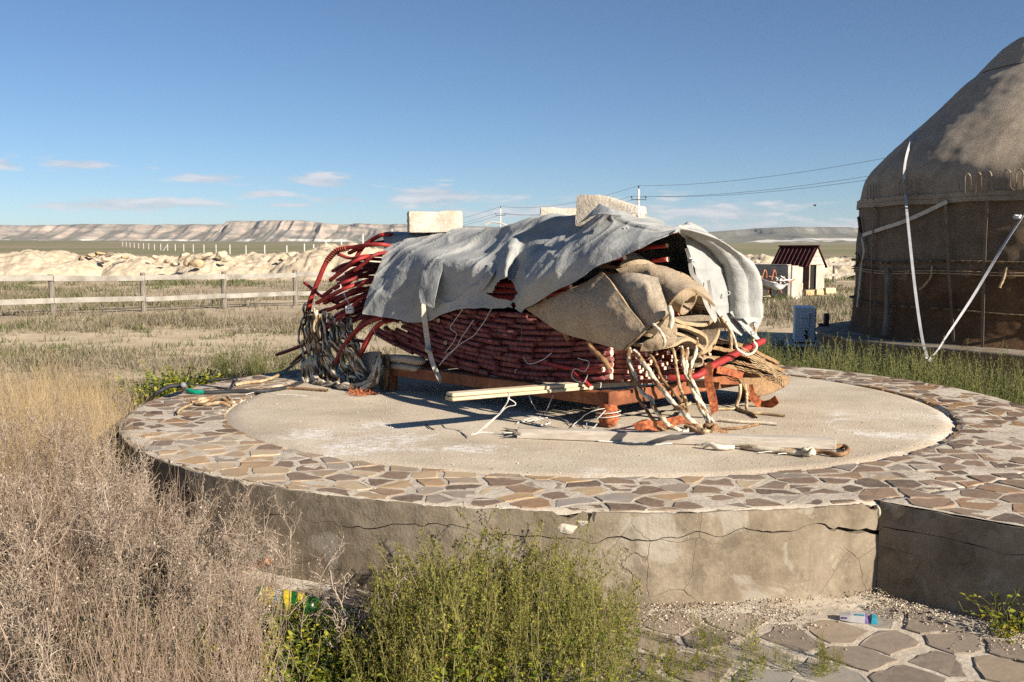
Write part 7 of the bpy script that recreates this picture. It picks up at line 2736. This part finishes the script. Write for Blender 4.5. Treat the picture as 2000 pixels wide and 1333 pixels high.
# straight straw stalks standing up through the thicket
M_STRAW = leafmat('pinkish_straw', [(.1, (.24, .155, .10)), (.5, (.37, .265, .185)), (.9, (.48, .37, .28))], trans=.1)
STRAW = []
for s in range(3):
    v, f = grass_mesh(430 + s, 60, 1.0, .07, .0022, .10, 6)
    STRAW.append([('stalks', mesh_data('stalks', v, f, M_STRAW))])
for k in range(36):
    D = PR.uniform(2.3, 5.0)
    x = PR.uniform(-.515 * D - .1, dry_limit(D) - .02)
    put_plant('straw_tuft', STRAW[k % 3], (x, D, 0), PR.uniform(0, 6), PR.uniform(.42, .66), 'tuft of upright straw stalks in the dry thicket at left', 'straw tuft', 'straw in the thicket', (PR.normal(0, .05), PR.normal(0, .05)))


# green-yellow weeds before the wall
def green_weed_mesh(seed, h, n0, k1, pods, leaves, lean=.13):
    rng = np.random.default_rng(seed)
    st = np.c_[rng.normal(0, .05, (n0, 2)), np.zeros(n0)]
    p0 = curved(st, rdir(n0, lean, 1.0, rng), h * rng.uniform(.6, 1.0, n0), 8, .06, -.01, rng)
    q, t, f = along(p0, k1, .22, .97, rng)
    d1 = unit(t * 1.0 + unit(rng.normal(0, 1, (len(q), 3))) * .65)
    p1 = curved(q, d1, h * rng.uniform(.08, .22, len(q)) * (1.2 - .6 * f), 5, .12, 0, rng)
    stems = join([tubes(p0, np.linspace(.0021, .0010, 8)[None, :] * np.ones((n0, 1)), 4), tubes(p1, np.linspace(.0010, .0005, 5)[None, :] * np.ones((len(p1), 1)), 3)])
    # pods along the upper branchlets
    q2, t2, f2_ = along(p1, pods, .1, 1.0, rng)
    keep = q2[:, 2] > h * .28
    q2, t2 = q2[keep], t2[keep]
    n = len(q2)
    a = unit(t2 * .3 + rng.normal(0, .7, (n, 3)) + np.array([0, 0, .3]))
    b = unit(np.cross(a, rng.normal(0, 1, (n, 3))))
    c = np.cross(a, b)
    s = rng.uniform(.0024, .0046, n)[:, None]
    base = q2
    pv = np.stack([base, base + a * s * 1.3 + b * s * .75, base + a * s * 2.6, base + a * s * 1.3 - b * s * .75, base + a * s * 1.3 + c * s * .7], 1)
    k = np.arange(n)[:, None] * 5
    pf = np.concatenate([k + np.array([[0, 1, 2, 3]])], 0)
    # leaves lower down
    q3, t3, f3 = along(p0, leaves, .05, .60, rng)
    n3 = len(q3)
    out = rng.normal(0, 1, (n3, 3))
    out[:, 2] = rng.normal(.25, .3, n3)
    a = unit(out)
    b = unit(np.cross(a, np.array([0, 0, 1.]) + rng.normal(0, .4, (n3, 3))))
    up_ = np.cross(b, a)
    s = rng.uniform(.010, .024, n3)[:, None]
    st_ = q3 + a * s * .5
    lv = np.stack([st_, st_ + a * s * .45 + b * s * .42 + up_ * s * .08, st_ + a * s * 1.05 + b * s * .25, st_ + a * s * 1.3 - up_ * s * .15, st_ + a * s * 1.05 - b * s * .25, st_ + a * s * .45 - b * s * .42 + up_ * s * .08], 1)
    k3 = np.arange(n3)[:, None] * 6
    lf = np.concatenate([k3 + np.array([[0, 1, 2, 3]]), k3 + np.array([[0, 3, 4, 5]])], 0)
    return stems, (pv.reshape(-1, 3), pf), (lv.reshape(-1, 3), lf)


GREEN = []
for s in range(5):
    a, b, c = green_weed_mesh(500 + s, 1.0 * .5, 7, 13, 8, 13, [.10, .14, .18, .12, .2][s])
    GREEN.append([('stems', mesh_data('stems', a[0], a[1], M_GSTEM)), ('seed_pods', mesh_data('seed_pods', b[0], b[1], M_GPOD)), ('leaves', mesh_data('leaves', c[0], c[1], M_GLEAF))])
spots = []
tries = 0
while len(spots) < 92 and tries < 9000:
    tries += 1
    D = PR.uniform(3.1, 4.05)
    x = PR.uniform(-.52, .46 + (.30 if D < 3.6 else 0))
    p = np.array([x, D])
    if np.hypot(*(p - PC)) < RO + .10 or (spots and min(np.hypot(*(p - q)) for q in spots) < .075):
        continue
    spots.append(p)
for p in spots:
    h = 1.0 * np.interp(p[0], [-.62, -.40, -.2, .0, .22, .36, .52, 1.0], [.45, .74, .98, 1.0, .92, .66, .34, .25]) * PR.uniform(.8, 1.12)
    side = 'left' if p[0] < -.25 else ('middle' if p[0] < .22 else 'thin right')
    put_plant('green_weed', GREEN[int(PR.integers(0, 5))], (p[0], p[1], .0), PR.uniform(0, 6), h, 'yellow-green seeding weed in the %s part of the clump before the wall' % side, 'weed', 'green weed clump, %s part' % side, (PR.normal(0, .06), PR.normal(0, .06)))
# straggling low ones to the right, along the bottom edge
for k in range(26):
    px = PR.uniform(1240, 1660)
    py = PR.uniform(1275, 1345)
    g_ = G(px, py, 0)
    put_plant('green_weed', GREEN[int(PR.integers(0, 5))], (g_[0], g_[1], .0), PR.uniform(0, 6), PR.uniform(.22, .42) * np.interp(px, [1240, 1660], [1.2, .6]), 'low straggling green weed growing between the path stones', 'weed', 'low weeds between the path stones', (PR.normal(0, .2), PR.normal(0, .2)))


# low dark leafy plants
def leafy_mesh(seed, n, r, h, s0, s1, mat=None):
    rng = np.random.default_rng(seed)
    st = np.c_[rng.normal(0, r * .3, (24, 2)), np.zeros(24)]
    p0 = curved(st, rdir(24, .55, .8, rng), h * rng.uniform(.5, 1.1, 24), 6, .15, .1, rng)
    q, t, f = along(p0, n // 24, .15, 1.0, rng)
    m = len(q)
    out = rng.normal(0, 1, (m, 3))
    out[:, 2] = np.abs(rng.normal(.2, .35, m))
    a = unit(out)
    b = unit(np.cross(a, np.array([0, 0, 1.]) + rng.normal(0, .35, (m, 3))))
    u = np.cross(b, a)
    s = rng.uniform(s0, s1, m)[:, None]
    lv = np.stack([q, q + a * s * .4 + b * s * .38 + u * s * .1, q + a * s * .85 + b * s * .28, q + a * s * 1.25 - u * s * .2, q + a * s * .85 - b * s * .28, q + a * s * .4 - b * s * .38 + u * s * .1], 1)
    k = np.arange(m)[:, None] * 6
    lf = np.concatenate([k + np.array([[0, 1, 2, 3]]), k + np.array([[0, 3, 4, 5]])], 0)
    return tubes(p0, .0013, 3), (lv.reshape(-1, 3), lf)


LEAFY = []
for s in range(4):
    a, b = leafy_mesh(600 + s, 480, .16, .24, .010, .024)
    LEAFY.append([('stems', mesh_data('stems', a[0], a[1], M_GSTEM)), ('leaves', mesh_data('leaves', b[0], b[1], M_DLEAF if s < 3 else M_GLEAF))])
for k in range(40):
    px = PR.uniform(510, 760)
    py = PR.uniform(1255, 1370)
    g_ = G(px, py, 0)
    put_plant('leafy_weed', LEAFY[int(PR.integers(0, 4))], (g_[0], g_[1], 0), PR.uniform(0, 6), PR.uniform(.55, .95), 'low dark green leafy weed in the patch below the bottle', 'leafy weed', 'leafy patch below the bottle')
for k in range(34):
    D = PR.uniform(2.4, 5.0)
    x = PR.uniform(-.515 * D, dry_limit(D))
    put_plant('leafy_weed', LEAFY[int(PR.integers(0, 4))], (x, D, 0), PR.uniform(0, 6), PR.uniform(.6, 1.2), 'dark green leafy weed at the foot of the dry thicket', 'leafy weed', 'leafy undergrowth of the thicket')
for k in range(22):
    px = PR.uniform(285, 410)
    py = PR.uniform(752, 785)
    g_ = G(px, py, .15)
    if np.hypot(*(g_[:2] - PC)) < RO + .1:
        d = unit(g_[:2] - PC)
        g_[:2] = PC + d * (RO + PR.uniform(.1, .5))
    put_plant('leafy_weed', LEAFY[3 if k % 3 else 0], (g_[0], g_[1], float(ground_h(g_[0], g_[1]))), PR.uniform(0, 6), PR.uniform(1.1, 1.9), 'bright leafy weed growing by the hose at the platform edge', 'leafy weed', 'leafy weeds by the hose')
# the single young plant at the right edge
a, b = leafy_mesh(655, 150, .04, .34, .018, .034)
YOUNG = [('stems', mesh_data('stems', a[0], a[1], M_GSTEM)), ('leaves', mesh_data('leaves', b[0], b[1], M_GLEAF))]
g_ = G(1958, 1246, 0)
put_plant('young_weed', YOUNG, (g_[0], g_[1], 0), .5, .72, 'young leafy plant at the foot of the shaded annex wall, left one', 'leafy weed', 'young plants by the annex wall')
g_ = G(1995, 1240, 0)
put_plant('young_weed', YOUNG, (g_[0], g_[1], 0), 2.5, .62, 'young leafy plant at the foot of the shaded annex wall, right one', 'leafy weed', 'young plants by the annex wall')


# feathery sage behind the platform
def sage_mesh(seed, h, n0, leaves):
    rng = np.random.default_rng(seed)
    st = np.c_[rng.normal(0, .07, (n0, 2)), np.zeros(n0)]
    p0 = curved(st, rdir(n0, .20, 1.0, rng), h * rng.uniform(.55, 1.0, n0), 7, .06, -.02, rng)
    q, t, f = along(p0, leaves, .15, 1.0, rng)
    n = len(q)
    a = unit(t * .7 + rng.normal(0, .8, (n, 3)) + np.array([0, 0, .35]))
    b = unit(np.cross(a, rng.normal(0, 1, (n, 3))))
    s = (rng.uniform(.012, .030, n) * (1.15 - .6 * f))[:, None]
    lv = np.stack([q, q + a * s + b * s * .16, q + a * s * 1.9, q + a * s - b * s * .16], 1)
    lf = np.arange(n * 4).reshape(n, 4)
    return tubes(p0, np.linspace(.0028, .0010, 7)[None, :] * np.ones((n0, 1)), 3), (lv.reshape(-1, 3), lf)


SAGE, SAGEG = [], []
for s in range(4):
    a, b = sage_mesh(700 + s, .5, 13, 46)
    ms = mesh_data('stems', a[0], a[1], M_GSTEM)
    SAGE.append([('stems', ms), ('leaves', mesh_data('leaves', b[0], b[1], M_SAGE))])
    SAGEG.append([('stems', mesh_data('stems', a[0], a[1], M_TWIG)), ('leaves', mesh_data('leaves', b[0], b[1], M_SAGEG))])
cnt = 0
tries = 0
spots = []
while len(spots) < 150 and tries < 9000:
    tries += 1
    a = radians(PR.uniform(-22, 92))
    r = RO + PR.uniform(.10, 2.3)
    p = PC + r * np.array([cos(a), sin(a)])
    if np.hypot(*(p - YC)) < YR + .08 or p[0] < 2.2 or (spots and min(np.hypot(*(p - q)) for q in spots) < .17):
        continue
    if p[0] / p[1] > .60:
        continue
    spots.append(p)
for p in spots:
    near = 'between the platform and the yurt base' if p[0] > 3.4 else 'behind the brown felts'
    put_plant('sage_plant', SAGE[int(PR.integers(0, 4))], (p[0], p[1], .02), PR.uniform(0, 6), PR.uniform(.75, 1.3), 'feathery green sage plant ' + near, 'sage', 'green sage ' + near, (PR.normal(0, .08), PR.normal(0, .08)))
# darker sage left behind the platform
for k in range(30):
    px = PR.uniform(420, 620)
    py = PR.uniform(722, 742)
    g_ = G(px, py, .10)
    if np.hypot(*(g_[:2] - PC)) < RO + .15:
        d = unit(g_[:2] - PC)
        g_[:2] = PC + d * (RO + PR.uniform(.15, 1.0))
    put_plant('sage_plant', (SAGE if k % 3 else SAGEG)[int(PR.integers(0, 4))], (g_[0], g_[1], float(ground_h(g_[0], g_[1]))), PR.uniform(0, 6), PR.uniform(.7, 1.1), 'dark sage plant behind the platform, left of the rope net', 'sage', 'sage behind the rope net')


# ------------------------------------------------------------------ steppe growth: uncountable tufts
def blades(pts, n_per, h, spread, width, mat, name, label, lean=.45, seed=1, zoff=-.01):
    rng = np.random.default_rng(seed)
    m = len(pts)
    base = np.repeat(pts, n_per, 0)
    hh = np.repeat(h, n_per) * rng.uniform(.45, 1.0, m * n_per)
    sp_ = np.repeat(spread, n_per)
    base = base + np.c_[rng.normal(0, 1, (m * n_per, 2)) * sp_[:, None], np.full(m * n_per, zoff)]
    n = len(base)
    d = rng.normal(0, lean, (n, 3))
    d[:, 2] = 1
    d = unit(d)
    side = unit(np.cross(d, rng.normal(0, 1, (n, 3))))
    bend = unit(np.cross(side, d)) * rng.normal(0, .18, (n, 1))
    w = (np.repeat(width, n_per) * rng.uniform(.6, 1.3, n))[:, None]
    hh = hh[:, None]
    mid = base + d * hh * .55 + bend * hh * .3
    tip = base + d * hh + bend * hh
    v = np.stack([base - side * w, base + side * w, mid - side * w * .75, mid + side * w * .75, tip], 1).reshape(-1, 3)
    k = np.arange(n)[:, None] * 5
    f = np.concatenate([k + np.array([[0, 1, 3]]), k + np.array([[0, 3, 2]]), k + np.array([[2, 3, 4]])])
    o = mobj(name, v, f, mat)
    tag(o, label, 'grass', kind='stuff')
    return o


def scatter(n, d0, d1, dens, fan=.62, xr=None):
    """random ground points, more of them near the camera"""
    D = d0 * (d1 / d0) ** PR.random(n)
    x = PR.uniform(-fan, fan, n) * D
    z = ground_h(x, D)
    p = np.stack([x, D, z], 1)
    keep = PR.random(n) < dens(p)
    keep &= np.hypot(x - PC[0], D - PC[1]) > RO + .1
    keep &= np.hypot(x - YC[0], D - YC[1]) > YR + .1
    return p[keep]


def dens_grey(p):
    tx = p[:, 1] - .16 * p[:, 0]
    tr = np.clip(1.25 - np.abs(tx - 18.4) / 3.0, 0, 1) + .7 * np.clip(1.1 - np.abs(tx - 13.3) / 1.0, 0, 1)
    return np.clip(.36 + 1.3 * fbm(p / 2.2, 3, 91), .02, 1) * (1 - np.clip(tr, 0, 1) * .97)


pg = scatter(17000, 9.0, 46.0, dens_grey)
hh = np.interp(pg[:, 1], [9, 14, 21, 24, 30, 46], [.15, .13, .20, .30, .26, .22]) * (1 + .45 * fbm(pg / 1.5, 2, 92))
blades(pg, 15, hh, .05 + pg[:, 1] * .0035, .0022 + pg[:, 1] * .00026, M_SAGEG, 'dry_steppe_growth', 'grey-brown dry steppe growth covering the ground to the fence', .5, 31)


def dens_green(p):
    return np.clip(.15 + 1.6 * fbm(p / 3.0, 3, 95), 0, 1) * np.where(p[:, 1] > 30, 1, .55)


pgn = scatter(9000, 9.0, 62.0, dens_green)
hh = np.interp(pgn[:, 1], [9, 20, 30, 62], [.12, .16, .30, .34]) * (1 + .4 * fbm(pgn / 1.5, 2, 96))
blades(pgn, 13, hh, .06 + pgn[:, 1] * .004, .0024 + pgn[:, 1] * .00030, M_STEPG, 'green_steppe_growth', 'patches of green growth on the steppe and beyond the fence', .45, 33)
# ================================================================== litter and small things
def text_mesh(body, size):
    cu = bpy.data.curves.new('lettering', 'FONT')
    cu.body = body
    cu.size = size
    cu.align_x = 'CENTER'
    cu.align_y = 'CENTER'
    cu.resolution_u = 3
    o = bpy.data.objects.new('lettering_tmp', cu)
    col.objects.link(o)
    me = o.to_mesh()
    v = np.array([tuple(q.co) for q in me.vertices])
    f = [tuple(p.vertices) for p in me.polygons]
    o.to_mesh_clear()
    bpy.data.objects.remove(o)
    return v, f


def plain(name, c, rough=.4, spec=.5, alpha=None):
    return pmat(name, [(.3, tuple(x * .9 for x in c)), (.7, c)], 30, rough, 2, 0, spec=spec)


M_LY = plain('label_yellow', (.60, .45, .015))
M_LG = plain('bottle_green', (.008, .09, .016), .3)
M_LB = plain('label_blue', (.03, .22, .55))
M_LW = plain('label_white', (.80, .82, .82))
M_LR = plain('label_red', (.45, .01, .02))
bc = G(556, 1196, 0) + UP * .05
bt = thing('plastic_bottle', 'green plastic drink bottle with a yellow label lying below the wall', 'bottle', loc=bc)
bx = unit(np.array([.93, -.25, -.10]))
BAX = axes_from(bx)


def on_bottle(s, a, r):
    """s along, a angle round"""
    s, a = np.asarray(s, float), np.asarray(a, float)
    return bc + s[..., None] * BAX[0] + (np.sin(a) * r)[..., None] * -BAX[1] + (np.cos(a) * r)[..., None] * BAX[2]


ss_ = np.array([-.155, -.150, -.13, -.10, -.07, 0, .06, .10, .128, .142, .160, .168, .176, .178])
rr_ = np.array([.020, .040, .045, .044, .043, .043, .043, .044, .040, .030, .015, .0135, .0135, .003])
ss_ = -ss_[::-1]
rr_ = rr_[::-1]
pts = np.array([bc + s * BAX[0] for s in ss_])
v, f = tubes(pts[None], rr_[None], 22, caps=True)
under(mobj('bottle_body', v, f, M_LG, smooth=True), bt)


def wrap_patch(name, s0, s1, a0, a1, mat, r=.0452, slant=0.0):
    s, a = np.meshgrid(np.linspace(s0, s1, 8), np.linspace(a0, a1, 20), indexing='ij')
    gg = on_bottle(s + slant * a, a, np.full(s.shape, r))
    v, f = thick_sheet(gg, .0008)
    return under(mobj(name, v, f, mat, smooth=True), bt)


lab = wrap_patch('label', -.095, .095, -2.4, 2.4, M_LY)
wrap_patch('label_stripe', .03, .060, -1.2, 1.6, M_LG, .0460, .02)
wrap_patch('label_stripe', -.022, -.006, .2, 1.8, M_LG, .0460, .02)
wrap_patch('red_mark', -.052, -.034, -.62, -.30, M_LR, .0466)
for sz, mat, r, dx_ in ((.060, M_LB, .0466, 0), (.050, M_LW, .0470, 0), (.048, M_LB, .0474, .0012)):
    v2, f2_ = text_mesh('Maxi', sz)
    # the word runs round the bottle
    s = -v2[:, 1] * .8 - .035 + dx_
    a = v2[:, 0] / .043 * .78 + .55
    v3 = on_bottle(s + .012 * a, a, np.full(len(s), r))
    mobj('label_lettering', v3, f2_, mat, lab)

# crushed carton on the path
cc = G(1676, 1206, .03)
ct = thing('crushed_carton', 'crushed white and teal drink carton lying on the rubble', 'carton', loc=cc)
cx = unit(np.array([.96, -.26, 0]))
CAX = axes_from(cx)
M_CW = plain('carton_white', (.42, .40, .40), .5)
M_CT = plain('carton_teal', (.01, .24, .33), .45)
M_CP = plain('carton_purple', (.10, .07, .20), .5)
prof_c = [[(-.072, -.018, -.012), (-.072, .018, -.012), (-.072, .018, .006), (-.072, -.018, .006)], [(-.03, -.021, -.016), (-.03, .021, -.014), (-.03, .020, .014), (-.03, -.020, .012)],
          [(.025, -.021, -.018), (.025, .021, -.016), (.028, .018, .018), (.026, -.019, .013)], [(.038, -.017, -.018), (.042, .018, -.016), (.040, .014, .004), (.038, -.012, .002)],
          [(.050, -.021, -.020), (.052, .020, -.018), (.056, .019, .015), (.052, -.020, .011)], [(.074, -.018, -.018), (.072, .018, -.018), (.071, .015, .010), (.073, -.016, .008)]]
v = np.array(prof_c).reshape(-1, 3) @ CAX + cc
f, mi = [], []
for k in range(5):
    for j in range(4):
        f.append((k * 4 + j, k * 4 + (j + 1) % 4, k * 4 + 4 + (j + 1) % 4, k * 4 + 4 + j))
        mi.append(1 if (k == 4 and j != 1) else (2 if k in (2, 3) and j in (2, 3) else 0))
f += [(3, 2, 1, 0), (20, 21, 22, 23)]
mi += [0, 1]
under(mobj('carton_body', v, f, [M_CW, M_CT, M_CP], midx=mi), ct)
for (x, w) in ((-.060, .008), (-.048, .008)):
    under(MB().box(cc + CAX[0] * x - CAX[1] * .0205 - CAX[2] * .001, (w, .002, .008), CAX).build('printed_square', M_CP), ct)
under(MB().box(cc + CAX[0] * .005 - CAX[1] * .012 + CAX[2] * .0142, (.036, .014, .002), CAX).build('teal_patch', M_CT), ct)

# rusty pipe end at the wall, short dark stick on the deck
a, b = P(478, 1114, 4.72), P(524, 1096, 4.62)
tag(MB().tube([a, b], .016, 9).build('rusty_pipe', M_RUSTT), 'rusty pipe end slanting against the wall at left', 'pipe')
tag(MB().tube(spline([G(832, 828, ZP + .006), G(840, 836, ZP + .008), G(848, 839, ZP + .006)], n=8), .004, 5).build('dark_stick', M_BLK), 'short dark stick lying on the deck left of the long plank', 'stick')
# rocks in the shadow left of the platform
for (px, py, sz, lab) in ((205, 905, (.34, .3, .2), 'larger'), (180, 940, (.26, .22, .16), 'smaller')):
    g_ = G(px, py, 0)
    o = link(bpy.data.objects.new('field_stone', rock_mesh('field_stone', sz, int(px), M_STONE_P)))
    o.location = (g_[0], g_[1], sz[2] * .35)
    tag(o, '%s grey field stone in the shadow left of the platform' % lab, 'stone', 'stones left of the platform')
# ================================================================== the air over the plain
m, nt, bs = newmat('thin_dusty_air')
nt.nodes.remove(bs)
pv = nt.nodes.new('ShaderNodeVolumePrincipled')
pv.inputs['Color'].default_value = (.80, .88, 1.0, 1)
pv.inputs['Density'].default_value = 0.00004
pv.inputs['Anisotropy'].default_value = .2
out = [n for n in nt.nodes if n.type == 'OUTPUT_MATERIAL'][0]
lnk(nt, pv.outputs[0], out.inputs['Volume'])
hz = MB().box((0, 0, 95), (26400, 26400, 210)).build('haze', m)
tag(hz, 'thin pale haze lying over the plain', kind='stuff')
scene.cycles.volume_bounces = 0
